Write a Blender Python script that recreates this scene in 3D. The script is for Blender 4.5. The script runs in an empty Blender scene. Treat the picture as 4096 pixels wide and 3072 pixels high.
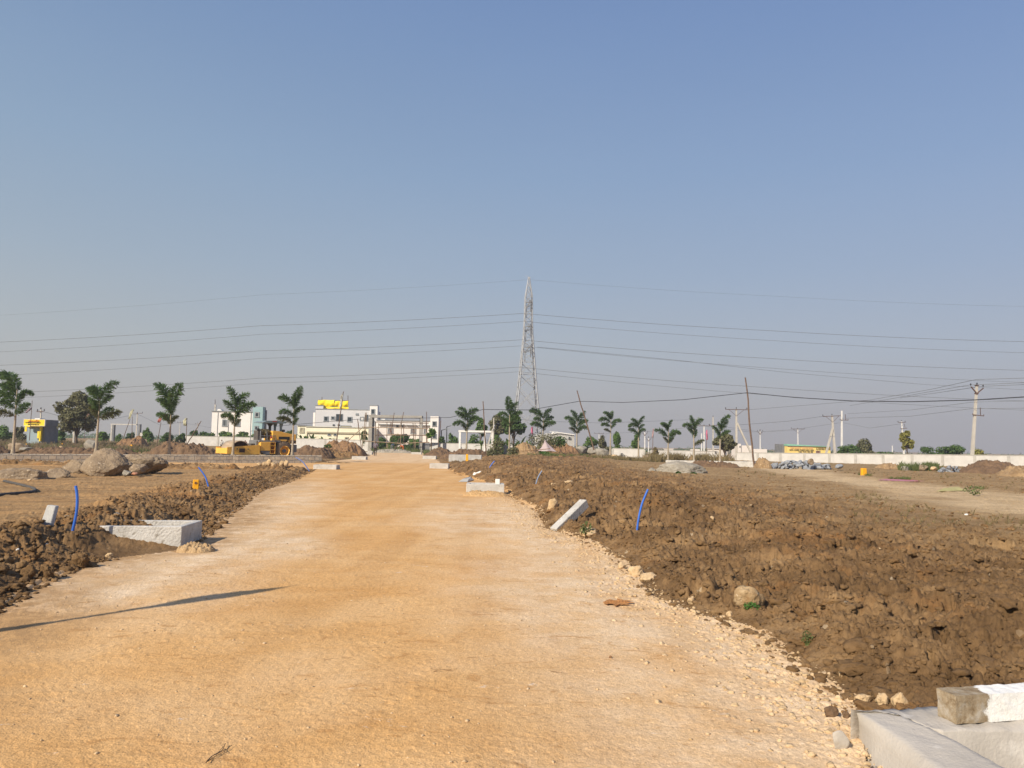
import bpy, math, random
import numpy as np
from mathutils import Vector, Matrix
SC = bpy.context.scene
# ------------------------------------------------------------------ camera
F_PX, W_PX, H_PX = 3000.0, 4096.0, 3072.0
PITCH, ROLL, CAMZ = math.radians(4.61), math.radians(1.05), 1.6
R0 = Vector((1, 0, 0)); U0 = Vector((0, -math.sin(PITCH), math.cos(PITCH))); FW = Vector((0, math.cos(PITCH), math.sin(PITCH)))
RC = math.cos(ROLL)*R0 + math.sin(ROLL)*U0
UC = -math.sin(ROLL)*R0 + math.cos(ROLL)*U0
cam_d = bpy.data.cameras.new('camera'); cam = bpy.data.objects.new('camera', cam_d); SC.collection.objects.link(cam)
cam_d.sensor_fit = 'HORIZONTAL'; cam_d.sensor_width = 36.0; cam_d.lens = 36.0*F_PX/W_PX
cam_d.clip_start = 0.1; cam_d.clip_end = 9000
m = Matrix((( RC.x, UC.x, -FW.x, 0), (RC.y, UC.y, -FW.y, 0), (RC.z, UC.z, -FW.z, CAMZ), (0, 0, 0, 1)))
cam.matrix_world = m
SC.camera = cam
# ------------------------------------------------------------------ sky + sun
SUN_EL, SUN_AZ = math.radians(34), math.radians(220)      # azimuth clockwise from +Y (the view direction): behind, to the left
world = bpy.data.worlds.new('World'); SC.world = world; world.use_nodes = True
nt = world.node_tree; nt.nodes.clear()
wo = nt.nodes.new('ShaderNodeOutputWorld'); bg = nt.nodes.new('ShaderNodeBackground'); bg.inputs[1].default_value = 0.1
sky = nt.nodes.new('ShaderNodeTexSky'); sky.sky_type = 'NISHITA'; sky.sun_disc = False
sky.sun_elevation = SUN_EL; sky.sun_rotation = SUN_AZ; sky.air_density = 1.0; sky.dust_density = 4.0; sky.ozone_density = 3.0
tc = nt.nodes.new('ShaderNodeTexCoord'); sx = nt.nodes.new('ShaderNodeSeparateXYZ'); nt.links.new(tc.outputs['Generated'], sx.inputs[0])
ramp = nt.nodes.new('ShaderNodeValToRGB'); cr = ramp.color_ramp
def srgb(r, g, b):
    f = lambda c: (c/255/12.92) if c/255 <= 0.04045 else ((c/255+0.055)/1.055)**2.4
    return (f(r), f(g), f(b), 1)
SKY = [(0.0, (174, 170, 171)), (0.05, (174, 173, 176)), (0.12, (167, 175, 186)), (0.22, (151, 168, 191)), (0.34, (135, 159, 192)), (0.48, (118, 145, 187)), (0.56, (108, 136, 183)), (1.0, (85, 110, 170))]
while len(cr.elements) < len(SKY): cr.elements.new(0.5)
for e, (p, c) in zip(cr.elements, SKY):
    e.position = p; e.color = srgb(*c)
nt.links.new(sx.outputs['Z'], ramp.inputs[0])
# a touch of blue towards the right, of grey towards the left, as dusty air gives
tint = nt.nodes.new('ShaderNodeMix'); tint.data_type = 'RGBA'; tint.blend_type = 'MULTIPLY'; tint.inputs[0].default_value = 1.0
tr = nt.nodes.new('ShaderNodeValToRGB'); tr.color_ramp.elements[0].position = 0.0; tr.color_ramp.elements[1].position = 1.0
tr.color_ramp.elements[0].color = (1.05, 1.03, 0.93, 1); tr.color_ramp.elements[1].color = (0.98, 0.975, 1.0, 1)
mr = nt.nodes.new('ShaderNodeMapRange'); mr.inputs[1].default_value = -0.6; mr.inputs[2].default_value = 0.6
nt.links.new(sx.outputs['X'], mr.inputs[0]); nt.links.new(mr.outputs[0], tr.inputs[0])
nt.links.new(ramp.outputs[0], tint.inputs[6]); nt.links.new(tr.outputs[0], tint.inputs[7])
hn = nt.nodes.new('ShaderNodeTexNoise'); hn.inputs['Scale'].default_value = 1.6; hn.inputs['Detail'].default_value = 3
hm = nt.nodes.new('ShaderNodeMapping'); hm.inputs['Scale'].default_value = (1, 1, 3.5); nt.links.new(tc.outputs['Generated'], hm.inputs[0]); nt.links.new(hm.outputs[0], hn.inputs['Vector'])
hr = nt.nodes.new('ShaderNodeMapRange'); hr.inputs[3].default_value = 0.965; hr.inputs[4].default_value = 1.035; nt.links.new(hn.outputs[0], hr.inputs[0])
hv_ = nt.nodes.new('ShaderNodeVectorMath'); hv_.operation = 'SCALE'; nt.links.new(tint.outputs[2], hv_.inputs[0]); nt.links.new(hr.outputs[0], hv_.inputs[3])
gain = nt.nodes.new('ShaderNodeVectorMath'); gain.operation = 'SCALE'; gain.inputs[3].default_value = 9.15
nt.links.new(hv_.outputs[0], gain.inputs[0])
mx = nt.nodes.new('ShaderNodeMix'); mx.data_type = 'RGBA'; mx.inputs[0].default_value = 0.88
nt.links.new(sky.outputs[0], mx.inputs[6]); nt.links.new(gain.outputs[0], mx.inputs[7])
nt.links.new(mx.outputs[2], bg.inputs[0]); nt.links.new(bg.outputs[0], wo.inputs[0])
sun_d = bpy.data.lights.new('sun', 'SUN'); sun_d.energy = 4.9; sun_d.angle = math.radians(0.55); sun_d.color = (1.0, 0.89, 0.73)
sun = bpy.data.objects.new('sun', sun_d); SC.collection.objects.link(sun)
sdir = Vector((math.sin(SUN_AZ)*math.cos(SUN_EL), math.cos(SUN_AZ)*math.cos(SUN_EL), math.sin(SUN_EL)))
sun.rotation_euler = sdir.to_track_quat('Z', 'Y').to_euler(); sun.location = (-20, -20, 40)
SC.view_settings.view_transform = 'Standard'; SC.view_settings.look = 'None'; SC.view_settings.exposure = 0.30; SC.view_settings.gamma = 1.0
SC.cycles.max_bounces = 5; SC.cycles.diffuse_bounces = 3; SC.cycles.glossy_bounces = 2; SC.cycles.transparent_max_bounces = 12
# ------------------------------------------------------------------ numpy noise
def _h(ix, iy, s):
    n = (ix.astype(np.int64)*374761393 + iy.astype(np.int64)*668265263 + s*2147483647) & 0xffffffff
    n = ((n ^ (n >> 13))*1274126177) & 0xffffffff
    n = ((n ^ (n >> 16))*2246822519) & 0xffffffff
    return ((n ^ (n >> 15)) & 0xffffff)/16777216.0
def vn(x, y, s=0):
    ix = np.floor(x); iy = np.floor(y); fx = x-ix; fy = y-iy
    fx = fx*fx*fx*(fx*(fx*6-15)+10); fy = fy*fy*fy*(fy*(fy*6-15)+10)
    a = _h(ix, iy, s); b = _h(ix+1, iy, s); c = _h(ix, iy+1, s); d = _h(ix+1, iy+1, s)
    return (a*(1-fx)+b*fx)*(1-fy)+(c*(1-fx)+d*fx)*fy*1.0
def fbm(x, y, s=0, o=4, g=0.5):
    t = 0; a = 1; n = 0
    for i in range(o):
        t = t + a*(vn(x*2**i+i*17.3, y*2**i-i*9.1, s+i)-0.5); n += a; a *= g
    return t/n*2
def clods(x, y, cell, s=0, dens=1.0):
    """half-buried lumps: one per cell, round-topped with random size"""
    wx = x/cell + 0.35*(vn(x/cell*2.3, y/cell*2.3, s+50)-0.5); wy = y/cell + 0.35*(vn(x/cell*2.3, y/cell*2.3, s+51)-0.5)
    ix = np.floor(wx); iy = np.floor(wy); best = np.zeros_like(x)
    for dx in (-1, 0, 1):
        for dy in (-1, 0, 1):
            cx = ix+dx; cy = iy+dy
            px = cx+_h(cx, cy, s+1); py = cy+_h(cx, cy, s+2); r = 0.3+0.6*_h(cx, cy, s+3)**2
            keep = _h(cx, cy, s+4) < dens
            d = 1-((wx-px)**2+(wy-py)**2)/(r*r)
            best = np.maximum(best, np.where(keep, np.sqrt(np.maximum(d, 0))*r, 0))
    return best*cell
def sm(a, b, x):
    t = np.clip((x-a)/(b-a), 0, 1); return t*t*(3-2*t)
# ------------------------------------------------------------------ pixel <-> world helpers (photo pixels, 4096 x 3072)
CO = Vector((0, 0, CAMZ))
def ray(u, v):
    return FW + RC*((u-2048)/F_PX) + UC*((1536-v)/F_PX)
def P(u, v, Y):
    d = ray(u, v); return CO + d*(Y/d.y)
def flat(u, v, z=0.0):
    d = ray(u, v); return CO + d*((z-CAMZ)/d.z)
def hv(u): return 1778+(u-2048)*math.tan(ROLL)
_L = [(-900, 2900), (-300, 2590), (0, 2426), (185, 2318), (330, 2262), (500, 2225), (700, 2205), (800, 2150), (900, 2060), (960, 2020), (1037, 1963), (1185, 1917), (1250, 1882)]
_R = [(4800, 3900), (4096, 3300), (3700, 3000), (3500, 2880), (3300, 2730), (3037, 2540), (2850, 2470), (2648, 2395), (2482, 2241), (2315, 2150), (2185, 2111), (2148, 2037), (2050, 1990), (2020, 1955), (1900, 1915), (1830, 1895), (1800, 1876), (1760, 1848), (1715, 1824), (1690, 1812)]
_l = [flat(*p) for p in _L]; _r = [flat(*p) for p in _R]
LY = np.array([-50]+[p.y for p in _l]+[200]); LX = np.array([-3.8]+[p.x for p in _l]+[-24.0])
RY = np.array([-50]+[p.y for p in _r]+[200]); RX = np.array([3.5]+[p.x for p in _r]+[-20.0])
def xL(y): return np.interp(y, LY, LX)
def xR(y): return np.interp(y, RY, RX)
def cross(x, y):
    """signed depth inside the side road on the left, in front of the stone wall"""
    y0 = 41.5+(x+16)*0.13*1.0; y1 = 55.5+(x+14)*0.16*1.0
    return np.minimum(y-y0, y1-y)
def roadmask(x, y):
    """>0 inside the road, metres to its edge"""
    wob = 0.22*fbm(x*0.9, y*0.9, 5, 3)
    main = np.minimum(x-xL(y), xR(y)-x)
    main = np.where(y > 57, np.minimum(x-np.interp(y, [57, 75, 90, 125, 160], [-14.3, -15.0, -16.8, -21.5, -27]), xR(y)-x), main)
    side = np.where(x < xL(y)+1.0, cross(x, y), -9)
    return np.maximum(main, side)+wob
def gauss(x, y, cx, cy, rx, ry, h):
    return h*np.exp(-((x-cx)/rx)**2-((y-cy)/ry)**2)
def boxgap(x, y):
    return np.exp(-(np.abs((x+5.15)/0.75)**4)-(np.abs((y-10.6)/0.6)**4))
def H(x, y):
    """the lie of the land without clods"""
    x = np.asarray(x, float); y = np.asarray(y, float)
    sR = x-xR(y); sL = xL(y)-x
    zr = (0.08*sm(0.0, 0.35, sR)+0.13*sm(0.3, 3.2, sR))*(1-sm(60, 90, y)) + 0.36*np.exp(-((sR-2.4)/1.7)**2)*sm(9, 18, y)*(1-sm(44, 56, y))
    zr = zr*(1-0.6*sm(9, 32, sR)) + gauss(x, y, 2.5, 62, 8.5, 17, 0.5)*sm(0.5, 6, sR)
    bank = 0.24*np.exp(-((sL-1.6)/1.0)**2)*sm(5, 7.5, y)*(1-sm(13.2, 15.2, y)) + 0.08*sm(0, 1.2, sL)*(1-sm(20, 40, y)) + 0.10*np.exp(-((sL-1.6)/1.1)**2)*sm(14, 16.5, y)*(1-sm(37, 41, y))
    nearcross = np.exp(-((y-(40.0+(x+16)*0.13))/1.1)**2)*0.28*sm(-46, -20, -np.abs(x+34)-0)*0
    zl = bank*(y < 43)*(1-0.8*boxgap(x, y)) + nearcross
    z = np.where(sR > 0, zr, 0)+np.where(sL > 0, zl, 0)
    z = z + np.clip(-x*0.006, 0, 0.6)*sm(62, 115, y) + 0.12*sm(56.5, 58.5, y-(x+14)*0.16)*sm(0.0, 2.5, -15.8-x-(y-57)*0.13)
    z = z - 2.0*sm(110, 200, y)*sm(10, 60, x)
    z = z + 0.10*fbm(x*0.05, y*0.05, 3, 3)*sm(1.0, 5, np.maximum(sR, sL))
    return z
def Hz(x, y): return float(H(np.array([x]), np.array([y]))[0])
def G(u, v, y0=3.0, y1=400.0):
    """first ground point under a photo pixel"""
    d = ray(u, v); ys = np.geomspace(y0, y1, 2500); t = ys/d.y
    X = d.x*t; Z = CAMZ+d.z*t; hit = Z <= H(X, ys)
    i = int(np.argmax(hit)) if hit.any() else len(ys)-1
    return Vector((X[i], ys[i], float(H(X[i:i+1], ys[i:i+1])[0])))
# ------------------------------------------------------------------ materials
def _nodes(name):
    mt = bpy.data.materials.new(name); mt.use_nodes = True; n = mt.node_tree
    return mt, n, n.nodes['Principled BSDF']
def col(c):
    return (c[0], c[1], c[2], 1)
def M(name, c1, c2=None, scale=3.0, rough=0.8, bump=0.0, bscale=40.0, metal=0.0, c3=None, spots=0.0, spec=0.3, detail=6.0, stretch=None):
    mt, n, b = _nodes(name)
    b.inputs['Roughness'].default_value = rough; b.inputs['Metallic'].default_value = metal
    b.inputs['Specular IOR Level'].default_value = spec
    if c2 is None: c2 = tuple(x*0.82 for x in c1)
    t = n.nodes.new('ShaderNodeTexCoord'); no = n.nodes.new('ShaderNodeTexNoise')
    no.inputs['Scale'].default_value = scale; no.inputs['Detail'].default_value = detail; no.inputs['Roughness'].default_value = 0.6
    src = t.outputs['Object']
    if stretch:
        mp = n.nodes.new('ShaderNodeMapping'); mp.inputs['Scale'].default_value = stretch; n.links.new(src, mp.inputs[0]); src = mp.outputs[0]
    n.links.new(src, no.inputs['Vector'])
    r = n.nodes.new('ShaderNodeValToRGB'); r.color_ramp.elements[0].position = 0.36; r.color_ramp.elements[1].position = 0.64
    r.color_ramp.elements[0].color = col(c2); r.color_ramp.elements[1].color = col(c1)
    n.links.new(no.outputs[0], r.inputs[0]); out = r.outputs[0]
    if c3 is not None:
        n2 = n.nodes.new('ShaderNodeTexNoise'); n2.inputs['Scale'].default_value = scale*3.7; n2.inputs['Detail'].default_value = 5
        n.links.new(src, n2.inputs['Vector'])
        r2 = n.nodes.new('ShaderNodeValToRGB'); r2.color_ramp.elements[0].position = 0.62-spots; r2.color_ramp.elements[1].position = 0.70-spots
        mixn = n.nodes.new('ShaderNodeMix'); mixn.data_type = 'RGBA'
        n.links.new(n2.outputs[0], r2.inputs[0]); n.links.new(r2.outputs[0], mixn.inputs[0]); n.links.new(out, mixn.inputs[6]); mixn.inputs[7].default_value = col(c3)
        out = mixn.outputs[2]
    n.links.new(out, b.inputs['Base Color'])
    if bump:
        n3 = n.nodes.new('ShaderNodeTexNoise'); n3.inputs['Scale'].default_value = bscale; n3.inputs['Detail'].default_value = 6
        bp = n.nodes.new('ShaderNodeBump'); bp.inputs['Strength'].default_value = bump; bp.inputs['Distance'].default_value = 1.5/bscale
        n.links.new(src, n3.inputs['Vector']); n.links.new(n3.outputs[0], bp.inputs['Height']); n.links.new(bp.outputs[0], b.inputs['Normal'])
    return mt
def leafmat(name, c1, c2, tr=0.35):
    mt, n, b = _nodes(name)
    b.inputs['Roughness'].default_value = 0.55; b.inputs['Specular IOR Level'].default_value = 0.25
    t = n.nodes.new('ShaderNodeTexCoord'); no = n.nodes.new('ShaderNodeTexNoise'); no.inputs['Scale'].default_value = 1.7; no.inputs['Detail'].default_value = 8
    no.inputs['Roughness'].default_value = 0.75
    n.links.new(t.outputs['Object'], no.inputs['Vector'])
    r = n.nodes.new('ShaderNodeValToRGB'); r.color_ramp.elements[0].position = 0.35; r.color_ramp.elements[1].position = 0.65
    r.color_ramp.elements[0].color = col(c2); r.color_ramp.elements[1].color = col(c1); n.links.new(no.outputs[0], r.inputs[0])
    n.links.new(r.outputs[0], b.inputs['Base Color'])
    tl = n.nodes.new('ShaderNodeBsdfTranslucent'); n.links.new(r.outputs[0], tl.inputs[0])
    ms = n.nodes.new('ShaderNodeMixShader'); ms.inputs[0].default_value = tr
    n.links.new(b.outputs[0], ms.inputs[1]); n.links.new(tl.outputs[0], ms.inputs[2])
    n.links.new(ms.outputs[0], n.nodes['Material Output'].inputs[0])
    return mt
# ------------------------------------------------------------------ ground and road (one fine polar sheet about the viewpoint, split by surface)
def soil_h(x, y, rm=None):
    """clods and ruts on the soil, metres"""
    sR = x-xR(y); sL = xL(y)-x
    out = np.maximum(sR, sL)
    big = fbm(x*1.1, y*1.1, 11, 4)
    flatz = np.where(sR > 0, sm(5, 9, sR-0.15*(y-15)+2.2*fbm(x*0.25, y*0.25, 31, 2)), sm(2.7, 3.6, sL))   # levelled part of the plots
    rough = (1-flatz)*1.0+0.16+0.22*np.clip(fbm(x*0.35, y*0.5, 41, 3)*2.2, 0, 1)*flatz
    rough = np.maximum(rough, np.where(sR > 0, 0.42*sm(16, 30, y), 0.30*sm(12, 24, y)))
    if rm is None: rm = roadmask(x, y)
    rough = rough*sm(0.0, 0.55, -rm)*(1-0.75*boxgap(x, y))
    jx = x+0.035*fbm(x*11, y*11, 21, 3, 0.7); jy = y+0.035*fbm(x*11, y*11, 22, 3, 0.7)
    c = clods(jx, jy, 0.75, 6, 0.45)*0.15+clods(jx, jy, 0.42, 1, 0.5)*0.19+clods(jx+3.3, jy, 0.20, 2, 0.7)*0.26+clods(jx, jy+1.7, 0.11, 3, 0.9)*0.36+clods(jx+.7, jy, 0.055, 4, 0.9)*0.55+clods(jx+.2, jy+.1, 0.028, 7, 0.9)*0.7*(y < 14)
    wx = x+0.10*fbm(x*3, y*3, 61, 3); wy = y+0.10*fbm(x*3, y*3, 62, 3)
    rid = 1-np.abs(fbm(wx*2.6, wy*4.2, 71, 5, 0.55))*2.6
    crev = -0.11*sm(0.45, 0.95, 1-np.abs(fbm(wx*1.25, wy*2.3, 81, 4))*6.0)*sm(0.42, 0.58, vn(x*0.9, y*0.9, 83))
    fine = fbm(x*14, y*14, 91, 4, 0.6)*0.030+0.022*np.abs(fbm(x*7.5, y*9.5, 92, 3, 0.6))
    left = (sL > 0)
    z = np.where(left, 0.80*c+0.04*big+0.5*crev, 0.95*c+0.012*rid+1.3*crev+0.05*big)+fine*np.where(left, 1.7, 1.9)
    return z*rough + np.where(left, 0.05*fbm(x*0.35+y*0.1, y*2.2, 97, 4, 0.6), 0.015*fbm(x*0.8+y*0.1, y*6, 99, 3))*flatz*sm(0.2, 1.0, out) - 0.03*rough
def road_h(x, y):
    z = 0.020*fbm(x*0.5, y*0.35, 101, 3)+0.004*fbm(x*3, y*3, 103, 4, 0.6)+0.0042*fbm(x*24, y*24, 105, 4, 0.75)
    z = z + 0.14*clods(x, y, 0.04, 107, 0.3)*sm(0.44, 0.66, vn(x*1.7, y*1.7, 108))
    edge = np.minimum(x-xL(y), xR(y)-x)
    z = z + 0.4*clods(x, y, 0.05, 109, 0.4)*(1-sm(0.0, 1.2, np.where(xR(y)-x < x-xL(y), edge, 9)))*(y < 30)
    return z
def inpoly(X, Y, poly):
    c = np.zeros(X.shape, bool); n = len(poly)
    for i in range(n):
        x1, y1 = poly[i]; x2, y2 = poly[(i+1) % n]
        if y1 == y2: continue
        c ^= ((y1 > Y) != (y2 > Y)) & (X < (x2-x1)*(Y-y1)/(y2-y1)+x1)
    return c
TRACK = [flat(*p) for p in ((4300, 2085), (4096, 2055), (3800, 1985), (3550, 1950), (3350, 1920), (3230, 1900), (3160, 1885), (3150, 1875), (3200, 1868))]
INLET_IN = [flat(u, v, 0.1).xy for u, v in ((3660, 2885), (4700, 2870), (5200, 3600), (4500, 3400), (4200, 3190), (3900, 3020))]
INLET_ALL = [flat(u, v, 0.1).xy for u, v in ((3450, 2865), (4700, 2850), (5200, 3600), (4300, 3500), (3900, 3260), (3590, 3110), (3470, 2990))]
def ground_sheet():
    a = np.radians(44)
    th = np.concatenate([np.linspace(-math.pi, -a, 60)[:-1], np.linspace(-a, a, 1400), np.linspace(a, math.pi, 60)[1:]])
    rr = [2.3]
    while rr[-1] < 150: rr.append(rr[-1]+min(rr[-1]**2*4.5e-4, 0.02+0.0062*rr[-1]))
    r = np.concatenate([[0.02, 0.6, 1.2, 1.8], rr, np.geomspace(152, 5000, 60)])
    T, Rr = np.meshgrid(th, r)
    # jitter kills the moire of a regular sheet
    X = Rr*np.sin(T); Y = Rr*np.cos(T)
    rm = roadmask(X, Y)
    zs = H(X, Y)
    fade = (1-sm(130, 160, Rr))
    Z = zs + np.where(rm > 0, road_h(X, Y), soil_h(X, Y, rm))*fade
    for poly, zz in ((INLET_IN, -0.52), (INLET_ALL, -0.10)):
        ins = inpoly(X, Y, poly); Z = np.where(ins & (Z > zz), zz, Z)
    nr, nc = X.shape
    idx = np.arange(nr*nc).reshape(nr, nc)
    a_ = idx[:-1, :-1].ravel(); b_ = idx[:-1, 1:].ravel(); c_ = idx[1:, 1:].ravel(); d_ = idx[1:, :-1].ravel()
    quads = np.stack([a_, d_, c_, b_], 1)
    onroad = (rm[:-1, :-1].ravel() > 0)
    V = np.stack([X.ravel(), Y.ravel(), Z.ravel()], 1)
    sL = (xL(Y)-X).ravel(); sR = (X-xR(Y)).ravel()
    Xr, Yr = X.ravel(), Y.ravel()
    # attributes: pale = crushed limestone on the road, dry = levelled dusty soil
    w = (xR(Yr)-Xr)
    pale = 0.88*(1-sm(1.0, 3.3, w+0.9*fbm(Xr*0.5, Yr*0.4, 201, 3)))*(Yr < 40)*(1-sm(17, 26, Yr))
    wl = Xr-xL(Yr)
    pale = np.maximum(pale, 0.95*(1-sm(0.9, 2.8, wl+1.0*fbm(Xr*0.6, Yr*0.35, 203, 3)))*sm(6, 8, Yr)*(1-sm(24, 34, Yr)))
    pale = np.maximum(pale, 0.75*sm(56, 66, Yr+4*fbm(Xr*0.2, Yr*0.2, 205, 2))*(Xr > -24))
    pale = np.clip(np.maximum(pale, 0.22*sm(0.1, 0.45, fbm(Xr*0.45, Yr*0.45, 207, 3))*(Yr < 12)), 0, 1)
    dry = np.where(sR > 0, sm(4, 9.5, sR-0.13*(Yr-15)+2.4*fbm(Xr*0.22, Yr*0.3, 211, 3)), 0.85*sm(2.6, 3.6, sL))
    # the tyre-worn track curving across the right plot
    tr_v = []; _ = [(4300, 2085), (4096, 2055), (3800, 1985), (3550, 1950), (3350, 1920), (3230, 1900), (3160, 1885), (3150, 1875), (3200, 1868)]
    tp = TRACK
    td = np.full(Xr.shape, 99.0); near = (Yr > 8) & (Yr < 75) & (Xr > 5)
    xs, ys = Xr[near], Yr[near]; dmin = np.full(xs.shape, 99.0)
    for p, q in zip(tp[:-1], tp[1:]):
        ax, ay, bx, by = p.x, p.y, q.x, q.y; L2 = (bx-ax)**2+(by-ay)**2
        t = np.clip(((xs-ax)*(bx-ax)+(ys-ay)*(by-ay))/L2, 0, 1)
        dmin = np.minimum(dmin, np.hypot(xs-ax-t*(bx-ax), ys-ay-t*(by-ay)))
    td[near] = dmin
    track = 1-sm(0.6, 3.8, td+1.2*fbm(Xr*0.5, Yr*0.5, 213, 2))
    V[:, 2] -= 0.03*track
    return V, quads, onroad, pale.astype(np.float32), dry.astype(np.float32), track.astype(np.float32)
def mesh_from(name, V, Q, attrs, mat, smooth=True):
    used = np.zeros(len(V), bool); used[Q.ravel()] = True
    remap = np.cumsum(used)-1; V2 = V[used]; Q2 = remap[Q]
    me = bpy.data.meshes.new(name)
    me.vertices.add(len(V2)); me.vertices.foreach_set('co', V2.astype(np.float32).ravel())
    me.loops.add(Q2.size); me.loops.foreach_set('vertex_index', Q2.astype(np.int32).ravel())
    me.polygons.add(len(Q2)); me.polygons.foreach_set('loop_start', np.arange(0, Q2.size, Q2.shape[1], dtype=np.int32))
    if smooth: me.polygons.foreach_set('use_smooth', np.ones(len(Q2), bool))
    for k, a in attrs.items():
        at = me.attributes.new(k, 'FLOAT', 'POINT'); at.data.foreach_set('value', a[used])
    me.update(calc_edges=True); me.materials.append(mat)
    o = bpy.data.objects.new(name, me); SC.collection.objects.link(o); return o
class NB:
    """little node-graph helper"""
    def __init__(s, name):
        s.mt, s.n, s.b = _nodes(name); s.tc = s.n.nodes.new('ShaderNodeTexCoord').outputs['Object']
    def noise(s, scale, detail=5, rough=0.6, dist=0.0, stretch=None):
        k = s.n.nodes.new('ShaderNodeTexNoise'); k.inputs['Scale'].default_value = scale; k.inputs['Detail'].default_value = detail
        k.inputs['Roughness'].default_value = rough; k.inputs['Distortion'].default_value = dist
        src = s.tc
        if stretch:
            mp = s.n.nodes.new('ShaderNodeMapping'); mp.inputs['Scale'].default_value = stretch; s.n.links.new(src, mp.inputs[0]); src = mp.outputs[0]
        s.n.links.new(src, k.inputs['Vector']); return k.outputs[0]
    def vor(s, scale, feat='F1'):
        k = s.n.nodes.new('ShaderNodeTexVoronoi'); k.feature = feat; k.inputs['Scale'].default_value = scale; s.n.links.new(s.tc, k.inputs['Vector']); return k
    def ramp(s, fac, stops):
        r = s.n.nodes.new('ShaderNodeValToRGB'); e = r.color_ramp.elements
        while len(e) < len(stops): e.new(0.5)
        for q, (p, c) in zip(e, stops): q.position = p; q.color = col(c) if not isinstance(c, float) else (c, c, c, 1)
        s.n.links.new(fac, r.inputs[0]); return r.outputs[0]
    def mix(s, fac, a, b, mode='MIX'):
        k = s.n.nodes.new('ShaderNodeMix'); k.data_type = 'RGBA'; k.blend_type = mode
        for sock, val in ((k.inputs[0], fac), (k.inputs[6], a), (k.inputs[7], b)):
            if isinstance(val, (int, float)): sock.default_value = val
            elif isinstance(val, tuple): sock.default_value = col(val)
            else: s.n.links.new(val, sock)
        return k.outputs[2]
    def attr(s, name):
        k = s.n.nodes.new('ShaderNodeAttribute'); k.attribute_name = name; return k.outputs['Fac']
    def math(s, op, a, b):
        k = s.n.nodes.new('ShaderNodeMath'); k.operation = op
        for i, val in enumerate((a, b)):
            if isinstance(val, (int, float)): k.inputs[i].default_value = val
            else: s.n.links.new(val, k.inputs[i])
        return k.outputs[0]
    def bump(s, h, strength, dist, prev=None):
        k = s.n.nodes.new('ShaderNodeBump'); k.inputs['Strength'].default_value = strength; k.inputs['Distance'].default_value = dist
        s.n.links.new(h, k.inputs['Height'])
        if prev is not None: s.n.links.new(prev, k.inputs['Normal'])
        return k.outputs[0]
    def out(s, c, normal=None, rough=0.95, spec=0.15):
        s.n.links.new(c, s.b.inputs['Base Color'])
        if normal is not None: s.n.links.new(normal, s.b.inputs['Normal'])
        s.b.inputs['Roughness'].default_value = rough; s.b.inputs['Specular IOR Level'].default_value = spec
        return s.mt
def road_material():
    g = NB('road_murram')
    base = g.ramp(g.noise(0.55, 8, 0.62, 0.4), [(0.34, (0.575, 0.315, 0.112)), (0.5, (0.63, 0.375, 0.156)), (0.68, (0.67, 0.44, 0.22))])
    streak = g.ramp(g.noise(1.6, 7, 0.65, 0.8, (0.6, 1.1, 1)), [(0.40, (0.50, 0.265, 0.09)), (0.56, (0.62, 0.38, 0.165))])
    c = g.mix(g.ramp(g.noise(0.9, 4, 0.5), [(0.40, 0.0), (0.70, 0.55)]), base, streak)
    lime = g.ramp(g.noise(2.2, 8, 0.7), [(0.35, (0.64, 0.455, 0.265)), (0.62, (0.75, 0.585, 0.40))])
    pale = g.math('MULTIPLY', g.attr('pale'), g.ramp(g.noise(1.3, 6, 0.65), [(0.33, 0.35), (0.55, 1.0)]))
    c = g.mix(pale, c, lime)
    wb = g.ramp(g.noise(1.0, 5, 0.6, 0.3, (1.5, 0.10, 1)), [(0.35, (0.90, 0.88, 0.86)), (0.5, (1.0, 1.0, 1.0)), (0.66, (1.07, 1.09, 1.12))]); c = g.mix(0.8, c, g.mix(1.0, c, wb, 'MULTIPLY'))
    v = g.vor(70); c = g.mix(0.42, c, g.mix(1.0, c, g.ramp(v.outputs['Color'], [(0.0, (0.62, 0.60, 0.56)), (0.5, (0.98, 0.98, 0.98)), (1.0, (1.28, 1.26, 1.2))]), 'MULTIPLY'))
    v2 = g.noise(26, 6, 0.75); c = g.mix(0.5, c, g.mix(1.0, c, g.ramp(v2, [(0.34, (0.62, 0.56, 0.48)), (0.47, (1.0, 1.0, 1.0)), (0.66, (1.12, 1.12, 1.12))]), 'MULTIPLY'))
    # scuffed patches of darker dirt and white lime
    d = g.ramp(g.noise(3.1, 8, 0.7, 1.5, (0.7, 1.4, 1)), [(0.575, 0.0), (0.64, 0.6)]); c = g.mix(d, c, (0.42, 0.215, 0.075))
    d2 = g.ramp(g.noise(9, 7, 0.75, 1.0, (0.6, 1.6, 1)), [(0.635, 0.0), (0.67, 0.8)]); c = g.mix(d2, c, (0.27, 0.145, 0.06))
    c = g.mix(g.math('MULTIPLY', g.attr('dirt'), g.ramp(g.noise(4, 7, 0.7), [(0.36, 0.15), (0.56, 0.95)])), c, (0.37, 0.225, 0.105))
    w = g.ramp(g.noise(1.9, 9, 0.75, 0.6, (1.0, 1.6, 1)), [(0.635, 0.0), (0.67, 0.55)]); c = g.mix(w, c, (0.70, 0.62, 0.52))
    n1 = g.bump(g.noise(38, 6, 0.75), 0.55, 0.012); n2 = g.bump(g.vor(85).outputs['Distance'], 0.4, 0.006, n1)
    return g.out(c, n2)
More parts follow.
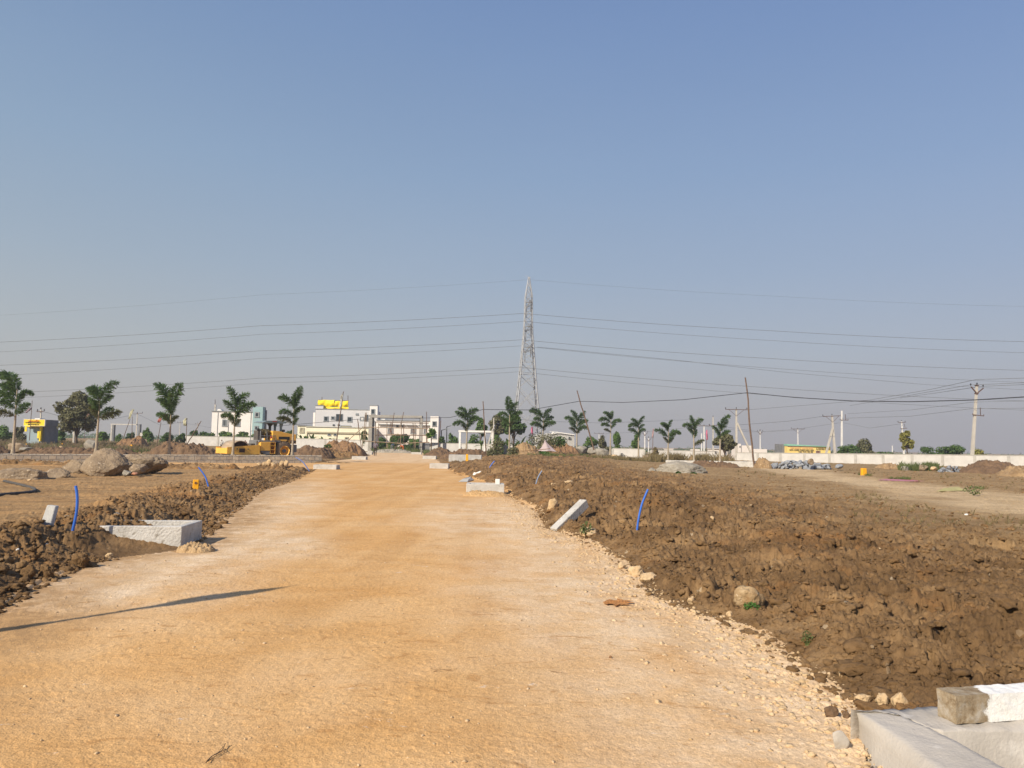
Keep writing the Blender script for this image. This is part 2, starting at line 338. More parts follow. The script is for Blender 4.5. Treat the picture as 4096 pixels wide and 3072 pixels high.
def soil_colour(g, dry=None, track=None):
    dark = g.ramp(g.noise(1.1, 8, 0.7), [(0.32, (0.115, 0.067, 0.030)), (0.50, (0.215, 0.130, 0.061)), (0.68, (0.355, 0.226, 0.110))])
    dark = g.mix(g.ramp(g.noise(0.7, 6, 0.7, 0.5), [(0.54, 0.0), (0.68, 0.6)]), dark, (0.34, 0.165, 0.055))
    c = dark
    if dry is not None:
        dryc = g.ramp(g.noise(1.4, 8, 0.7, 0.3, (0.5, 1.5, 1)), [(0.34, (0.22, 0.138, 0.063)), (0.52, (0.32, 0.21, 0.102)), (0.68, (0.41, 0.285, 0.15))])
        c = g.mix(dry, c, dryc)
        c = g.mix(g.math('MULTIPLY', g.attr('warm'), g.ramp(g.noise(0.8, 7, 0.7, 0.4, (0.25, 1.6, 1)), [(0.38, 0.05), (0.60, 0.9)])), c, (0.47, 0.275, 0.118))
        c = g.mix(g.math('MULTIPLY', g.attr('warm'), g.ramp(g.noise(1.5, 8, 0.75, 0.3, (0.22, 1.8, 1)), [(0.52, 0.0), (0.60, 0.85)])), c, (0.20, 0.115, 0.05))
        c = g.mix(g.math('MULTIPLY', track, g.ramp(g.noise(1.2, 6, 0.6, 0.3, (0.4, 1.4, 1)), [(0.3, 0.4), (0.6, 0.95)])), c, (0.58, 0.43, 0.255))
    c = g.mix(0.6, c, g.mix(1.0, c, g.ramp(g.noise(24, 6, 0.8), [(0.33, (0.62, 0.60, 0.56)), (0.50, (1.0, 1.0, 1.0)), (0.68, (1.25, 1.25, 1.22))]), 'MULTIPLY'))
    sp = g.ramp(g.vor(21).outputs['Color'], [(0.94, 0.0), (0.96, 0.7)]); c = g.mix(sp, c, (0.50, 0.40, 0.27))
    return c
def soil_material(name='soil', attrs=True):
    g = NB(name)
    c = soil_colour(g, g.attr('dry') if attrs else None, g.attr('track') if attrs else None)
    if attrs:      # weeds dusting the far ground
        gr = g.math('MULTIPLY', g.ramp(g.noise(0.16, 7, 0.7), [(0.50, 0.0), (0.62, 0.55)]), g.attr('far'))
        c = g.mix(gr, c, (0.17, 0.15, 0.055))
    n1 = g.bump(g.noise(17, 8, 0.8), 0.85, 0.035); n2 = g.bump(g.noise(60, 4, 0.8), 0.6, 0.009, n1)
    return g.out(c, n2)
V, Q, onroad, A_pale, A_dry, A_track = ground_sheet()
A_far = sm(50, 75, V[:, 1]).astype(np.float32)
A_warm = (0.8*sm(1.2, 3.4, xL(V[:, 1])-V[:, 0])*(1-sm(44, 56, V[:, 1]))).astype(np.float32)
_wl = V[:, 0]-xL(V[:, 1])+0.5*fbm(V[:, 0], V[:, 1], 231, 3); _wr = xR(V[:, 1])-V[:, 0]+0.3*fbm(V[:, 0], V[:, 1], 232, 3)
A_dirt = np.clip((1-sm(0.2, 1.25, _wl))*(1-sm(16, 40, V[:, 1]))+0.6*(1-sm(-0.1, 0.25, _wr)), 0, 1).astype(np.float32)
MAT_ROAD = road_material(); MAT_SOIL = soil_material(); MAT_HEAP = soil_material('heaped_soil', False)
road = mesh_from('road', V, Q[onroad], {'pale': A_pale, 'dirt': A_dirt}, MAT_ROAD); road['kind'] = 'structure'
ground = mesh_from('ground', V, Q[~onroad], {'dry': A_dry, 'track': A_track, 'far': A_far, 'warm': A_warm}, MAT_SOIL); ground['kind'] = 'structure'
del V, Q
# ------------------------------------------------------------------ mesh builder
class MB:
    def __init__(s): s.v = []; s.f = []; s.sm = []
    def add(s, vs, fs, smooth=False):
        o = len(s.v); s.v += [tuple(p) for p in vs]; s.f += [tuple(i+o for i in f) for f in fs]; s.sm += [smooth]*len(fs); return s
    def box(s, c, sz, rz=0.0, rot=None, taper=1.0):
        x, y, z = (d/2 for d in sz); R = rot if rot is not None else Matrix.Rotation(rz, 3, 'Z'); c = Vector(c)
        vs = []
        for k in (-1, 1):
            t = taper if k > 0 else 1.0
            for (a, b) in ((-1, -1), (1, -1), (1, 1), (-1, 1)): vs.append(c+R @ Vector((a*x*t, b*y*t, k*z)))
        return s.add(vs, [(3, 2, 1, 0), (4, 5, 6, 7), (0, 1, 5, 4), (1, 2, 6, 5), (2, 3, 7, 6), (3, 0, 4, 7)])
    def beam(s, p, q, w, h=None):
        p = Vector(p); q = Vector(q); d = q-p; L = d.length
        if L < 1e-6: return s
        R = d.to_track_quat('Z', 'Y').to_matrix(); return s.box((p+q)/2, (w, h or w, L), rot=R)
    def tube(s, pts, rad, n=8, caps=True):
        pts = [Vector(p) for p in pts]; k = len(pts)
        if not hasattr(rad, '__len__'): rad = [rad]*k
        rings = []; up = Vector((0, 0, 1)); prev = None
        for i in range(k):
            t = (pts[min(i+1, k-1)]-pts[max(i-1, 0)]); t = t.normalized() if t.length > 1e-9 else Vector((0, 0, 1))
            if prev is None:
                a = t.cross(Vector((0, 1, 0)) if abs(t.y) < 0.9 else Vector((1, 0, 0))).normalized()
            else: a = (prev-t*prev.dot(t)).normalized()
            prev = a; b = t.cross(a)
            rings.append([pts[i]+(a*math.cos(2*math.pi*j/n)+b*math.sin(2*math.pi*j/n))*rad[i] for j in range(n)])
        vs = [p for r in rings for p in r]; fs = []
        for i in range(k-1):
            for j in range(n): fs.append((i*n+j, i*n+(j+1) % n, (i+1)*n+(j+1) % n, (i+1)*n+j))
        s.add(vs, fs, True)
        if caps: s.add(rings[0], [tuple(range(n))[::-1]]); s.add(rings[-1], [tuple(range(n))])
        return s
    def cyl(s, p, q, r, n=16, r2=None): return s.tube([p, q], [r, r if r2 is None else r2], n)
    def prism(s, poly, p0, ax, ay, dirv):
        """poly (2-D) in the plane (ax, ay) at p0, extruded by the vector dirv"""
        n = len(poly); a = [Vector(p0)+Vector(ax)*x+Vector(ay)*y for x, y in poly]; b = [p+Vector(dirv) for p in a]
        return s.add(a+b, [tuple(range(n))[::-1], tuple(range(n, 2*n))]+[(i, (i+1) % n, n+(i+1) % n, n+i) for i in range(n)])
    def lathe(s, c, axis, prof, n=24):
        """prof: list of (along axis, radius)"""
        ax = Vector(axis).normalized(); a = ax.orthogonal().normalized(); b = ax.cross(a); c = Vector(c)
        vs = [c+ax*t+(a*math.cos(2*math.pi*j/n)+b*math.sin(2*math.pi*j/n))*r for t, r in prof for j in range(n)]
        fs = [(i*n+j, i*n+(j+1) % n, (i+1)*n+(j+1) % n, (i+1)*n+j) for i in range(len(prof)-1) for j in range(n)]
        return s.add(vs, fs, True)
    def build(s, name, mat, parent=None, bevel=0.0):
        me = bpy.data.meshes.new(name); me.from_pydata(s.v, [], s.f)
        if any(s.sm): me.polygons.foreach_set('use_smooth', s.sm)
        if mat is not None: me.materials.append(mat)
        me.update(); o = bpy.data.objects.new(name, me); SC.collection.objects.link(o)
        if parent is not None: o.parent = parent
        if bevel:
            bv = o.modifiers.new('bevel', 'BEVEL'); bv.width = bevel; bv.segments = 2; bv.limit_method = 'ANGLE'
        return o
def tag(o, label, cat, group=None, kind=None):
    o['label'] = label; o['category'] = cat; o['kind'] = kind or 'thing'
    if group: o['group'] = group
    return o
def empty(name, loc, label=None, cat=None, group=None, rz=0.0):
    o = bpy.data.objects.new(name, None); SC.collection.objects.link(o); o.location = loc; o.rotation_euler = (0, 0, rz); o.empty_display_size = 0.3
    if label: tag(o, label, cat, group)
    return o
def place(o, loc): o.location = loc; return o
def rnd(a, b): return random.uniform(a, b)
def base(u, Y, v=1800):
    """ground point below the pixel column u at depth Y"""
    p = P(u, v, Y); p.z = Hz(p.x, p.y); return p
# ------------------------------------------------------------------ shared materials
WHITEWALL = M('whitewashed_wall', (0.56, 0.545, 0.515), (0.47, 0.455, 0.43), 1.2, 0.9, 0.25, 25, c3=(0.42, 0.41, 0.38), spots=-0.03)
CONC = M('grey_concrete', (0.50, 0.49, 0.46), (0.38, 0.37, 0.345), 3.0, 0.9, 0.35, 35, c3=(0.27, 0.26, 0.24), spots=-0.02)
CONC_L = M('pale_concrete', (0.56, 0.54, 0.50), (0.43, 0.41, 0.37), 3.5, 0.9, 0.4, 30, c3=(0.30, 0.27, 0.225), spots=0.01)
WHITE = M('white_paint', (0.82, 0.80, 0.76), (0.72, 0.70, 0.65), 4, 0.75, 0.15, 40)
BARK = M('pale_palm_bark', (0.42, 0.36, 0.27), (0.27, 0.22, 0.16), 6, 0.9, 0.4, 30, stretch=(1, 1, 5))
WOODB = M('brown_bark', (0.13, 0.095, 0.065), (0.08, 0.055, 0.04), 6, 0.9, 0.4, 30)
BAMBOO = M('weathered_bamboo', (0.19, 0.125, 0.085), (0.11, 0.07, 0.05), 4, 0.8, 0.2, 30, stretch=(1, 1, 3))
LATH = M('scaffold_wood', (0.36, 0.27, 0.17), (0.22, 0.15, 0.10), 3, 0.85, 0.2, 30)
STEEL = M('galvanised_steel', (0.48, 0.49, 0.50), (0.34, 0.35, 0.36), 5, 0.45, metal=0.35, spec=0.5)
RUST = M('rusty_iron', (0.13, 0.075, 0.055), (0.08, 0.05, 0.04), 8, 0.8, 0.2, 40)
PSC = M('pole_concrete', (0.52, 0.49, 0.43), (0.42, 0.39, 0.34), 2.0, 0.9, 0.2, 20, stretch=(2, 2, 0.6))
PSCW = M('limewashed_pole', (0.72, 0.71, 0.68), (0.6, 0.59, 0.56), 2.0, 0.9, 0.2, 20)
WIREM = M('weathered_aluminium_wire', (0.16, 0.17, 0.18), (0.12, 0.125, 0.13), 4, 0.6)
CABLE = M('black_cable_jacket', (0.05, 0.055, 0.06), (0.035, 0.035, 0.04), 4, 0.6)
YEL = M('marker_yellow', (0.86, 0.42, 0.012), (0.74, 0.34, 0.015), 12, 0.6, 0.2, 60, c3=(0.45, 0.24, 0.06), spots=-0.04)
BLUEP = M('blue_pipe_plastic', (0.04, 0.16, 0.62), (0.035, 0.13, 0.50), 6, 0.4, spec=0.5)
GLASS = M('dark_window', (0.035, 0.05, 0.06), (0.02, 0.03, 0.035), 3, 0.25, spec=0.5)
BLACK = M('black_rubber', (0.03, 0.03, 0.032), (0.045, 0.042, 0.04), 8, 0.7)
PALMLEAF = leafmat('palm_leaflets', (0.135, 0.215, 0.075), (0.08, 0.14, 0.05), 0.36)
PALMOLD = leafmat('older_palm_leaflets', (0.17, 0.165, 0.07), (0.09, 0.115, 0.05), 0.3)
LEAF_D = leafmat('dark_leaves', (0.11, 0.18, 0.045), (0.06, 0.115, 0.03))
LEAF_M = leafmat('mid_green_leaves', (0.16, 0.26, 0.06), (0.09, 0.16, 0.04))
LEAF_B = leafmat('dusty_olive_leaves', (0.23, 0.22, 0.11), (0.13, 0.13, 0.065))
LEAF_Y = leafmat('yellow_green_leaves', (0.36, 0.33, 0.08), (0.2, 0.2, 0.05))
LEAF_BAN = leafmat('banana_leaves', (0.19, 0.27, 0.055), (0.07, 0.13, 0.03), 0.4)
DRYG = leafmat('dry_weeds', (0.30, 0.23, 0.11), (0.16, 0.13, 0.06), 0.3)
GREENW = leafmat('green_weeds', (0.17, 0.20, 0.065), (0.10, 0.13, 0.045), 0.3)
GRANITE = M('granite', (0.34, 0.31, 0.255), (0.23, 0.205, 0.165), 2.6, 0.9, 0.55, 16, c3=(0.42, 0.37, 0.29), spots=-0.01)
GRANITE_B = M('brown_stained_granite', (0.31, 0.235, 0.155), (0.19, 0.14, 0.092), 2.6, 0.9, 0.55, 16, c3=(0.48, 0.39, 0.28), spots=0.0)
LIMEST = M('limestone_rubble', (0.62, 0.46, 0.28), (0.46, 0.32, 0.17), 5, 0.95, 0.6, 30)
GREYST = M('blue_grey_stone', (0.33, 0.35, 0.375), (0.21, 0.225, 0.25), 2, 0.85, 0.4, 18)
def noise3(p, s=0):
    from mathutils import noise
    return noise.fractal(Vector(p)+Vector((s*7.1, s*3.3, s*1.7)), 0.9, 2.1, 5)
# ------------------------------------------------------------------ rocks
def rock_mesh(name, dims, seed, sub=4, rough=0.16, cuts=7, mat=None, hf=0.35, peak=0.0, dm=(0.58, 0.9)):
    """an irregular boulder: sphere, flattened by random cleavage planes, then roughened; base at z=0"""
    import bmesh
    rs = random.Random(seed); bm = bmesh.new(); bmesh.ops.create_icosphere(bm, subdivisions=sub, radius=1.0)
    pl = []
    for i in range(cuts):
        n = Vector((rs.gauss(0, 1), rs.gauss(0, 1), rs.gauss(0, 0.8))).normalized(); pl.append((n, rs.uniform(*dm)))
    for v in bm.verts:
        c = v.co
        for n, d in pl:
            e = c.dot(n)-d
            if e > 0: c = c-n*e*0.92
        q = Vector((c.x*1.3, c.y*1.3, c.z*1.3))
        c = c*(1+rough*noise3(q*1.1, seed)+rough*hf*noise3(q*4.5, seed+5)+rough*hf*0.5*noise3(q*11, seed+9)); pk = 1-peak*max(0, c.z+0.2); v.co = Vector((c.x*pk*dims[0]/2, c.y*pk*dims[1]/2, c.z*dims[2]/2))
    z0 = min(v.co.z for v in bm.verts)
    x0 = min(v.co.x for v in bm.verts); x1 = max(v.co.x for v in bm.verts); z1 = max(v.co.z for v in bm.verts)
    sx = dims[0]/(x1-x0); sz = dims[2]/(z1-z0)
    for v in bm.verts: v.co = Vector(((v.co.x-(x0+x1)/2)*sx, v.co.y, (v.co.z-z0)*sz))
    for f in bm.faces: f.smooth = True
    me = bpy.data.meshes.new(name); bm.to_mesh(me); bm.free(); me.materials.append(mat or GRANITE)
    return me
def rock(name, label, cat, u0, u1, v0, v1, mat=GRANITE, seed=1, group=None, Y=None, sink=0.12, depth=0.8, cuts=7, rough=0.16, sub=4, rz=0.0, tilt=0.0, peak=0.0):
    um = (u0+u1)/2
    if Y is None: Y = G(um, v1).y
    if name == 'boulder' and sink == 0.12: sink = 0.34
    b = P(um, v1, Y); w = (u1-u0)*Y/F_PX; h = (v1-v0)*Y/F_PX
    me = rock_mesh(name, (w, w*depth, h*(1+sink)), seed, sub, rough, cuts, mat, peak=peak)
    o = bpy.data.objects.new(name, me); SC.collection.objects.link(o)
    o.location = (b.x, b.y+w*depth*0.35, b.z-h*sink); o.rotation_euler = (tilt, 0, rz)
    return tag(o, label, cat, group)
# ------------------------------------------------------------------ heaps of earth (each a mound of its own)
def heap(label, u0, u1, vtop, Y, depth, seed, mat, cl=0.3, group='heaps of earth', name='soil_heap', skew=0.0, vb=None, ridge=0.55, cat='soil heap'):
    a = P(u0, vtop, Y); b = P(u1, vtop, Y); w = b.x-a.x; cx = (a.x+b.x)/2; top = P((u0+u1)/2, vtop, Y).z
    zb = min(Hz(cx, Y), Hz(cx-w/2, Y), Hz(cx+w/2, Y)); h = max(top-zb, 0.1)
    nx = int(min(220, max(70, w/0.06))); ny = int(min(120, max(50, depth/0.08))); sc_ = min(1.0, cl/0.25)
    xs = np.linspace(-0.5, 0.5, nx); ys = np.linspace(-0.5, 0.5, ny); X, Yy = np.meshgrid(xs, ys)
    r = np.sqrt((np.abs(X)*2)**2.6+(np.abs(Yy)*2)**2.2)
    prof = (1-sm(ridge*0.35, 1.0, r))
    WX = cx+X*w; WY = Y+Yy*depth
    n = fbm(WX*0.9, WY*0.9, seed, 4)
    Z = h*prof*(0.82+0.5*n)+(clods(WX, WY, cl, seed, 0.7)*0.40+clods(WX, WY, cl*0.5, seed+3, 0.8)*0.7+clods(WX, WY, 0.09*sc_, seed+5, 0.8)*0.8+fbm(WX*5, WY*7, seed, 5, 0.65)*0.13*sc_)*np.minimum(1, prof*3)
    Z = Z-0.25*sc_*(1-np.minimum(1, prof*6))
    G0 = H(WX, WY)
    V = np.stack([WX.ravel()-cx, WY.ravel()-Y, (Z+G0-zb).ravel()], 1)
    idx = np.arange(nx*ny).reshape(ny, nx); Q = np.stack([idx[:-1, :-1].ravel(), idx[:-1, 1:].ravel(), idx[1:, 1:].ravel(), idx[1:, :-1].ravel()], 1)
    keep = (prof > 0.004)[:-1, :-1].ravel(); Q = Q[keep]
    o = mesh_from(name, V, Q, {}, mat); o.location = (cx, Y, zb)
    return tag(o, label, cat, group)
# ------------------------------------------------------------------ foliage
def leafcloud(mb, centre, rad, n, size, rs, flatten=1.0, shell=0.35):
    cx, cy, cz = centre
    for i in range(n):
        while True:
            d = Vector((rs.uniform(-1, 1), rs.uniform(-1, 1), rs.uniform(-1, 1)))
            if shell < d.length <= 1: break
        p = Vector((cx+d.x*rad[0], cy+d.y*rad[1], cz+d.z*rad[2]))
        nrm = Vector((rs.gauss(0, 1)+d.x, rs.gauss(0, 1)+d.y, rs.gauss(0, 0.8)+0.9+d.z)).normalized(); a = nrm.orthogonal().normalized(); a.rotate(Matrix.Rotation(rs.uniform(0, 6.28), 3, nrm)); b = nrm.cross(a)
        L = size*rs.uniform(0.6, 1.4); w = L*0.38
        mb.add([p-a*L*0.5, p-b*w+a*L*0.05, p+a*L*0.5, p+b*w+a*L*0.05], [(0, 1, 2, 3)], False)
def lobes(mb, rs, w, d, h, z0, nlobe, nleaf, size, irregular=0.5):
    for i in range(nlobe):
        t = rs.uniform(0, 1); ang = rs.uniform(0, 6.28); rr = math.sqrt(rs.uniform(0, 1))*0.5*(1-0.55*t)
        c = (math.cos(ang)*rr*w, math.sin(ang)*rr*d, z0+h*(0.06+0.80*t)); q = rs.uniform(0.55, 1.25)
        rad = (w*0.19*q, d*0.19*q, h*0.17*q*rs.uniform(0.8, 1.3)); leafcloud(mb, c, rad, int(nleaf/nlobe*q), size, rs)
def bush(label, u0, u1, vtop, Y, leaf, seed=1, n=1500, size=None, cat='bush', name='bush', group=None, depth=0.9, vb=None, nl=16, trunk=True, zb=None):
    rs = random.Random(seed); um = (u0+u1)/2; b = base(um, Y, vtop); w = (u1-u0)*Y/F_PX; top = P(um, vtop, Y).z; h = top-b.z
    r = empty(name, b, label, cat, group); size = size or max(0.14, w*0.05)
    m_ = MB(); lobes(m_, rs, w*1.02, w*depth, h*1.02, 0, nl, n, size); m_.build('foliage', leaf, r)
    t = MB()
    for i in range(7):
        a = rs.uniform(0, 6.28); q = rs.uniform(0.3, 0.8)
        t.tube([(0, 0, -0.1), (math.cos(a)*w*0.12*q, math.sin(a)*w*0.12*q, h*0.35), (math.cos(a)*w*0.35*q, math.sin(a)*w*0.3*q, h*0.8*q+h*0.1)], [0.03+h*0.006, 0.025, 0.01], 5)
    t.build('stem', WOODB, r)
    return r
def tree(label, u0, u1, vtop, vcb, Y, leaf, seed=1, n=4000, size=0.3, name='tree', group=None, nl=26, trunk_u=None, cat='tree', depth=0.9):
    """vcb: pixel row of the crown's underside"""
    rs = random.Random(seed); um = (u0+u1)/2; tu = trunk_u or um; b = base(tu, Y, vtop); w = (u1-u0)*Y/F_PX
    top = P(um, vtop, Y).z-b.z; cb = P(um, vcb, Y).z-b.z; off = P(um, vtop, Y).x-b.x
    r = empty(name, b, label, cat, group); mb = MB(); t = MB()
    fork = max(0.5, cb*0.7); rt = max(0.06, (top)*0.022)
    t.tube([(0, 0, -0.2), (off*0.1, 0, fork*0.5), (off*0.3, 0, fork)], [rt*1.3, rt, rt*0.85], 8)
    crown_h = top-cb
    for i in range(nl):
        tt = (i+0.5)/nl; ang = rs.uniform(0, 6.28); prof = math.sin(math.pi*min(1, 0.15+tt*0.85))**0.7; rr = math.sqrt(rs.uniform(0.1, 1))*0.40*prof
        c = Vector((off+math.cos(ang)*rr*w, math.sin(ang)*rr*w*depth, cb+crown_h*(0.10+0.80*tt))); q = rs.uniform(0.6, 1.2)
        leafcloud(mb, c, (w*0.15*q, w*0.15*q*depth, crown_h*0.12*q+0.1), int(n/nl*q), size, rs)
        if i % 2 == 0: t.tube([(off*0.3, 0, fork*rs.uniform(0.8, 1)), (off*0.6+c.x*0.3, c.y*0.4, fork+(c.z-fork)*0.5), c], [rt*0.5, rt*0.3, 0.015], 5)
    mb.build('crown', leaf, r); t.build('trunk', WOODB, r)
    return r
# ------------------------------------------------------------------ foxtail palm: pale trunk, bushy arching fronds
def frond_geo(mb, rs, p0, d0, L, droop, n=46, spread=0.168):
    """rachis leaving p0 along d0 and arching over; leaflets stand out on all sides like a brush"""
    pts = []; d = Vector(d0).normalized(); p = Vector(p0); side = d.cross(Vector((0, 0, 1))); side = side.normalized() if side.length > 0.05 else Vector((1, 0, 0))
    for i in range(n+1):
        pts.append(p.copy()); t = i/n; p = p+d*(L/n); d = (d+Vector((0, 0, -droop*(0.2+1.6*t*t)/n*2.2))).normalized()
    mb.tube(pts[::3]+[pts[-1]], [0.02*(1-0.85*j/len(pts[::3])) for j in range(len(pts[::3])+1)], 4, False)
    for i in range(3, n+1):
        t = i/n; d = (pts[min(i+1, n)]-pts[i-1]).normalized(); up = side.cross(d).normalized()
        ll = L*spread*(0.55+1.0*math.sin(math.pi*min(1.0, t*0.88+0.1)))*(1.0 if t < 0.93 else 0.8)
        for k in range(9):
            a = rs.uniform(0, 2*math.pi) if k > 3 else (0.25, math.pi-0.25, 0.75, math.pi-0.75)[k]+rs.uniform(-0.3, 0.3)
            o = side*math.cos(a)+up*math.sin(a)*0.7; q = (o+d*rs.uniform(0.35, 0.9)+Vector((0, 0, -0.18))).normalized(); l = ll*rs.uniform(0.75, 1.2)
            wv = q.cross(Vector((rs.gauss(0, 1), rs.gauss(0, 1), rs.gauss(0, 1)))).normalized()*l*0.066; r0 = pts[i]; mid = r0+q*l*0.6; tip = r0+q*l+Vector((0, 0, -l*0.12))
            mb.add([r0, mid-wv, tip-wv*0.7, tip+wv*0.7, mid+wv], [(0, 1, 2, 3, 4)], False)
def palm(label, ub, vb, vtop, Y, fronds, seed, lean=0.0, thick=1.0):
    """fronds: (height share of the trunk where it leaves, screen angle deg from up (+ right), length m, droop[, azimuth jitter])"""
    rs = random.Random(seed); b = P(ub, vb, Y); scale = Y/F_PX; Ht = (vb-vtop)*scale
    r = empty('palm_tree', b, label, 'palm tree', 'young palms planted along the roads')
    tk = MB(); th = Ht*0.80; n = 12
    tp = [Vector((lean*(i/n)**1.3*Ht, 0.0, th*i/n-0.15*(i == 0))) for i in range(n+1)]
    tk.tube(tp, [max(0.035, (0.105-0.075*(i/n)**0.8+(0.05 if i == 0 else 0)))*thick for i in range(n+1)], 8); tk.build('trunk', BARK, r)
    for f in fronds:
        hs, ang, L, droop = f[:4]; ang += rs.uniform(-9, 9); L *= rs.uniform(0.85, 1.15); droop *= rs.uniform(0.7, 1.5); k = hs*0.96*n; i = min(int(k), n-1); p0 = tp[i].lerp(tp[i+1], k-i); dy = rs.uniform(-0.45, 0.45)
        a = math.radians(ang*0.68); L *= 1.12; hs *= 0.95; droop *= 1.0; d0 = Vector((math.sin(a), dy*math.sin(abs(a))+rs.uniform(-0.12, 0.12), math.cos(a)))
        mb = MB(); frond_geo(mb, rs, p0, d0, L, droop); mb.build('frond', PALMOLD if hs < 0.62 and rs.random() < 0.75 else PALMLEAF, r)
    return r
# ------------------------------------------------------------------ palms, left row behind the stone wall then the right-hand row
FA = [(0.97, -32, 1.75, 1.1), (0.96, 28, 1.5, 0.8), (0.92, -60, 1.3, 0.9), (0.88, 55, 1.2, 1.0), (0.80, -75, 1.25, 0.9), (0.72, 62, 1.2, 0.9), (0.66, -50, 1.1, 1.0), (0.60, 45, 0.9, 1.2)]
PALMS = [  # ub, vb, vtop, Y, fronds, label
 (52, 1812, 1490, 46.5, [(0.97, -28, 1.9, 1.3), (0.9, -55, 1.5, 0.9), (0.86, 48, 1.25, 1.5), (0.8, -62, 1.5, 0.8), (0.74, 25, 0.9, 0.6), (0.70, -78, 1.3, 0.7), (0.60, 52, 1.0, 0.6), (0.58, -72, 1.2, 0.9)], 'tallest palm, at the far left cut by the frame, behind the stone wall'),
 (384, 1808, 1530, 48.5, [(0.98, -22, 1.45, 2.4), (0.96, 26, 1.6, 0.8), (0.90, -38, 1.2, 0.8), (0.84, 38, 1.1, 0.7), (0.74, -30, 1.1, 0.8), (0.66, 50, 1.0, 0.9), (0.62, 76, 1.15, 0.6), (0.60, -40, 0.9, 1.0)], 'palm in front of the big olive tree, rising behind the largest boulder'),
 (676, 1818, 1560, 52.0, [(0.97, -34, 1.85, 1.0), (0.93, 30, 1.6, 0.8), (0.88, -44, 1.35, 0.8), (0.80, -30, 1.1, 0.7), (0.76, 24, 1.0, 0.6), (0.66, -62, 1.3, 0.8), (0.62, 40, 0.9, 0.8), (0.58, -35, 0.9, 1.0)], 'palm with two long spreading fronds, just left of the cream flag'),
 (931, 1822, 1571, 54.0, [(0.97, -20, 1.55, 1.3), (0.92, 30, 1.4, 1.2), (0.88, -38, 1.1, 0.8), (0.78, 52, 1.5, 0.9), (0.72, -68, 1.15, 1.0), (0.68, 18, 0.9, 0.5), (0.62, -28, 0.9, 0.8), (0.58, 35, 0.8, 1.0)], 'palm standing in front of the roller drum and the white house'),
 (1169, 1822, 1560, 55.6, [(0.95, 12, 1.35, 0.5), (0.95, -48, 1.4, 1.5), (0.9, 22, 1.1, 0.9), (0.82, 40, 1.0, 1.4), (0.76, -58, 1.3, 1.4), (0.70, 14, 0.9, 0.7), (0.62, -66, 1.25, 0.9), (0.58, 28, 0.8, 1.0)], 'palm in front of the roller rear wheel, last of the left row'),
 (1865, 1817, 1624, 78, [(0.96, -34, 1.55, 1.2), (0.92, 32, 1.4, 1.0), (0.88, -58, 1.4, 0.9), (0.84, 58, 1.5, 1.1), (0.74, -68, 1.35, 1.1), (0.72, 48, 1.1, 0.9), (0.62, 20, 0.9, 0.8), (0.60, -30, 0.9, 0.8)], 'palm with a round crown in front of the white frame gateway'),
 (2037, 1810, 1606, 76, [(0.97, -12, 1.5, 0.7), (0.92, 30, 1.5, 1.0), (0.88, -60, 1.5, 1.0), (0.84, 50, 1.3, 1.2), (0.76, 62, 1.3, 1.0), (0.70, -42, 1.1, 0.9), (0.62, 28, 0.9, 0.7)], 'palm immediately left of the steel pylon legs'),
 (2170, 1812, 1630, 82, [(0.96, -40, 1.75, 1.0), (0.96, 28, 1.6, 0.9), (0.86, -55, 1.3, 1.0), (0.82, 48, 1.4, 0.9), (0.72, 66, 1.5, 1.0), (0.68, -62, 1.4, 1.1), (0.60, 20, 0.9, 0.8)], 'palm overlapping the right leg of the steel pylon'),
 (2307, 1812, 1645, 88, [(0.97, -14, 1.3, 0.9), (0.93, 34, 1.4, 0.7), (0.88, -58, 1.5, 1.0), (0.80, 52, 1.3, 1.1), (0.72, -44, 1.2, 1.0), (0.70, 60, 1.2, 1.0), (0.60, -60, 1.2, 1.1), (0.58, 35, 1.0, 1.0)], 'palm beside the white metal shed, crossed by a leaning bamboo pole'),
 (2441, 1815, 1633, 88, [(0.97, -30, 1.3, 1.3), (0.95, 10, 1.1, 0.8), (0.88, -62, 1.3, 1.0), (0.84, 58, 1.2, 1.0), (0.76, -66, 1.1, 0.9), (0.70, 44, 0.9, 1.0), (0.60, -62, 1.0, 1.1)], 'palm with a yellow painted trunk foot behind grey boulders'),
 (2554, 1836, 1657, 86, [(0.97, 22, 1.2, 0.6), (0.93, -30, 1.3, 1.0), (0.90, -62, 1.4, 1.2), (0.82, 34, 1.0, 1.0), (0.74, 50, 0.9, 1.2), (0.68, -56, 1.2, 1.0), (0.60, 16, 0.8, 0.8)], 'palm in front of the short wall and a round green bush'),
 (2672, 1844, 1671, 78, [(0.97, 12, 1.0, 0.8), (0.93, -40, 1.3, 1.1), (0.86, -22, 0.9, 0.7), (0.74, 58, 1.3, 1.2), (0.70, -66, 1.3, 1.0), (0.58, 48, 1.0, 1.1), (0.52, -40, 0.8, 1.2), (0.50, 40, 0.8, 1.0)], 'palm between two pink flags, at the left end of the low kerb wall'),
 (2776, 1845, 1664, 77, [(0.97, -12, 1.1, 0.8), (0.95, 40, 1.3, 1.1), (0.90, -52, 1.3, 1.0), (0.80, 20, 0.9, 0.8), (0.74, -40, 1.0, 1.1), (0.64, 10, 0.9, 1.0), (0.44, 62, 1.1, 0.6)], 'palm left of a bright pink flag behind the low kerb wall'),
 (2880, 1846, 1671, 76, [(0.97, 34, 1.4, 1.0), (0.93, -10, 0.9, 0.7), (0.86, 40, 1.1, 1.1), (0.78, -52, 1.2, 1.0), (0.74, 58, 1.2, 1.1), (0.64, -20, 0.8, 0.9)], 'palm rising out of a large dusty shrub, last of the right row'),
]
for i, (ub, vb, vt, Y, fr, lab) in enumerate(PALMS):
    palm(lab, ub, vb, vt, Y, fr, 100+i, lean=(0.01 if i % 2 else -0.005), thick=1.0 if i < 5 else 1.15)
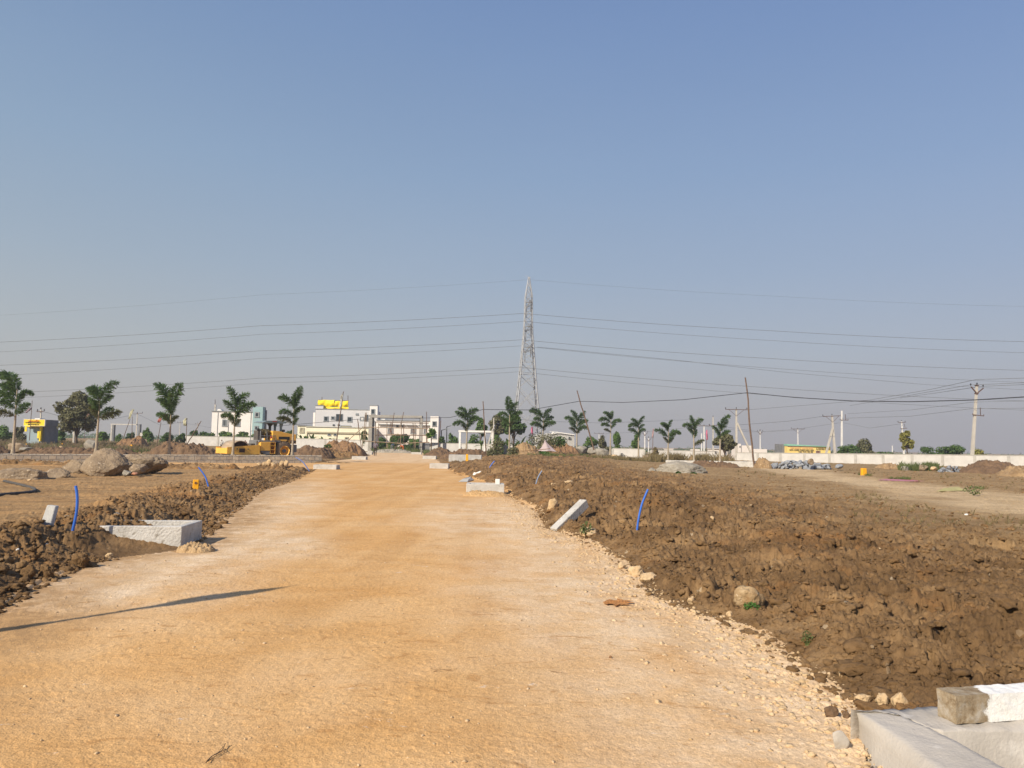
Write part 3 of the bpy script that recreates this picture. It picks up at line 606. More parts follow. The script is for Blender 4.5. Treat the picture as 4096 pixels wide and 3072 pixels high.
    # ------------------------------------------------------------------ stone kerb wall by the side road
def masonry_mat():
    g = NB('rubble_masonry')
    br = g.n.nodes.new('ShaderNodeTexBrick'); br.offset = 0.5; br.squash = 1.0
    wv = g.n.nodes.new('ShaderNodeTexNoise'); wv.inputs['Scale'].default_value = 2.0; wv.inputs['Detail'].default_value = 3; g.n.links.new(g.tc, wv.inputs['Vector'])
    sc = g.n.nodes.new('ShaderNodeVectorMath'); sc.operation = 'SCALE'; sc.inputs[3].default_value = 0.22; g.n.links.new(wv.outputs['Color'], sc.inputs[0])
    ad = g.n.nodes.new('ShaderNodeVectorMath'); ad.operation = 'ADD'; g.n.links.new(g.tc, ad.inputs[0]); g.n.links.new(sc.outputs[0], ad.inputs[1])
    mp = g.n.nodes.new('ShaderNodeMapping'); mp.inputs['Rotation'].default_value = (math.radians(90), 0, 0); g.n.links.new(ad.outputs[0], mp.inputs[0])
    g.n.links.new(mp.outputs[0], br.inputs['Vector'])
    br.inputs['Scale'].default_value = 1.0; br.inputs['Brick Width'].default_value = 0.42; br.inputs['Row Height'].default_value = 0.27; br.inputs['Mortar Size'].default_value = 0.03; br.inputs['Mortar Smooth'].default_value = 0.6
    br.inputs['Color1'].default_value = (0.40, 0.375, 0.325, 1); br.inputs['Color2'].default_value = (0.50, 0.44, 0.345, 1); br.inputs['Mortar'].default_value = (0.32, 0.30, 0.27, 1); br.inputs['Bias'].default_value = 0.1
    c = g.mix(1.0, br.outputs['Color'], g.ramp(g.noise(6, 6, 0.7), [(0.3, (0.75, 0.75, 0.75)), (0.7, (1.15, 1.13, 1.1))]), 'MULTIPLY')
    n1 = g.bump(g.math('SUBTRACT', 1.0, br.outputs['Fac']), 0.8, 0.05); n2 = g.bump(g.noise(14, 6, 0.7), 0.6, 0.03, n1)
    return g.out(c, n2, 0.9)
MASON = masonry_mat()
def strip_wall(name, p, q, h, t, mat, z0=None, seg=0.4, jit=0.012, end='square'):
    p = Vector(p); q = Vector(q); L = (q-p).length; n = max(2, int(L/seg)); r = empty(name, p, rz=math.atan2(q.y-p.y, q.x-p.x)); r.location.z = 0
    mb = MB(); rs = random.Random(5); prev = None; vs = []; fs = []
    for i in range(n+1):
        x = L*i/n; a = p.lerp(q, i/n); zb = -0.15+Hz(a.x, a.y)*0; top = p.z+(q.z-p.z)*i/n+rs.uniform(-jit, jit)
        k = len(vs); y = rs.uniform(-jit, jit)
        vs += [(x, y, zb), (x, y+rs.uniform(-jit, jit), top-0.03), (x, y+0.035, top), (x, t-0.03, top), (x, t, zb)]
        if i: fs += [(k-5+j, k+j, k+j+1, k-4+j) for j in range(4)]
    fs += [(0, 1, 2, 3, 4), tuple(len(vs)-5+j for j in range(5))[::-1]]
    mb.add(vs, fs); return r, mb
pa = P(-420, 1813, 41.5); pb = P(1287, 1822, 56.0)
r, mb = strip_wall('stone_kerb_wall', pa, pb, 0.5, 0.35, MASON); tag(r, 'low rubble stone wall along the far side of the side road', 'stone wall'); mb.build('masonry', MASON, r)
# low precast kerb on the right
pa = P(2662, 1841, 70); pb = P(3017, 1846, 62)
r, mb = strip_wall('low_kerb_wall', pa, pb, 0.5, 0.25, CONC_L); tag(r, 'long low pale kerb wall in front of the right row of palms', 'kerb wall'); mb.build('masonry', CONC_L, r)
# ------------------------------------------------------------------ whitewashed boundary walls
PIL = M('grey_render_band', (0.44, 0.42, 0.38), (0.36, 0.345, 0.315), 1.5, 0.9, 0.2, 25)
def bwall(label, ends, h, bay=3.0, post=0.28, mat=WHITEWALL, group='whitewashed boundary walls'):
    (u0, v0, Y0), (u1, v1, Y1) = ends; p = P(u0, v0, Y0); q = P(u1, v1, Y1); L = (q-p).xy.length; rz = math.atan2(q.y-p.y, q.x-p.x)
    r = empty('boundary_wall', (p.x, p.y, p.z-h), label, 'wall', group, rz); dz = q.z-p.z
    mb = MB(); nseg = max(1, int(L/bay)); zb = -1.2
    for i in range(nseg):
        x0, x1 = L*i/nseg, L*(i+1)/nseg; z0, z1 = h+dz*i/nseg, h+dz*(i+1)/nseg
        mb.add([(x0, 0, zb), (x1, 0, zb), (x1, 0, z1), (x0, 0, z0), (x0, .15, zb), (x1, .15, zb), (x1, .15, z1), (x0, .15, z0)], [(0, 1, 2, 3), (7, 6, 5, 4), (3, 2, 6, 7), (0, 3, 7, 4), (1, 5, 6, 2)])
    mb.build('panel', mat, r)
    cp = MB(); cp.beam((0, 0.075, h+0.035), (L, 0.075, h+dz+0.035), 0.24, 0.07); cp.build('coping', PIL, r)
    for i in range(nseg+1):
        x = L*i/nseg; pm = MB(); pm.box((x, 0.0, (h+dz*i/nseg-0.06)/2-0.4), (post, 0.12, h+dz*i/nseg-0.06+0.8)); pm.build('pilaster', PIL, r)
    return r
bwall('boundary wall behind the roller, running to the grey gateway', ((738, 1744, 128), (1300, 1757, 122)), 1.9, 5.6)
bwall('short boundary wall left of the gateway, behind the brown heap', ((1302, 1757.5, 122), (1478, 1762, 119)), 1.9, 5.6)
bwall('boundary wall right of the gateway, below the white frame', ((1722, 1772, 121), (2092, 1780, 116)), 1.45, 5.2)
bwall('short white wall between grey boulders and a green bush', ((2450, 1794, 112), (2578, 1797, 110)), 1.45, 4.0)
bwall('white wall behind the low kerb and the middle palms', ((2676, 1802, 108), (2872, 1807, 106)), 1.55, 3.0)
bwall('far white wall seen over dry bushes', ((2602, 1801, 128), (2690, 1804, 127)), 1.3, 3.5)
bwall('long white wall across the right, with a bush and stone piles before it', ((2943, 1811, 103), (4330, 1826, 76)), 1.46, 3.0)
# wall painted like grey render right of the gate
# ------------------------------------------------------------------ the steel pylon
def pylon():
    Y = 150.0; b = P(2105, 1775, Y); b.z = 0.3; top = P(2116, 1109, Y).z-b.z
    r = empty('pylon', b, 'tall galvanised lattice steel pylon carrying the high wires', 'pylon', rz=math.radians(6))
    # half widths by height share (from the photo outline)
    prof = [(0.0, 2.95), (0.11, 2.55), (0.22, 2.2), (0.36, 1.72), (0.49, 1.35), (0.59, 1.06), (0.66, 0.88), (0.745, 0.76), (0.82, 0.72), (0.893, 0.66), (1.0, 0.08)]
    def hw(t): return float(np.interp(t, [a for a, _ in prof], [b_ for _, b_ in prof]))
    cs = [(-1, -1), (1, -1), (1, 1), (-1, 1)]
    for c in cs:
        l = MB()
        for (a, _), (b2, _) in zip(prof[:-1], prof[1:]):
            l.beam((c[0]*hw(a), c[1]*hw(a), top*a), (c[0]*hw(b2), c[1]*hw(b2), top*b2), 0.20 if a < 0.6 else 0.14)
        l.build('leg', STEEL, r)
    lv = [0.0, 0.115, 0.235, 0.36, 0.44, 0.51, 0.565, 0.61, 0.655, 0.70, 0.745, 0.785, 0.82, 0.857, 0.893, 0.93, 0.965]
    for k in range(4):
        br = MB(); c0, c1 = cs[k], cs[(k+1) % 4]
        for a, b2 in zip(lv[:-1], lv[1:]):
            wa, wb = hw(a), hw(b2); A0 = Vector((c0[0]*wa, c0[1]*wa, top*a)); A1 = Vector((c1[0]*wa, c1[1]*wa, top*a)); B0 = Vector((c0[0]*wb, c0[1]*wb, top*b2)); B1 = Vector((c1[0]*wb, c1[1]*wb, top*b2)); w = 0.11 if a < 0.5 else 0.07
            br.beam(A0, B1, w); br.beam(A1, B0, w)
            if a >= 0.36: br.beam(B0, B1, w)
            if a < 0.5:
                X = (A0+B1)/2 if True else 0
                for (s0, s1) in ((A0, B0), (A1, B1)):
                    br.beam(s0.lerp(s1, 0.5), A0.lerp(B1, 0.5) if s0 is A0 else A1.lerp(B0, 0.5), 0.05); br.beam(s0.lerp(s1, 0.75), (A0.lerp(B1, 0.72) if s0 is A1 else A1.lerp(B0, 0.72)), 0.05); br.beam(s0.lerp(s1, 0.25), (A1.lerp(B0, 0.24) if s0 is A1 else A0.lerp(B1, 0.24)), 0.045)
        br.build('bracing', STEEL, r)
    DARK = M('weathered_steel', (0.22, 0.22, 0.225), (0.15, 0.15, 0.15), 5, 0.6)
    att = []
    for (ha, L) in ((0.845, 3.0), (0.705, 3.3), (0.585, 3.6)):
        for sgn in (-1, 1):          # arms reach towards and away from the camera
            w = hw(ha); am = MB(); tip = Vector((0.0, sgn*(w+L), top*ha-0.2))
            for cx in (-1, 1):
                am.beam((cx*w, sgn*w, top*ha), tip, 0.10); am.beam((cx*w, sgn*w, top*(ha+0.035)), tip, 0.09)
                for q in (0.33, 0.66): am.beam(Vector((cx*w, sgn*w, top*ha)).lerp(tip, q), Vector((cx*w, sgn*w, top*(ha+0.035))).lerp(tip, q), 0.05)
            for q in (0.2, 0.5): am.beam(Vector((-w, sgn*w, top*ha)).lerp(tip, q), Vector((w, sgn*w, top*ha)).lerp(tip, q+0.2), 0.05)
            a = am.build('cross_arm', DARK, r)
            ins = MB(); ln = 1.9
            for j in range(11): ins.lathe(tip+Vector((0, 0, -0.2-ln*j/11)), (0, 0, -1), [(0, 0.03), (0.04, 0.15), (0.09, 0.13), (0.12, 0.03)], 10)
            ins.cyl(tip, tip+Vector((0, 0, -ln-0.2)), 0.03, 6); ins.build('insulator', DARK, a); att.append(tip+Vector((0, 0, -ln-0.25)))
    cap = MB(); cap.box((0, 0, top-0.1), (0.5, 0.3, 0.3)); cap.tube([(0, 0, top), (-0.3, 0, top+0.35), (-0.75, 0, top+0.1)], 0.03, 5); cap.build('peak_bracket', STEEL, r)
    return r, b, top
PYL, PB, PTOP = pylon()
def wire(label, pts, rad, mat=WIREM, name='power_line', group='high wires strung from the pylon', sag=None, cat='wire'):
    """pts: (u, v, Y) pixels with depths; joined by smooth spans"""
    w = [P(*p) for p in pts]; out = []
    for i in range(len(w)-1):
        a, b = w[i], w[i+1]; n = 14; s = (sag[i] if sag else 0.0)
        for k in range(n+(i == len(w)-2)):
            t = k/n; q = a.lerp(b, t); q.z -= s*4*t*(1-t); out.append(q)
    c = sum(out, Vector())/len(out); mb = MB(); mb.tube([q-c for q in out], rad, 5); o = mb.build(name, mat); o.location = c
    return tag(o, label, cat, group)
k = 4096/2212.0
WL = [(681, 604, 662, 'topmost', 150, 0.015, 1143), (739, 677, 738, 'upper pair, higher', 146, 0.036, 1130), (760, 694, 762, 'upper pair, lower', 155, 0.032, 1130), (789, 734, 800, 'middle pair, higher', 146, 0.036, 1126),
      (811, 747, 826, 'middle pair, lower', 155, 0.032, 1126), (849, 793, 866, 'bottom pair, higher', 146, 0.036, 1122), (861, 803, 886, 'bottom pair, lower', 155, 0.032, 1122)]
for vl, vm, vr, nm, Y, rad, um in WL:
    sl = (vl-vm)*k; sr = (vr-vm)*k
    wire('thin '+('grey' if rad < 0.03 else 'dark')+' pylon wire, '+nm+' of the seven', [(-700, vl*k+sl*0.10, Y), (0, vl*k, Y), (um*k*0.5, (vl*0.40+vm*0.60)*k+3, Y), (um*k, vm*k, Y), (um*k+(4096-um*k)*0.5, (vr*0.60+vm*0.40)*k+2, Y), (4096, vr*k, Y), (4800, vr*k+sr*0.08, Y)], rad, sag=[0, 0.25, 0.25, 0.25, 0.25, 0])
wire('faint slack wire dropping to the right below the middle pylon pair', [(2150, 1388, 150), (2700, 1440, 160), (3150, 1490, 170), (3700, 1538, 175), (4300, 1570, 175)], 0.035, group='high wires strung from the pylon')
# ------------------------------------------------------------------ bamboo poles and the low black cable
def stick(name, label, cat, pts, r0, r1, mat=BAMBOO, group=None, wob=0.03, seed=1, n=8):
    rs = random.Random(seed); a, b = pts; out = []; 
    for i in range(9):
        t = i/8; q = a.lerp(b, t)-a; q.x += rs.uniform(-wob, wob)*(0 < i < 8); out.append(q)
    mb = MB(); mb.tube(out, [r0+(r1-r0)*i/8 for i in range(9)], n); o = mb.build(name, mat); o.location = a
    return tag(o, label, cat, group)
def grounded(u, v, Y):
    p = P(u, v, Y); return p
GB = 'bamboo poles holding up the cable'
stick('bamboo_pole', 'tall crooked bamboo pole standing alone in the right plot', 'pole', (P(3019, 1874, 62), P(2981, 1510, 62)), 0.085, 0.055, group=GB, wob=0.06, seed=4)
stick('bamboo_pole', 'bamboo pole leaning left across the palm by the metal shed', 'pole', (P(2376, 1800, 74), P(2308, 1562, 74)), 0.075, 0.05, group=GB, seed=5)
stick('bamboo_pole', 'bamboo pole in front of the white frame gateway', 'pole', (P(1944, 1822, 72), P(1932, 1605, 72)), 0.06, 0.045, group=GB, seed=6)
stick('bamboo_pole', 'thin bamboo pole left of the gateway, at the cable end', 'pole', (P(1447, 1800, 98), P(1430, 1677, 98)), 0.05, 0.04, group=GB, seed=7)
stick('bamboo_pole', 'thin bamboo pole right of the gateway beside the tower house', 'pole', (P(1752, 1790, 104), P(1764, 1682, 104)), 0.05, 0.04, group=GB, seed=8)
stick('bamboo_pole', 'bare stick leaning right before the white boundary wall', 'pole', (P(745, 1782, 70), P(805, 1684, 70)), 0.05, 0.035, seed=9)
cab = [(1100, 1705, 100), (1430, 1677, 98), (1800, 1670, 85), (1932, 1638, 72), (2120, 1640, 73), (2318, 1605, 74), (2490, 1610, 72), (2732, 1599, 67), (2988, 1571, 62), (3180, 1590, 56), (3413, 1604, 50), (3640, 1607, 46), (3898, 1600, 42), (4096, 1588, 39), (4500, 1555, 34)]
wire('thick black cable looped from pole to pole low over the plots', cab, 0.03, CABLE, 'cable', None, cat='cable')
# ------------------------------------------------------------------ electricity poles
def epole(label, ub, vt, Y, kind='tee', lean=0.0, mat=PSC, w=0.22, vb=None, strut=None, arm=1.1, arm_v=0.0, second=None):
    t = P(ub, vt, Y); bx = t.x-math.sin(lean)*0; b = Vector((t.x, t.y, Hz(t.x, t.y))); h = t.z-b.z
    r = empty('electricity_pole', b, label, 'electricity pole', 'electricity poles beyond the walls'); r.rotation_euler = (0, lean, 0)
    if lean: r.location.x = t.x-math.sin(lean)*h
    mb = MB(); mb.box((0, 0, h/2-0.2), (w, w*0.8, h+0.4), taper=0.65); mb.build('post', mat, r)
    def insul(x, z, p):
        i = MB(); i.lathe((x, -0.02, z), (0, 0, 1), [(0, 0.02), (0.02, 0.03), (0.10, 0.035), (0.12, 0.10), (0.2, 0.09), (0.24, 0.06), (0.30, 0.05), (0.32, 0.0)], 8); i.build('insulator', BLACK, p)
    if kind in ('tee', 'teebrace'):
        z = h-arm_v; a = MB(); a.beam((-arm, -0.14, z), (arm, -0.14, z), 0.10)
        if kind == 'teebrace':
            for s in (-1, 1): a.beam((s*arm*0.7, -0.14, z), (0, -0.12, z-1.1), 0.05)
        ar = a.build('cross_arm', RUST, r)
        for x in (-arm*0.95, 0, arm*0.95): insul(x, z+0.05 if x else h, ar)
    if kind == 'vee':
        z = h-1.0; a = MB()
        for s in (-1, 1): a.beam((0, -0.12, z), (s*0.75, -0.12, z+0.75), 0.11)
        a.box((0, -0.05, z), (0.34, 0.3, 0.14)); ar = a.build('cross_arm', RUST, r)
        for s in (-1, 1): insul(s*0.75, z+0.85, ar)
        insul(0, h+0.02, ar)
        c = MB(); c.box((0, 0, h-0.02), (0.36, 0.3, 0.10)); c.build('cap', RUST, r)
    if second:
        z = h-second; a = MB(); a.beam((-0.35, -0.14, z), (1.0, -0.14, z), 0.09); a.beam((0.6, -0.14, z), (0.5, -0.14, z+0.95), 0.06); a.beam((-0.33, -0.14, z), (-0.33, -0.14, z+0.2), 0.05); a.beam((0.98, -0.14, z), (0.98, -0.14, z+0.2), 0.05); a.build('lower_arm', RUST, r)
    if strut:
        s = MB(); s.beam((strut, -0.1, -0.2), (0.1*(1 if strut > 0 else -1), -0.1, h*0.72), w*0.75); s.build('strut', mat, r)
    return r
epole('big concrete pole leaning right with a rusty vee bracket, far right', 3907, 1540, 90, 'vee', math.radians(5.5), PSC, w=0.36, second=3.6)
epole('braced concrete pole with cross arm behind the right end of the kerb wall', 2945, 1636, 128, 'teebrace', w=0.36, strut=3.0, arm=1.9, arm_v=0.1)
epole('strutted pole with red-banded cross arm behind the yellow signboard', 3328, 1662, 136, 'teebrace', math.radians(-3.5), w=0.42, strut=-2.2, arm=1.75, arm_v=0.1)
epole('whitewashed pole with an offset low cross arm, right of the signboard', 3367, 1643, 122, 'none', math.radians(1.0), PSCW, 0.30, second=1.5)
epole('pole with five small insulators on a braced arm above the signboard', 3191, 1716, 200, 'teebrace', mat=PSCW, w=0.30, arm=1.8)
epole('slim white pole with a small vee bracket behind the low white buildings', 3040, 1722, 210, 'vee', mat=PSCW, w=0.30)
epole('white pole rising out of a yellow-green tree', 3606, 1686, 160, 'tee', math.radians(-3.0), mat=PSCW, w=0.34, arm=0.8, arm_v=0.2, second=1.5)
epole('small far post seen between the bush and the yellow-green tree', 3569, 1782, 220, 'none', mat=PSCW, w=0.3)
epole('slim white pole with a vee bracket behind the palm row', 2579, 1726, 200, 'vee', mat=PSCW, w=0.32)
epole('shorter white pole with a vee bracket, left of the pink and white flag', 2594, 1750, 220, 'vee', mat=PSCW, w=0.3)
epole('tall pole with side bracket right of the pink flag', 2852, 1668, 165, 'tee', mat=PSC, w=0.30, arm=0.9, arm_v=1.9)
epole('pole carrying a wide tee arm with three knobs, left of the pink flag', 2816, 1703, 185, 'tee', mat=PSCW, w=0.34, arm=1.5)
epole('bare stub pole left of the wide tee-armed pole', 2806, 1733, 180, 'none', mat=PSCW, w=0.30)
epole('small pole with tee arm seen between palms over a blue-green bush', 2396, 1734, 260, 'tee', mat=PSCW, w=0.3, arm=1.7)
epole('pole with short cross arm leaning over the yellow signed shop', 164, 1638, 105, 'tee', math.radians(-2), mat=PSC, w=0.24, arm=0.5, arm_v=0.3)
epole('tall plain concrete pole in front of the big olive tree', 304, 1613, 98, 'none', mat=PSC, w=0.24)
epole('pole with tee arm at the right of the unfinished grey frame', 550, 1653, 185, 'tee', mat=PSC, w=0.3, arm=1.3)
epole('distant slim pole with two arms right of the cream flag', 721, 1686, 260, 'tee', mat=PSC, w=0.25, arm=0.9, arm_v=0.4)
epole('distant slim pole with a short arm above the banana hedge', 791, 1693, 270, 'tee', mat=PSC, w=0.25, arm=0.9, arm_v=0.3)
epole('timber pole with a slanting stay behind the white frame gateway', 1975, 1672, 100, 'none', mat=PSC, w=0.20, strut=-1.15)
GW = 'distribution wires between the concrete poles'
def dwire(label, pts, r=0.03): wire(label, pts, r, WIREM, 'power_line', GW)
dwire('upper wire from the big leaning pole down to the left', [(4300, 1506, 86), (3905, 1518, 90), (3720, 1558, 105), (3480, 1600, 120), (3330, 1612, 130), (2980, 1640, 128)], 0.028)
dwire('second wire from the big leaning pole, to its left bracket', [(4300, 1522, 86), (3878, 1540, 90), (3700, 1570, 105), (3560, 1596, 120), (3400, 1622, 135)], 0.026)
dwire('third wire from the big leaning pole, to its right bracket', [(4300, 1530, 86), (3928, 1545, 90), (3790, 1565, 100), (3600, 1592, 125)], 0.026)
dwire('lower wire sagging left of the big leaning pole', [(4300, 1630, 84), (3882, 1635, 90), (3640, 1665, 105), (3367, 1673, 122)], 0.022)
dwire('low wire from the big pole running out past the whitewashed pole', [(4300, 1600, 84), (3895, 1608, 90), (3640, 1640, 110), (3390, 1655, 125)], 0.02)
dwire('wire dropping from the strutted pole to the kerb wall pole', [(3300, 1664, 136), (3150, 1685, 132), (2990, 1697, 130), (2945, 1700, 128)], 0.028)
dwire('long faint wire between distant poles over the signboard', [(3606, 1695, 160), (3480, 1712, 175), (3367, 1690, 180), (3191, 1716, 200), (3040, 1728, 210), (2852, 1700, 190)], 0.03)
dwire('faint wire along the far poles behind the palm row', [(3191, 1722, 200), (3000, 1728, 200), (2816, 1704, 185), (2579, 1727, 200), (2396, 1736, 260)], 0.03)
dwire('pale double wire crossing behind the palms right of the pylon', [(1990, 1672, 120), (2200, 1686, 130), (2400, 1692, 150), (2579, 1686, 170), (2816, 1676, 185)], 0.025)
dwire('wire from the shop pole to the pole before the olive tree', [(168, 1645, 105), (240, 1664, 103), (300, 1672, 98)], 0.035)
dwire('wire sagging between the left flag and the frame pole', [(304, 1672, 98), (430, 1680, 150), (550, 1656, 185), (640, 1700, 220), (721, 1690, 260), (850, 1712, 270)], 0.03)
# ------------------------------------------------------------------ buildings
def blk(mb, u0, u1, v0, v1, Y, depth, toground=False, vm=None):
    """box whose front face fills the pixel rectangle at depth Y"""
    a = P(u0, (v0+v1)/2, Y); b = P(u1, (v0+v1)/2, Y); zt = P((u0+u1)/2, v0, Y).z; zb = P((u0+u1)/2, v1, Y).z
    if toground: zb = min(zb, Hz((a.x+b.x)/2, Y))-0.3
    mb.box(((a.x+b.x)/2-mb.o.x, Y+depth/2-mb.o.y, (zt+zb)/2-mb.o.z), (b.x-a.x, depth, zt-zb)); return mb
class BB:
    def __init__(s, name, label, cat, u, Y, group=None):
        s.o = base(u, Y); s.r = empty(name, s.o, label, cat, group); s.Y = Y
    def part(s, name, mat, rects, parent=None, depth=8.0, dy=0.0, ground=False):
        mb = MB(); mb.o = s.o
        for rc in rects: blk(mb, *rc[:4], s.Y+dy+(rc[4] if len(rc) > 4 else 0), rc[5] if len(rc) > 5 else depth, ground)
        return mb.build(name, mat, parent or s.r)
    def window(s, u0, u1, v0, v1, frame, glass=GLASS, fw=0.16, dy=0.0, bars=False, name='window'):
        Y = s.Y+dy; a = P(u0, (v0+v1)/2, Y)-s.o; b = P(u1, (v0+v1)/2, Y)-s.o; zt = P((u0+u1)/2, v0, Y).z-s.o.z; zb = P((u0+u1)/2, v1, Y).z-s.o.z; y = dy
        mb = MB(); f = fw; xm = (a.x+b.x)/2; w = b.x-a.x
        mb.box((xm, y-0.03, zt-f/2), (w, 0.16, f)); mb.box((xm, y-0.03, zb+f/2), (w+0.1, 0.22, f))
        mb.box((a.x+f/2, y-0.03, (zt+zb)/2), (f, 0.156, zt-zb-2*f)); mb.box((b.x-f/2, y-0.03, (zt+zb)/2), (f, 0.156, zt-zb-2*f))
        if bars:
            for q in (0.33, 0.66): mb.box((a.x+w*q, y-0.025, (zt+zb)/2), (0.09, 0.10, zt-zb-2*f))
        w_ = mb.build(name, frame, s.r); g = MB(); g.box((xm, y-0.005, (zt+zb)/2), (w-2*f, 0.02, zt-zb-2*f)); g.build('pane', glass, w_)
        return w_
def sign_text(txt, parent, u, v, Y, size, mat, o, dy=-0.06, sx=1.0, bold=0.012):
    c = bpy.data.curves.new('lettering', 'FONT'); c.body = txt; c.size = size; c.align_x = 'CENTER'; c.align_y = 'CENTER'; c.offset = bold; c.extrude = 0.01; c.materials.append(mat); c.space_character = 1.05
    tmp_ = bpy.data.objects.new('tmp', c); SC.collection.objects.link(tmp_); me = bpy.data.meshes.new_from_object(tmp_.evaluated_get(bpy.context.evaluated_depsgraph_get())); bpy.data.objects.remove(tmp_)
    t = bpy.data.objects.new('lettering', me); SC.collection.objects.link(t); t.parent = parent; p = P(u, v, Y)-o; t.location = (p.x, p.y+dy, p.z); t.rotation_euler = (math.radians(90), 0, 0); t.scale = (sx, 1, 1)
    return t
HW = M('white_house_paint', (0.74, 0.71, 0.68), (0.69, 0.66, 0.63), 0.6, 0.9)
HG = M('pale_grey_house_paint', (0.56, 0.555, 0.56), (0.52, 0.515, 0.52), 0.5, 0.9)
HC = M('cream_house_paint', (0.80, 0.76, 0.58), (0.76, 0.70, 0.53), 0.5, 0.9)
HP = M('pinkish_white_paint', (0.72, 0.67, 0.62), (0.67, 0.62, 0.57), 0.5, 0.9)
TEAL = M('pale_teal_paint', (0.30, 0.43, 0.44), (0.27, 0.39, 0.40), 0.5, 0.9)
DGREY = M('shaded_grey_render', (0.20, 0.205, 0.21), (0.15, 0.155, 0.16), 1.0, 0.9)  # dark grey; on some parts it carries the shade of a side
FRG = M('grey_window_frame', (0.27, 0.29, 0.30), (0.23, 0.25, 0.26), 2, 0.7)
SHOPY = M('shop_yellow', (0.90, 0.68, 0.03), (0.84, 0.60, 0.03), 1.5, 0.6)
SHUT = M('blue_grey_shutter', (0.30, 0.38, 0.42), (0.25, 0.32, 0.36), 2.0, 0.6, stretch=(0.2, 1, 12))
REDP = M('sign_red', (0.60, 0.10, 0.03), (0.5, 0.08, 0.03)); BLKP = M('sign_black', (0.03, 0.03, 0.02), (0.05, 0.045, 0.03)); FADED = M('faded_red_lettering', (0.72, 0.36, 0.18), (0.70, 0.42, 0.22))
SAND = M('sand_band_paint', (0.42, 0.38, 0.27), (0.38, 0.34, 0.24), 1)
TARP = M('yellow_tarpaulin', (0.92, 0.70, 0.01), (0.86, 0.60, 0.01), 1.2, 0.6, 0.15, 2.5)
BRWN = M('brown_shutter', (0.22, 0.10, 0.07), (0.15, 0.08, 0.06), 4, 0.7)
# white house with teal tower, left
b = BB('house', 'white two-storey house with a pale teal stair tower behind the roller', 'house', 940, 150)
w = b.part('wall', HW, [(846, 1011, 1647, 1760)], depth=4, ground=True)
b.part('roof', FRG, [(844, 1011, 1643.5, 1647, -0.2, 4.4)], w)
b.part('stair_tower', TEAL, [(1009, 1049, 1627, 1765)], depth=1.3, dy=-0.4, ground=True)
b.part('rear_block', DGREY, [(1049.2, 1056, 1629, 1765, 1.0, 0.8), (1056.2, 1061, 1640, 1765, 1.2, 0.8)], depth=1, ground=True)  # dark strips: the tower's shaded side put into their colour
b.part('roof_pillar', PSC, [(857, 863, 1618, 1644)], depth=0.3, dy=1)
rb = MB(); rb.o = b.o
for du in (859, 861.5): p = P(du, 1618, 151)-b.o; rb.tube([p, p+Vector((0, 0, 1.0))], 0.03, 4)
rb.build('rebar', RUST, b.r)
b.part('water_tank', WHITE, [(868, 886, 1639, 1644), (872, 882, 1636.5, 1639)], depth=1.4, dy=1)
b.window(889, 909, 1678, 1706, FRG, bars=True); b.window(946, 961, 1682, 1706, FRG, bars=True)
b.window(1019, 1038, 1648, 1670, FRG, dy=-0.4, fw=0.22); b.window(1018, 1034, 1703, 1722, FRG, dy=-0.4, fw=0.18)
for u in (868.5, 912, 1001): b.part('downpipe', FRG, [(u, u+1.4, 1650, 1757)], depth=0.1, dy=-0.1)
# cream single-storey
b = BB('house', 'long low cream house with a sand-coloured band, right of the roller', 'house', 1330, 134)
w = b.part('wall', HC, [(1189, 1475, 1707, 1790)], depth=8, ground=True)
b.part('parapet', HC, [(1189, 1223, 1702.5, 1707, 0, 8)], w); b.part('coping', DGREY, [(1189, 1223, 1701.3, 1702.5, -0.1, 8.2), (1223.2, 1475, 1708.5, 1710.5, -0.12, 0.4)], w)
b.part('sand_band', SAND, [(1226, 1475, 1728, 1734, -0.25, 0.24), (1226, 1228, 1734, 1756, -0.2, 0.19)])  # sand-coloured strip along the wall, with one short upright
b.window(1199, 1217, 1710, 1732, SAND, SAND, fw=0.2, name='vent_panel'); b.window(1311, 1323, 1732, 1743, FRG, fw=0.12); b.window(1335, 1347, 1732, 1743, FRG, fw=0.12); b.window(1379, 1394, 1748, 1758, SAND, fw=0.12)
# grey-white big house
b = BB('house', 'large pale grey two-storey house with a yellow tarpaulin on its roof', 'house', 1380, 146)
w = b.part('wall', HG, [(1260, 1480, 1638, 1790)], depth=11, ground=True)
b.part('parapet', HG, [(1262, 1293, 1622, 1638)], depth=4); b.part('roof', FRG, [(1260, 1480, 1636, 1638, -0.12, 11.2), (1261, 1294, 1620.4, 1622, -0.12, 4.2)], w)
tw = b.part('stair_tower', HW, [(1477, 1508, 1622.5, 1790)], depth=1.6, dy=-0.5, ground=True); b.part('tower_cap', FRG, [(1476, 1509, 1620.5, 1622.5)], tw, depth=1.8, dy=-0.6)
b.part('side_wall', HW, [(1252, 1260, 1650, 1712)], depth=6, dy=3)
for (u0, u1, v0, v1) in ((1295, 1314, 1665, 1686), (1324, 1340, 1665, 1679), (1389, 1409, 1667, 1688), (1423, 1434, 1653, 1661)): b.window(u0, u1, v0, v1, FRG, fw=0.14)
b.window(1344, 1371, 1656, 1684, DGREY, GLASS, fw=0.08, name='balcony_opening'); b.window(1440, 1456, 1667, 1683, FRG, HW, fw=0.13, name='shuttered_window'); b.window(1362, 1405, 1702, 1711, FRG, SAND, fw=0.1, name='ledge')
b.window(1459, 1473, 1659, 1685, DGREY, GLASS, fw=0.08, name='balcony_opening')
for v in (1636, 1682, 1726): b.window(1484, 1500, v, v+21, FRG, fw=0.12, dy=-0.5)
for u in (1331, 1351): b.window(u, u+8, 1697, 1703, DGREY, GLASS, fw=0.05, name='vent')
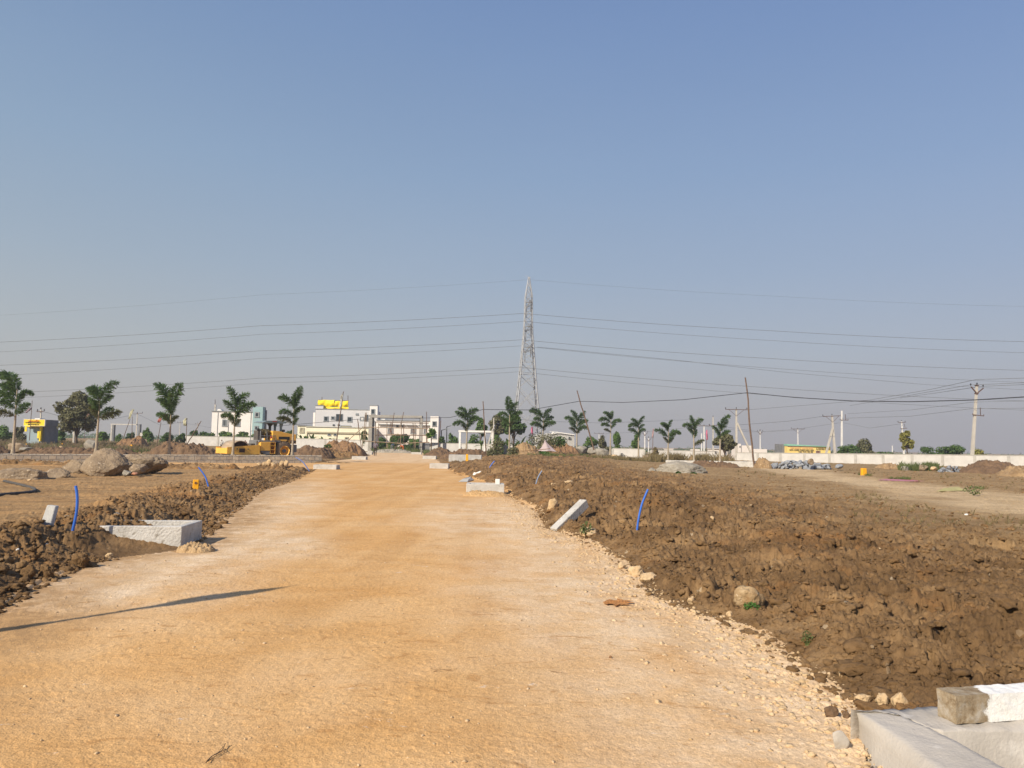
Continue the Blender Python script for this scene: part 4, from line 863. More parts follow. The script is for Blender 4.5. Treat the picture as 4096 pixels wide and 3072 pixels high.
t = BB('tarpaulin', 'bright yellow tarpaulin stretched over a frame on the grey house roof', 'tarpaulin', 1333, 147); t.r.location.z = t.o.z
rs = random.Random(3)
def cloth_grid(o, u0, u1, v0, v1, Y, bulge, seed, nx=26, ny=8, name='sheet', mat=TARP, parent=None, edge=0.6):
    rs = random.Random(seed); vs = []; fs = []
    for layer in (0, 1):
        for j in range(ny+1):
            for i in range(nx+1):
                s, q = i/nx, j/ny; p = P(u0+(u1-u0)*s, v0+(v1-v0)*q+edge*math.sin(s*9+seed)*(1-q), Y)-o
                d = bulge*math.sin(math.pi*q)*(0.6+0.4*math.sin(s*7+seed))+0.035*math.sin(s*19+q*5+seed)+rs.uniform(-.01, .01); vs.append((p.x, p.y-d+(0.06 if layer else 0), p.z))
        k = layer*(nx+1)*(ny+1)
        for j in range(ny):
            for i in range(nx):
                a = k+j*(nx+1)+i; f = (a, a+1, a+nx+2, a+nx+1); fs.append(f if layer else f[::-1])
    mb = MB(); mb.add(vs, fs, True); return mb.build(name, mat, parent)
cloth_grid(t.o, 1273, 1338, 1600, 1627, 147, 0.45, 1, parent=t.r); cloth_grid(t.o, 1339, 1393, 1604, 1627, 147, 0.4, 2, parent=t.r); cloth_grid(t.o, 1296, 1394, 1628, 1637, 146.6, 0.25, 4, ny=3, parent=t.r)
fr = MB()
for (u, v) in ((1288, 1588), (1338, 1600), (1392, 1582), (1273, 1600)): p = P(u, v, 147.5)-t.o; q = P(u, 1640, 147.5)-t.o; fr.tube([p, q], 0.06, 5)
fr.beam(P(1272, 1600, 147.5)-t.o, P(1394, 1603, 147.5)-t.o, 0.08); fr.build('frame', RUST, t.r)
# white long house behind the gate
b = BB('house', 'long white house with brown shutters and a corner tower, seen through the grey gateway', 'house', 1620, 142)
w = b.part('wall', HP, [(1504, 1727, 1683, 1800)], depth=9, ground=True); b.part('roof', FRG, [(1503, 1724, 1680.5, 1683)], w, depth=9.4, dy=-0.2)
tw = b.part('stair_tower', HW, [(1720, 1753, 1665, 1800)], depth=5, dy=-0.6, ground=True)
b.part('ledge', FRG, [(1512, 1577, 1696, 1698.5), (1580, 1618, 1697.5, 1700), (1622, 1667, 1699, 1701.5), (1672, 1719, 1700, 1702.5)], depth=0.5, dy=-0.5)
for (u0, u1) in ((1551, 1573), (1642, 1664), (1694, 1704)): b.window(u0, u1, 1712+(u0-1551)*0.02, 1734+(u0-1551)*0.02, FRG, BRWN, fw=0.16, bars=True)
for v in (1685, 1734): b.window(1729, 1746, v, v+21, FRG, fw=0.13, dy=-0.6)
for u in (1585, 1606): b.window(u, u+10, 1701, 1709, DGREY, GLASS, fw=0.05, name='vent')
b.part('water_tank', WHITE, [(1526, 1541, 1674, 1681)], depth=1.3, dy=2)
# shop on the left
b = BB('shop', 'small yellow-fronted shop with a shutter, at the far left', 'shop', 140, 96)
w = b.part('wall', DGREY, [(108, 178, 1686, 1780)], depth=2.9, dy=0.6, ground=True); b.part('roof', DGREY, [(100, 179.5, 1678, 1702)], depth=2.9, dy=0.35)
sg = b.part('signboard', SHOPY, [(95, 178, 1678, 1703)], depth=0.25, dy=-0.5); b.part('sign_border', WHITE, [(94, 179, 1676.8, 1678), (94, 179, 1703, 1704), (94, 95, 1678, 1703), (178, 179, 1678, 1703)], sg, depth=0.25, dy=-0.52)
b.part('shutter', SHUT, [(108, 158, 1709, 1775)], depth=0.08, dy=0.5); b.part('door_frame', SHOPY, [(106, 160, 1704, 1708), (157, 162, 1708, 1765)], depth=0.35, dy=0.2)
for (u0, u1, v0, v1) in ((99, 107, 1704, 1726), (149, 157, 1725, 1753)): b.part('side_board', SHOPY, [(u0, u1, v0, v1)], depth=0.08, dy=-0.7)
b.part('roof_tank', WHITE, [(139, 160, 1673, 1677)], depth=1.0, dy=1.5)
sign_text('అవంతిక', b.r, 136, 1684, 95.5, 0.30, REDP, b.o, sx=1.3); sign_text('హార్డ్వేర్ సెంటర్ & ఎలక్ట్రికల్', b.r, 132, 1690.5, 95.5, 0.14, BLKP, b.o, sx=1.0); sign_text('సెల్: 98 48 022 338', b.r, 134, 1698, 95.5, 0.14, BLKP, b.o, sx=1.2)
# yellow painted office on the right
b = BB('office', 'long yellow painted office building with a green roof edge and big lettering', 'building', 3235, 150)
wl = b.part('wall', M('faded_yellow_paint', (0.80, 0.62, 0.22), (0.76, 0.55, 0.17), 0.8), [(3149, 3322, 1786, 1822)], depth=5, ground=True)
ro = MB(); c0 = P(3149, 1776, 149.7)-b.o; c1 = P(3322, 1786, 149.7)-b.o; c2 = P(3322, 1787.2, 149.7)-b.o; c3 = P(3149, 1783, 149.7)-b.o
ro.add([c0, c1, c2, c3]+[q+Vector((0, 5.5, 0)) for q in (c0, c1, c2, c3)], [(3, 2, 1, 0), (0, 1, 5, 4), (4, 5, 6, 7), (1, 2, 6, 5), (2, 3, 7, 6), (3, 0, 4, 7)]); ro.build('roof', M('green_roof_edge', (0.25, 0.50, 0.36), (0.2, 0.42, 0.3)), b.r)
b.part('side_block', DGREY, [(3127, 3148.6, 1776, 1822)], depth=4, dy=1.5, ground=True); b.window(3262, 3281, 1802, 1820, SAND, BRWN, fw=0.1, name='door')
sign_text('J.H REAL ESTATES', b.r, 3206, 1792.5, 149.9, 0.52, FADED, b.o, sx=1.05); sign_text('& DEVELOPERS', b.r, 3293, 1795.5, 149.9, 0.50, BLKP, b.o, sx=0.82); sign_text('PLOTS - HOUSES - AGRICULTURAL LANDS', b.r, 3206, 1800.5, 149.9, 0.26, BLKP, b.o, sx=0.95); sign_text('CELL 98 49 900 948', b.r, 3222, 1807.5, 149.9, 0.34, BLKP, b.o, sx=0.95)
b = BB('house', 'small white flat-roofed house far behind the right wall', 'house', 2980, 190); b.part('wall', HP, [(2953, 2964, 1775, 1815), (2964.2, 3007, 1782, 1815, 0.3)], depth=6, ground=True); b.window(2957, 2962, 1783, 1789, FRG, fw=0.08); b.part('railing', HP, [(3008, 3068, 1796, 1815, 1.0, 0.3)], ground=True)
b = BB('house', 'low white roof just above the short wall, behind a dusty shrub', 'house', 2885, 170); b.part('wall', HP, [(2858, 2910, 1796, 1815)], depth=6, ground=True); b.part('roof', HW, [(2856, 2912, 1794.5, 1796)], depth=6.6, dy=-0.3)
b = BB('house', 'distant pale house tops left of the pink flag pole', 'house', 2700, 230); b.part('wall', HP, [(2672, 2694, 1795, 1810), (2780, 2800, 1797, 1812, 2)], depth=6, ground=True); b.part('roof', HW, [(2670, 2696, 1793.5, 1795)], depth=6.5, dy=-0.2)
# corrugated white shed
b = BB('shed', 'white corrugated metal shed with two small square openings', 'shed', 2230, 96)
mb = MB(); a = P(2140, 1760, 96)-b.o; c = P(2297, 1760, 96)-b.o; vs = []; fs = []; n = 150
for i in range(n+1):
    t_ = i/n; u = 2140+157*t_; vt = 1735+ (3 if t_ < 0.25 else 0) - 6*max(0, 1-abs(t_-0.55)/0.42) + 3*t_; p = P(u, vt, 96)-b.o; y = 0.06*(1 if (i % 4) < 2 else -1)
    vs += [(p.x, y, -1.0), (p.x, y, p.z)]
    if i: k_ = len(vs); fs.append((k_-4, k_-2, k_-1, k_-3))
mb.add(vs, fs); mb.box(((a.x+c.x)/2, 1.6, P(2220, 1742, 96).z/2-b.o.z/2-0.2), (c.x-a.x-0.1, 2.9, P(2220, 1742, 96).z-b.o.z+0.2))
mb.build('wall', M('white_metal_sheet', (0.72, 0.71, 0.68), (0.62, 0.61, 0.58), 3, 0.6, stretch=(4, 4, 0.4)), b.r)
rf = MB(); pts = [(2202, 1736.5), (2226, 1731), (2242, 1731), (2298, 1739)]
for (p0, p1) in zip(pts[:-1], pts[1:]): rf.beam(P(*p0, 95.8)-b.o, P(*p1, 95.8)-b.o, 0.10, 0.10); 
rf.build('roof_edge', WHITE, b.r)
for (u0, u1) in ((2223, 2231), (2273, 2282)): b.window(u0, u1, 1748, 1755, FRG, GLASS, fw=0.03, dy=-0.12)
b.part('roof_rack', WHITE, [(2198, 2233, 1726, 1727.2), (2208, 2216, 1727, 1733), (2231, 2232.5, 1727, 1733)], depth=0.3, dy=0.4)
# white frame gateway (left of the pylon)
b = BB('frame_gateway', 'white painted square concrete frame gateway with three posts', 'gateway', 1905, 108)
b.part('lintel', WHITE, [(1834, 1972, 1722, 1729)], depth=0.5, dy=-0.02); 
for (u0, u1) in ((1835, 1843), (1936, 1942), (1965, 1971)): b.part('post', WHITE, [(u0, u1, 1729.1, 1800)], depth=0.45, ground=True)
b.part('rear_lintel', DGREY, [(1843, 1964, 1730, 1733)], depth=0.3, dy=1.2)
# unfinished grey frame far left
b = BB('frame_gateway', 'bare unfinished concrete frame with one beam, beyond the left field', 'gateway', 500, 130)
b.part('lintel', CONC_L, [(442, 545, 1695.5, 1699.5)], depth=0.6)
for (u0, u1, m_) in ((442, 447, CONC_L), (447.2, 455, DGREY), (552, 559, DGREY)): b.part('post', m_, [(u0, u1, 1699.6 if u1 < 460 else 1697, 1765)], depth=0.5, ground=True)  # darker strips hold the shaded column faces in their colour
b.part('wall_stub', CONC_L, [(556, 573, 1731, 1745)], depth=0.5)
# grey gateway at the road end
GY = 116
b = BB('gateway', 'tall bare grey concrete gateway spanning the end of the road', 'gateway', 1580, GY)
GATEC = M('raw_gate_concrete', (0.36, 0.345, 0.31), (0.28, 0.265, 0.235), 1.5, 0.9, 0.2, 20, c3=(0.2, 0.19, 0.17), spots=-0.02); b.part('lintel', GATEC, [(1476, 1688, 1661, 1671.5)], depth=1.6); b.part('column', GATEC, [(1473, 1487, 1671.7, 1810)], depth=0.5, ground=True); b.part('column', GATEC, [(1679, 1689, 1672, 1812)], depth=0.5, ground=True)
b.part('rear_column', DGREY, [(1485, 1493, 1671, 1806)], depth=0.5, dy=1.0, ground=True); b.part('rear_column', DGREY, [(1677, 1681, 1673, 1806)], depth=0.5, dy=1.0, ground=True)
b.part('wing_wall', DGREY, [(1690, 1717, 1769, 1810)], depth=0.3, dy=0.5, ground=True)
# scaffolding
s = BB('scaffolding', 'rickety timber pole scaffolding standing inside the gateway', 'scaffolding', 1580, 113)
def spole(u0, v0, u1, v1, dy=0.0, r=0.05, mat=BAMBOO):
    a = P(u0, v0, 113+dy)-s.o; c = P(u1, v1, 113+dy)-s.o; m_ = MB(); m_.tube([a, a.lerp(c, .5)+Vector((rnd(-.04, .04), 0, 0)), c], r, 6); m_.build('pole', mat, s.r)
random.seed(4)
for (u0, v0, u1, v1, dy, mt_) in ((1503, 1687, 1500, 1808, 0, BAMBOO), (1515, 1693, 1513, 1808, .6, BAMBOO), (1548, 1690, 1547, 1812, 0, LATH), (1562, 1690, 1560, 1735, 1, BAMBOO), (1577, 1651, 1565, 1740, .4, BAMBOO), (1567, 1690, 1568, 1808, .8, BAMBOO), (1603, 1690, 1606, 1740, 0, LATH), (1604, 1738, 1598, 1815, -.5, LATH), (1614, 1697, 1615, 1806, 1, BAMBOO), (1652, 1691, 1658, 1810, 0, BAMBOO), (1660, 1692, 1661, 1800, .7, LATH), (1706, 1647, 1709, 1770, .3, BAMBOO), (1704, 1690, 1706, 1770, .9, BAMBOO), (1615, 1648, 1605, 1700, 1.2, BAMBOO), (1552, 1776, 1551, 1812, -.3, LATH), (1462, 1650, 1448, 1800, .5, LATH), (1466, 1650, 1459, 1765, .9, LATH), (1575, 1806, 1598, 1752, .2, BAMBOO)): spole(u0, v0, u1, v1, dy, mat=mt_)
for (u0, v0, u1, v1, mt_) in ((1500, 1688, 1715, 1693, BAMBOO), (1448, 1708, 1712, 1715, LATH), (1545, 1739, 1608, 1738, LATH), (1500, 1740, 1712, 1742, BAMBOO), (1448, 1764, 1600, 1773, LATH), (1590, 1774, 1717, 1769, LATH), (1450, 1738, 1475, 1739, LATH)): spole(u0, v0, u1, v1, -0.2, 0.06, mt_)
stick('timber_pole', 'long straight pole propped diagonally left of the gateway', 'pole', (P(1380, 1773, 100), P(1447, 1713, 100)), 0.05, 0.04, LATH)
stick('timber_pole', 'thin pole standing left of the scaffold with a wire at its head', 'pole', (P(1446, 1798, 97), P(1431, 1678, 97)), 0.045, 0.035, BAMBOO)
# loose stone footing across the gate opening
heap('row of loose grey footing stones across the gateway floor', 1487, 1668, 1801, 108, 1.6, 71, GRANITE, 0.45, None, 'stone_footing', cat='stone footing')
# street lamps
for (u, v, lab) in ((1766, 1716, 'shorter street lamp right of the tower house'), (1787, 1702, 'taller street lamp right of the tower house')):
    b = BB('street_lamp', lab, 'street lamp', u, 150, 'street lamps'); m_ = MB(); p = P(u, v+5, 150)-b.o; m_.tube([(0, 0, 0), (p.x, 0, p.z)], 0.09, 6); q = P(u+21, v, 150)-b.o; m_.tube([(p.x, 0, p.z), (q.x, 0, q.z)], 0.06, 6); m_.build('post', BLACK, b.r)
    m_ = MB(); m_.box((q.x, 0, q.z), (0.9, 0.3, 0.14)); m_.build('lamp_head', FRG, b.r)
# ------------------------------------------------------------------ flags
def flag(label, pole, cloth, mat, Y, seed=1, r=0.045, two=None):
    (u0, v0), (u1, v1) = pole; b = P(u0, v0, Y); rt = empty('flag', b, label, 'flag', 'cloth flags on poles around the plots'); m_ = MB(); m_.tube([(0, 0, -0.3), P(u1, v1, Y)-b], [r, r*0.7], 6); m_.build('pole', BAMBOO, rt)
    vs = []; fs = []; n = 10; top = cloth[0]
    for i, (ua, ub, v) in enumerate(cloth):
        for j in range(5):
            p = P(ua+(ub-ua)*j/4, v, Y)-b; vs.append((p.x, -0.05-0.12*math.sin(j*2.1+i*1.3+seed), p.z))
    nr = len(cloth)
    for i in range(nr-1):
        for j in range(4): a = i*5+j; fs.append((a, a+1, a+6, a+5))
    m_ = MB(); m_.add(vs, fs, True); o = m_.build('cloth', mat, rt); so = o.modifiers.new('thick', 'SOLIDIFY'); so.thickness = 0.02
    return rt
def fl(name, c, d): return leafmat(name, c, d, 0.25)
CREAM = fl('cream_cloth', (0.72, 0.70, 0.50), (0.62, 0.60, 0.42)); PINK = fl('pink_cloth', (0.72, 0.16, 0.30), (0.70, 0.28, 0.38)); PWHITE = fl('pale_pink_cloth', (0.70, 0.52, 0.50), (0.66, 0.36, 0.36)); REDC = fl('red_cloth', (0.55, 0.12, 0.09), (0.60, 0.30, 0.28)); ORC = fl('orange_pink_cloth', (0.75, 0.35, 0.25), (0.7, 0.5, 0.42)); STRC = fl('striped_cloth', (0.58, 0.53, 0.58), (0.25, 0.12, 0.20)); WCL = fl('white_cloth', (0.72, 0.71, 0.64), (0.62, 0.60, 0.52))
flag('mauve and white flag on a thin grey pole in front of the yellow shop', ((118, 1752), (129, 1602)), [(121, 127, 1630), (113, 125, 1636), (106, 117, 1644), (102, 109, 1652)], STRC, 88, 1)
flag('small orange-pink flag before the olive tree', ((338, 1745), (342, 1676)), [(354, 358, 1655), (346, 355, 1663), (340, 350, 1671), (338, 344, 1675)], ORC, 90, 2, 0.03)
flag('large cream flag on a pole slanting left of the palm, the farther left one', ((492, 1748), (520, 1677)), [(530, 537, 1637), (520, 533, 1648), (517, 528, 1662), (515, 522, 1676)], CREAM, 88, 3)
flag('red and white flag behind the third palm from the left', ((626, 1780), (644, 1690)), [(643, 649, 1655), (640, 650, 1668), (633, 648, 1680), (632, 640, 1690)], REDC, 84, 4)
flag('cream flag on a straight pole at the end of the boundary wall', ((744, 1786), (748, 1672)), [(742, 748, 1672), (733, 747, 1684), (735, 746, 1696), (737, 744, 1703)], CREAM, 84, 5)
flag('long white flag high on the tall crooked pole before the grey house', ((1340, 1800), (1374, 1566)), [(1372, 1375, 1572), (1363, 1373, 1585), (1362, 1370, 1605), (1359, 1369, 1620), (1358, 1365, 1634)], WCL, 86, 6, 0.07)
flag('pink and white hanging flag between palm and white vee poles', ((2610, 1800), (2613, 1714)), [(2611, 2615, 1714), (2609, 2615, 1726), (2608, 2614, 1738), (2608, 2613, 1750)], PWHITE, 104, 7)
flag('bright pink flag beside the wide tee-armed pole', ((2825, 1808), (2826, 1720)), [(2824, 2829, 1720), (2822, 2830, 1734), (2825, 2831, 1748), (2826, 2830, 1760)], PINK, 104, 8)
flag('pink flag hanging beside the pylon leg', ((2132, 1790), (2131, 1705)), [(2125, 2131, 1708), (2124, 2131, 1720), (2125, 2131, 1730), (2126, 2131, 1738)], PINK, 100, 9)
stick('timber_pole', 'short grey rod standing behind the third palm from the left', 'pole', (P(528, 1750, 90), P(529, 1665, 90)), 0.04, 0.03)
# off-frame flag pole whose shadow crosses the road
tip = flat(1150, 2340); L = 4.4/math.tan(SUN_EL); bpos = tip+Vector((math.sin(SUN_AZ), math.cos(SUN_AZ), 0))*L
rt = empty('flag', (bpos.x, bpos.y, Hz(bpos.x, bpos.y)), 'furled flag on a pole outside the picture to the left, shading the road', 'flag'); m_ = MB(); m_.tube([(0, 0, -0.3), (0.05, 0, 2.2), (0, 0, 4.4)], [0.035, 0.03, 0.012], 6); m_.build('pole', BAMBOO, rt)
m_ = MB(); prof = [(4.25, 0.02), (4.0, 0.09), (3.75, 0.13), (3.5, 0.10), (3.3, 0.05), (3.1, 0.035), (2.8, 0.03), (2.5, 0.07), (2.3, 0.09), (2.1, 0.05), (1.9, 0.03)]; m_.lathe((0.03, 0, 0), (0, 0, 1), prof[::-1], 10); m_.build('cloth', CREAM, rt)
# ------------------------------------------------------------------ people
def person(label, u, vfeet, Y, h, shirt, trousers, pose='stand', hair=(0.02, 0.018, 0.016), face=0.0, group=None):
    S = h/1.72; J = {}
    def j(n, x, y, z, r): J[n] = (Vector((x, y, z))*S, r*S)
    if pose == 'bend':
        j('pel', 0, .05, .90, .13); j('sp', .16, -.02, 1.02, .12); j('ch', .32, -.06, 1.12, .14); j('nk', .45, -.08, 1.14, .055); j('hd', .53, -.08, 1.12, .085); j('ht', .62, -.08, 1.10, .07)
        arms = ((.36, -.24, 1.06), (.42, -.26, .80), (.56, -.22, .62)), ((.36, .14, 1.06), (.40, .16, .82), (.5, .1, .62))
    else:
        j('pel', 0, 0, .93, .135); j('sp', 0, 0, 1.10, .125); j('ch', 0, -.01, 1.30, .155); j('nk', 0, -.01, 1.47, .055); j('hd', 0, -.02, 1.58, .085); j('ht', 0, -.01, 1.66, .075)
        arms = ((-.20, 0, 1.38), (-.27, -.02, 1.14), (-.14, -.22, 1.02)), ((.20, 0, 1.38), (.28, -.02, 1.14), (.16, -.24, 1.06))
    for s, a in zip('lr', arms):
        j('sh'+s, *a[0], .062); j('el'+s, *a[1], .045); j('wr'+s, *a[2], .033); d = (Vector(a[2])-Vector(a[1])).normalized(); q = Vector(a[2])+d*.08; j('pa'+s, *q, .036)
        for k, o in enumerate((-.03, -.01, .01, .03)): w = q+d*(.07+.012*(k in (1, 2)))+Vector((0, o, 0)); j('f%d%s' % (k, s), *w, .010)
        w = q+Vector((.035, -.03, 0)); j('th'+s, *w, .012)
    for s, x, y in (('l', -.10, .05), ('r', .10, -.08)):
        j('hi'+s, x, 0, .88, .09); j('kn'+s, x, y*.5-.02, .50, .058); j('an'+s, x, y, .09, .042); j('to'+s, x*1.1, y-.15, .035, .035)
    E = [('pel', 'sp'), ('sp', 'ch'), ('ch', 'nk'), ('nk', 'hd'), ('hd', 'ht')]
    for s in 'lr':
        E += [('ch', 'sh'+s), ('sh'+s, 'el'+s), ('el'+s, 'wr'+s), ('wr'+s, 'pa'+s), ('pa'+s, 'th'+s), ('pel', 'hi'+s), ('hi'+s, 'kn'+s), ('kn'+s, 'an'+s), ('an'+s, 'to'+s)]+[('pa'+s, 'f%d%s' % (k, s)) for k in range(4)]
    names = list(J); ix = {n: i for i, n in enumerate(names)}; me = bpy.data.meshes.new('tmp'); me.from_pydata([J[n][0] for n in names], [(ix[a], ix[b_]) for a, b_ in E], [])
    o = bpy.data.objects.new('tmp', me); SC.collection.objects.link(o); sk = o.modifiers.new('s', 'SKIN'); lay = me.skin_vertices[0] if me.skin_vertices else None
    if lay is None:
        bm_ = __import__('bmesh').new(); bm_.from_mesh(me); bm_.verts.layers.skin.verify(); bm_.to_mesh(me); bm_.free(); lay = me.skin_vertices[0]
    for n in names: lay.data[ix[n]].radius = (J[n][1],)*2
    lay.data[ix['pel']].use_root = True; ss = o.modifiers.new('d', 'SUBSURF'); ss.levels = 2; ss.render_levels = 2
    dg = bpy.context.evaluated_depsgraph_get(); m2 = bpy.data.meshes.new_from_object(o.evaluated_get(dg)); bpy.data.objects.remove(o)
    mats = [M('skin', (0.16, 0.085, 0.05), (0.13, 0.07, 0.04)), shirt, trousers, M('hair', hair, hair), BLACK]
    m2.materials.clear(); [m2.materials.append(x) for x in mats]; hd = J['hd'][0]; ch = J['ch'][0]
    for f in m2.polygons:
        c = f.center; f.use_smooth = True
        near = min(((c-(J[n][0])).length/ (J[n][1]+.02), n) for n in names)[1]
        k_ = 1
        if near in ('hd', 'ht'): k_ = 3 if (c.z > hd.z+.03*S or c.y > hd.y+.02*S) else 0
        elif near == 'nk' or near[:2] in ('wr', 'pa', 'th') or near[0] == 'f': k_ = 0
        elif near[:2] in ('to',): k_ = 4
        elif near[:2] in ('kn', 'an', 'hi') or (near == 'pel' and c.z < .93*S): k_ = 2
        f.material_index = k_
    ob = bpy.data.objects.new('person', m2); SC.collection.objects.link(ob); b_ = P(u, vfeet, Y); ob.location = b_; ob.rotation_euler = (0, 0, face); return tag(ob, label, 'person', group)
GREYSH = M('grey_patterned_shirt', (0.20, 0.17, 0.19), (0.11, 0.09, 0.11), 12); DARKT = M('dark_trousers', (0.045, 0.03, 0.028), (0.03, 0.02, 0.02)); BLUESH = M('navy_shirt', (0.04, 0.07, 0.13), (0.03, 0.05, 0.09)); ORSH = M('orange_shirt', (0.62, 0.16, 0.04), (0.5, 0.12, 0.03)); WSH = M('off_white_shirt', (0.5, 0.48, 0.44), (0.4, 0.38, 0.35)); MARSH = M('maroon_shirt', (0.2, 0.06, 0.06), (0.15, 0.05, 0.05))
person('person in a grey shirt and dark trousers standing on the road with arms folded low', 1501, 1824, 84, 1.68, GREYSH, DARKT)
person('person in navy clothes bending under the scaffolding', 1566, 1802, 112, 1.5, BLUESH, M('grey_trousers', (0.2, 0.2, 0.21)), 'bend')
person('person in orange crouched among the scaffold poles', 1611, 1804, 112, 1.30, ORSH, ORSH, 'bend', face=math.pi)
person('person in a pale shirt seen over the dark soil by the white wall', 885, 1806, 92, 1.5, WSH, DARKT)
person('person in maroon seen above the roller drum', 979, 1806, 92, 1.45, MARSH, DARKT)
# ------------------------------------------------------------------ yellow plot markers
def marker(label, u0, u1, v0, v1, Y=None, digit=None, rz=0.0, tilt=0.0):
    um = (u0+u1)/2; Y = Y or G(um, v1).y; b = P(um, v1, Y); w = (u1-u0)*Y/F_PX; h = (v1-v0)*Y/F_PX
    r = empty('plot_marker', b, label, 'plot marker', 'yellow painted plot markers', rz); r.rotation_euler = (0, tilt, rz); m_ = MB(); m_.box((0, 0, h/2-0.08), (w, w*0.75, h+0.16), taper=0.9); m_.build('stone', YEL, r, bevel=min(w*0.1, .02))
    if digit is not None:
        d = MB(); d.lathe((0, -w*0.385, h*0.62), (0, -1, 0), [(0, w*.10), (.006, w*.10), (.006, w*.2), (0, w*.2)], 10) if digit == 0 else d.box((0, -w*0.39, h*0.62), (w*.16, .012, h*.26)); d.build('painted_number', BRWN, r)
    return r
for (a, c, d, e_, dg_, lab) in ((102, 109, 1775, 1788, None, 'beside the dark-bellied boulder, far left'), (245, 251, 1773, 1788, 1, 'left of the white slab in the left field'), (327, 337, 1792, 1811, 0, 'nearest behind the stone wall, with a brown number'), (463, 467, 1768, 1777, None, 'small and far, left of the brown mound'), (519, 530, 1779, 1797, 1, 'on the dark soil right of the upright rock'), (618, 623, 1772, 1781, None, 'tiny and far, right of the brown mound'), (1347, 1356, 1799, 1816, 0, 'first of four near the gateway heap'), (1382, 1389, 1799, 1814, 0, 'second of four near the gateway heap'), (1409, 1414, 1796, 1807, None, 'third of four near the gateway heap'), (1423, 1428, 1793, 1803, 1, 'last of four near the gateway heap'), (1693, 1699, 1794, 1804, None, 'first right of the gateway, tilted'), (1712, 1716, 1802, 1809, None, 'middle one right of the gateway'), (1724, 1729, 1803, 1814, 1, 'last right of the gateway')):
    marker('small yellow marker stone '+lab, a, c, d, e_, digit=dg_)
marker('yellow marker block at the crest of the left soil bank, half buried', 771, 795, 1919, 1952, 20.5, digit=0, rz=0.3)
marker('bright yellow marker post in the dry grass of the right plot', 3445, 3465, 1873, 1902, digit=None, rz=0.2)
marker('yellow marker post standing beside the grey chamber by the road', 1863, 1873, 1817, 1836, 56)
# ------------------------------------------------------------------ concrete drain chambers and blocks
def box_at(name, label, cat, u0, u1, vt, vb, Y=None, depth=0.9, mat=CONC_L, group=None, open_=True, rz=0.0, bev=0.015, sink=0.15):
    um = (u0+u1)/2; Y = Y or flat(um, vb).y; b = P(um, vb, Y); w = (u1-u0)*Y/F_PX; h = (vb-vt)*Y/F_PX; t = 0.11
    r = empty(name, b, label, cat, group, rz); m_ = MB()
    if open_:
        for (c, s_) in (((0, t/2, 0), (w, t)), ((0, depth-t/2, 0), (w, t)), ((-w/2+t/2, depth/2, 0), (t, depth-2*t-.004)), ((w/2-t/2, depth/2, 0), (t, depth-2*t-.004))): m_.box((c[0], c[1], (h-sink)/2), (s_[0], s_[1], h+sink))
        m_.build('chamber_wall', mat, r, bev)
    else: m_.box((0, depth/2, (h-sink)/2), (w, depth, h+sink)); m_.build('slab', mat, r, bev)
    return r
GC = 'concrete drain chambers beside the road'
def chamber_corners():
    z = 0.31; FL_ = flat(392, 2104, z); FR_ = flat(728, 2106, z); BR_ = flat(810, 2081, z); BL_ = FL_+(BR_-FR_)
    r = empty('drain_chamber', (FL_.x, FL_.y, 0), 'open concrete drain chamber half buried in brown soil, near left', 'drain chamber', GC); m_ = MB(); t = 0.10
    ex = (FR_-FL_).normalized(); ey = (BR_-FR_).normalized(); W_ = (FR_-FL_).length; D_ = (BR_-FR_).length
    o = Vector((0, 0, 0)); up = Vector((0, 0, 0.47)); z0 = Vector((0, 0, z-0.47))
    for (p, a, c) in ((0*ex, ex*W_, ey*t), (ey*(D_-t), ex*W_, ey*t), (ey*(t+.002), ex*t, ey*(D_-2*t-.004)), (ex*(W_-t)+ey*(t+.002), ex*t, ey*(D_-2*t-.004))):
        q = p+z0; m_.add([q, q+a, q+a+c, q+c, q+up, q+a+up, q+a+c+up, q+c+up], [(3, 2, 1, 0), (4, 5, 6, 7), (0, 1, 5, 4), (1, 2, 6, 5), (2, 3, 7, 6), (3, 0, 4, 7)])
    m_.build('chamber_wall', CONC_L, r, 0.012); f_ = MB(); q = z0+ex*t+ey*t; f_.add([q+Vector((0, 0, .25)), q+ex*(W_-2*t)+Vector((0, 0, .2)), q+ex*(W_-2*t)+ey*(D_-2*t)+Vector((0, 0, .2)), q+ey*(D_-2*t)+Vector((0, 0, .3))], [(0, 1, 2, 3)]); f_.build('soil_fill', MAT_HEAP, r)
chamber_corners()
box_at('drain_chamber', 'pale concrete chamber with a white post on it, right road edge', 'drain chamber', 1865, 2016, 1937, 1978, group=GC, rz=0.03)
for (a, c, d, e_, lab) in ((1253, 1345, 1860, 1878, 'low white chamber at the near corner of the side road'), (1407, 1463, 1826, 1839, 'white chamber just beyond the stone wall end'), (1443, 1487, 1808, 1820, 'white chamber left of the standing person'), (1470, 1512, 1804, 1812, 'farthest left white chamber, behind the standing person'), (1645, 1685, 1809, 1819, 'far white chamber below the right gateway column'), (1690, 1744, 1824, 1837, 'white chamber second on the right before the gateway'), (1718, 1793, 1855, 1874, 'white chamber third on the right, with crumbled ends')):
    box_at('drain_chamber', lab, 'drain chamber', a, c, d, e_, group=GC)
box_at('drain_chamber', 'long grey concrete chamber beside a yellow marker and blue pipe', 'drain chamber', 1795, 1925, 1820, 1846, 60, 1.2, CONC, GC)
o = box_at('marker_post', 'small white post standing on the pale concrete chamber', 'post', 1981, 1999, 1917, 1941, 24.6, 0.12, WHITE, None, False, sink=0.0)
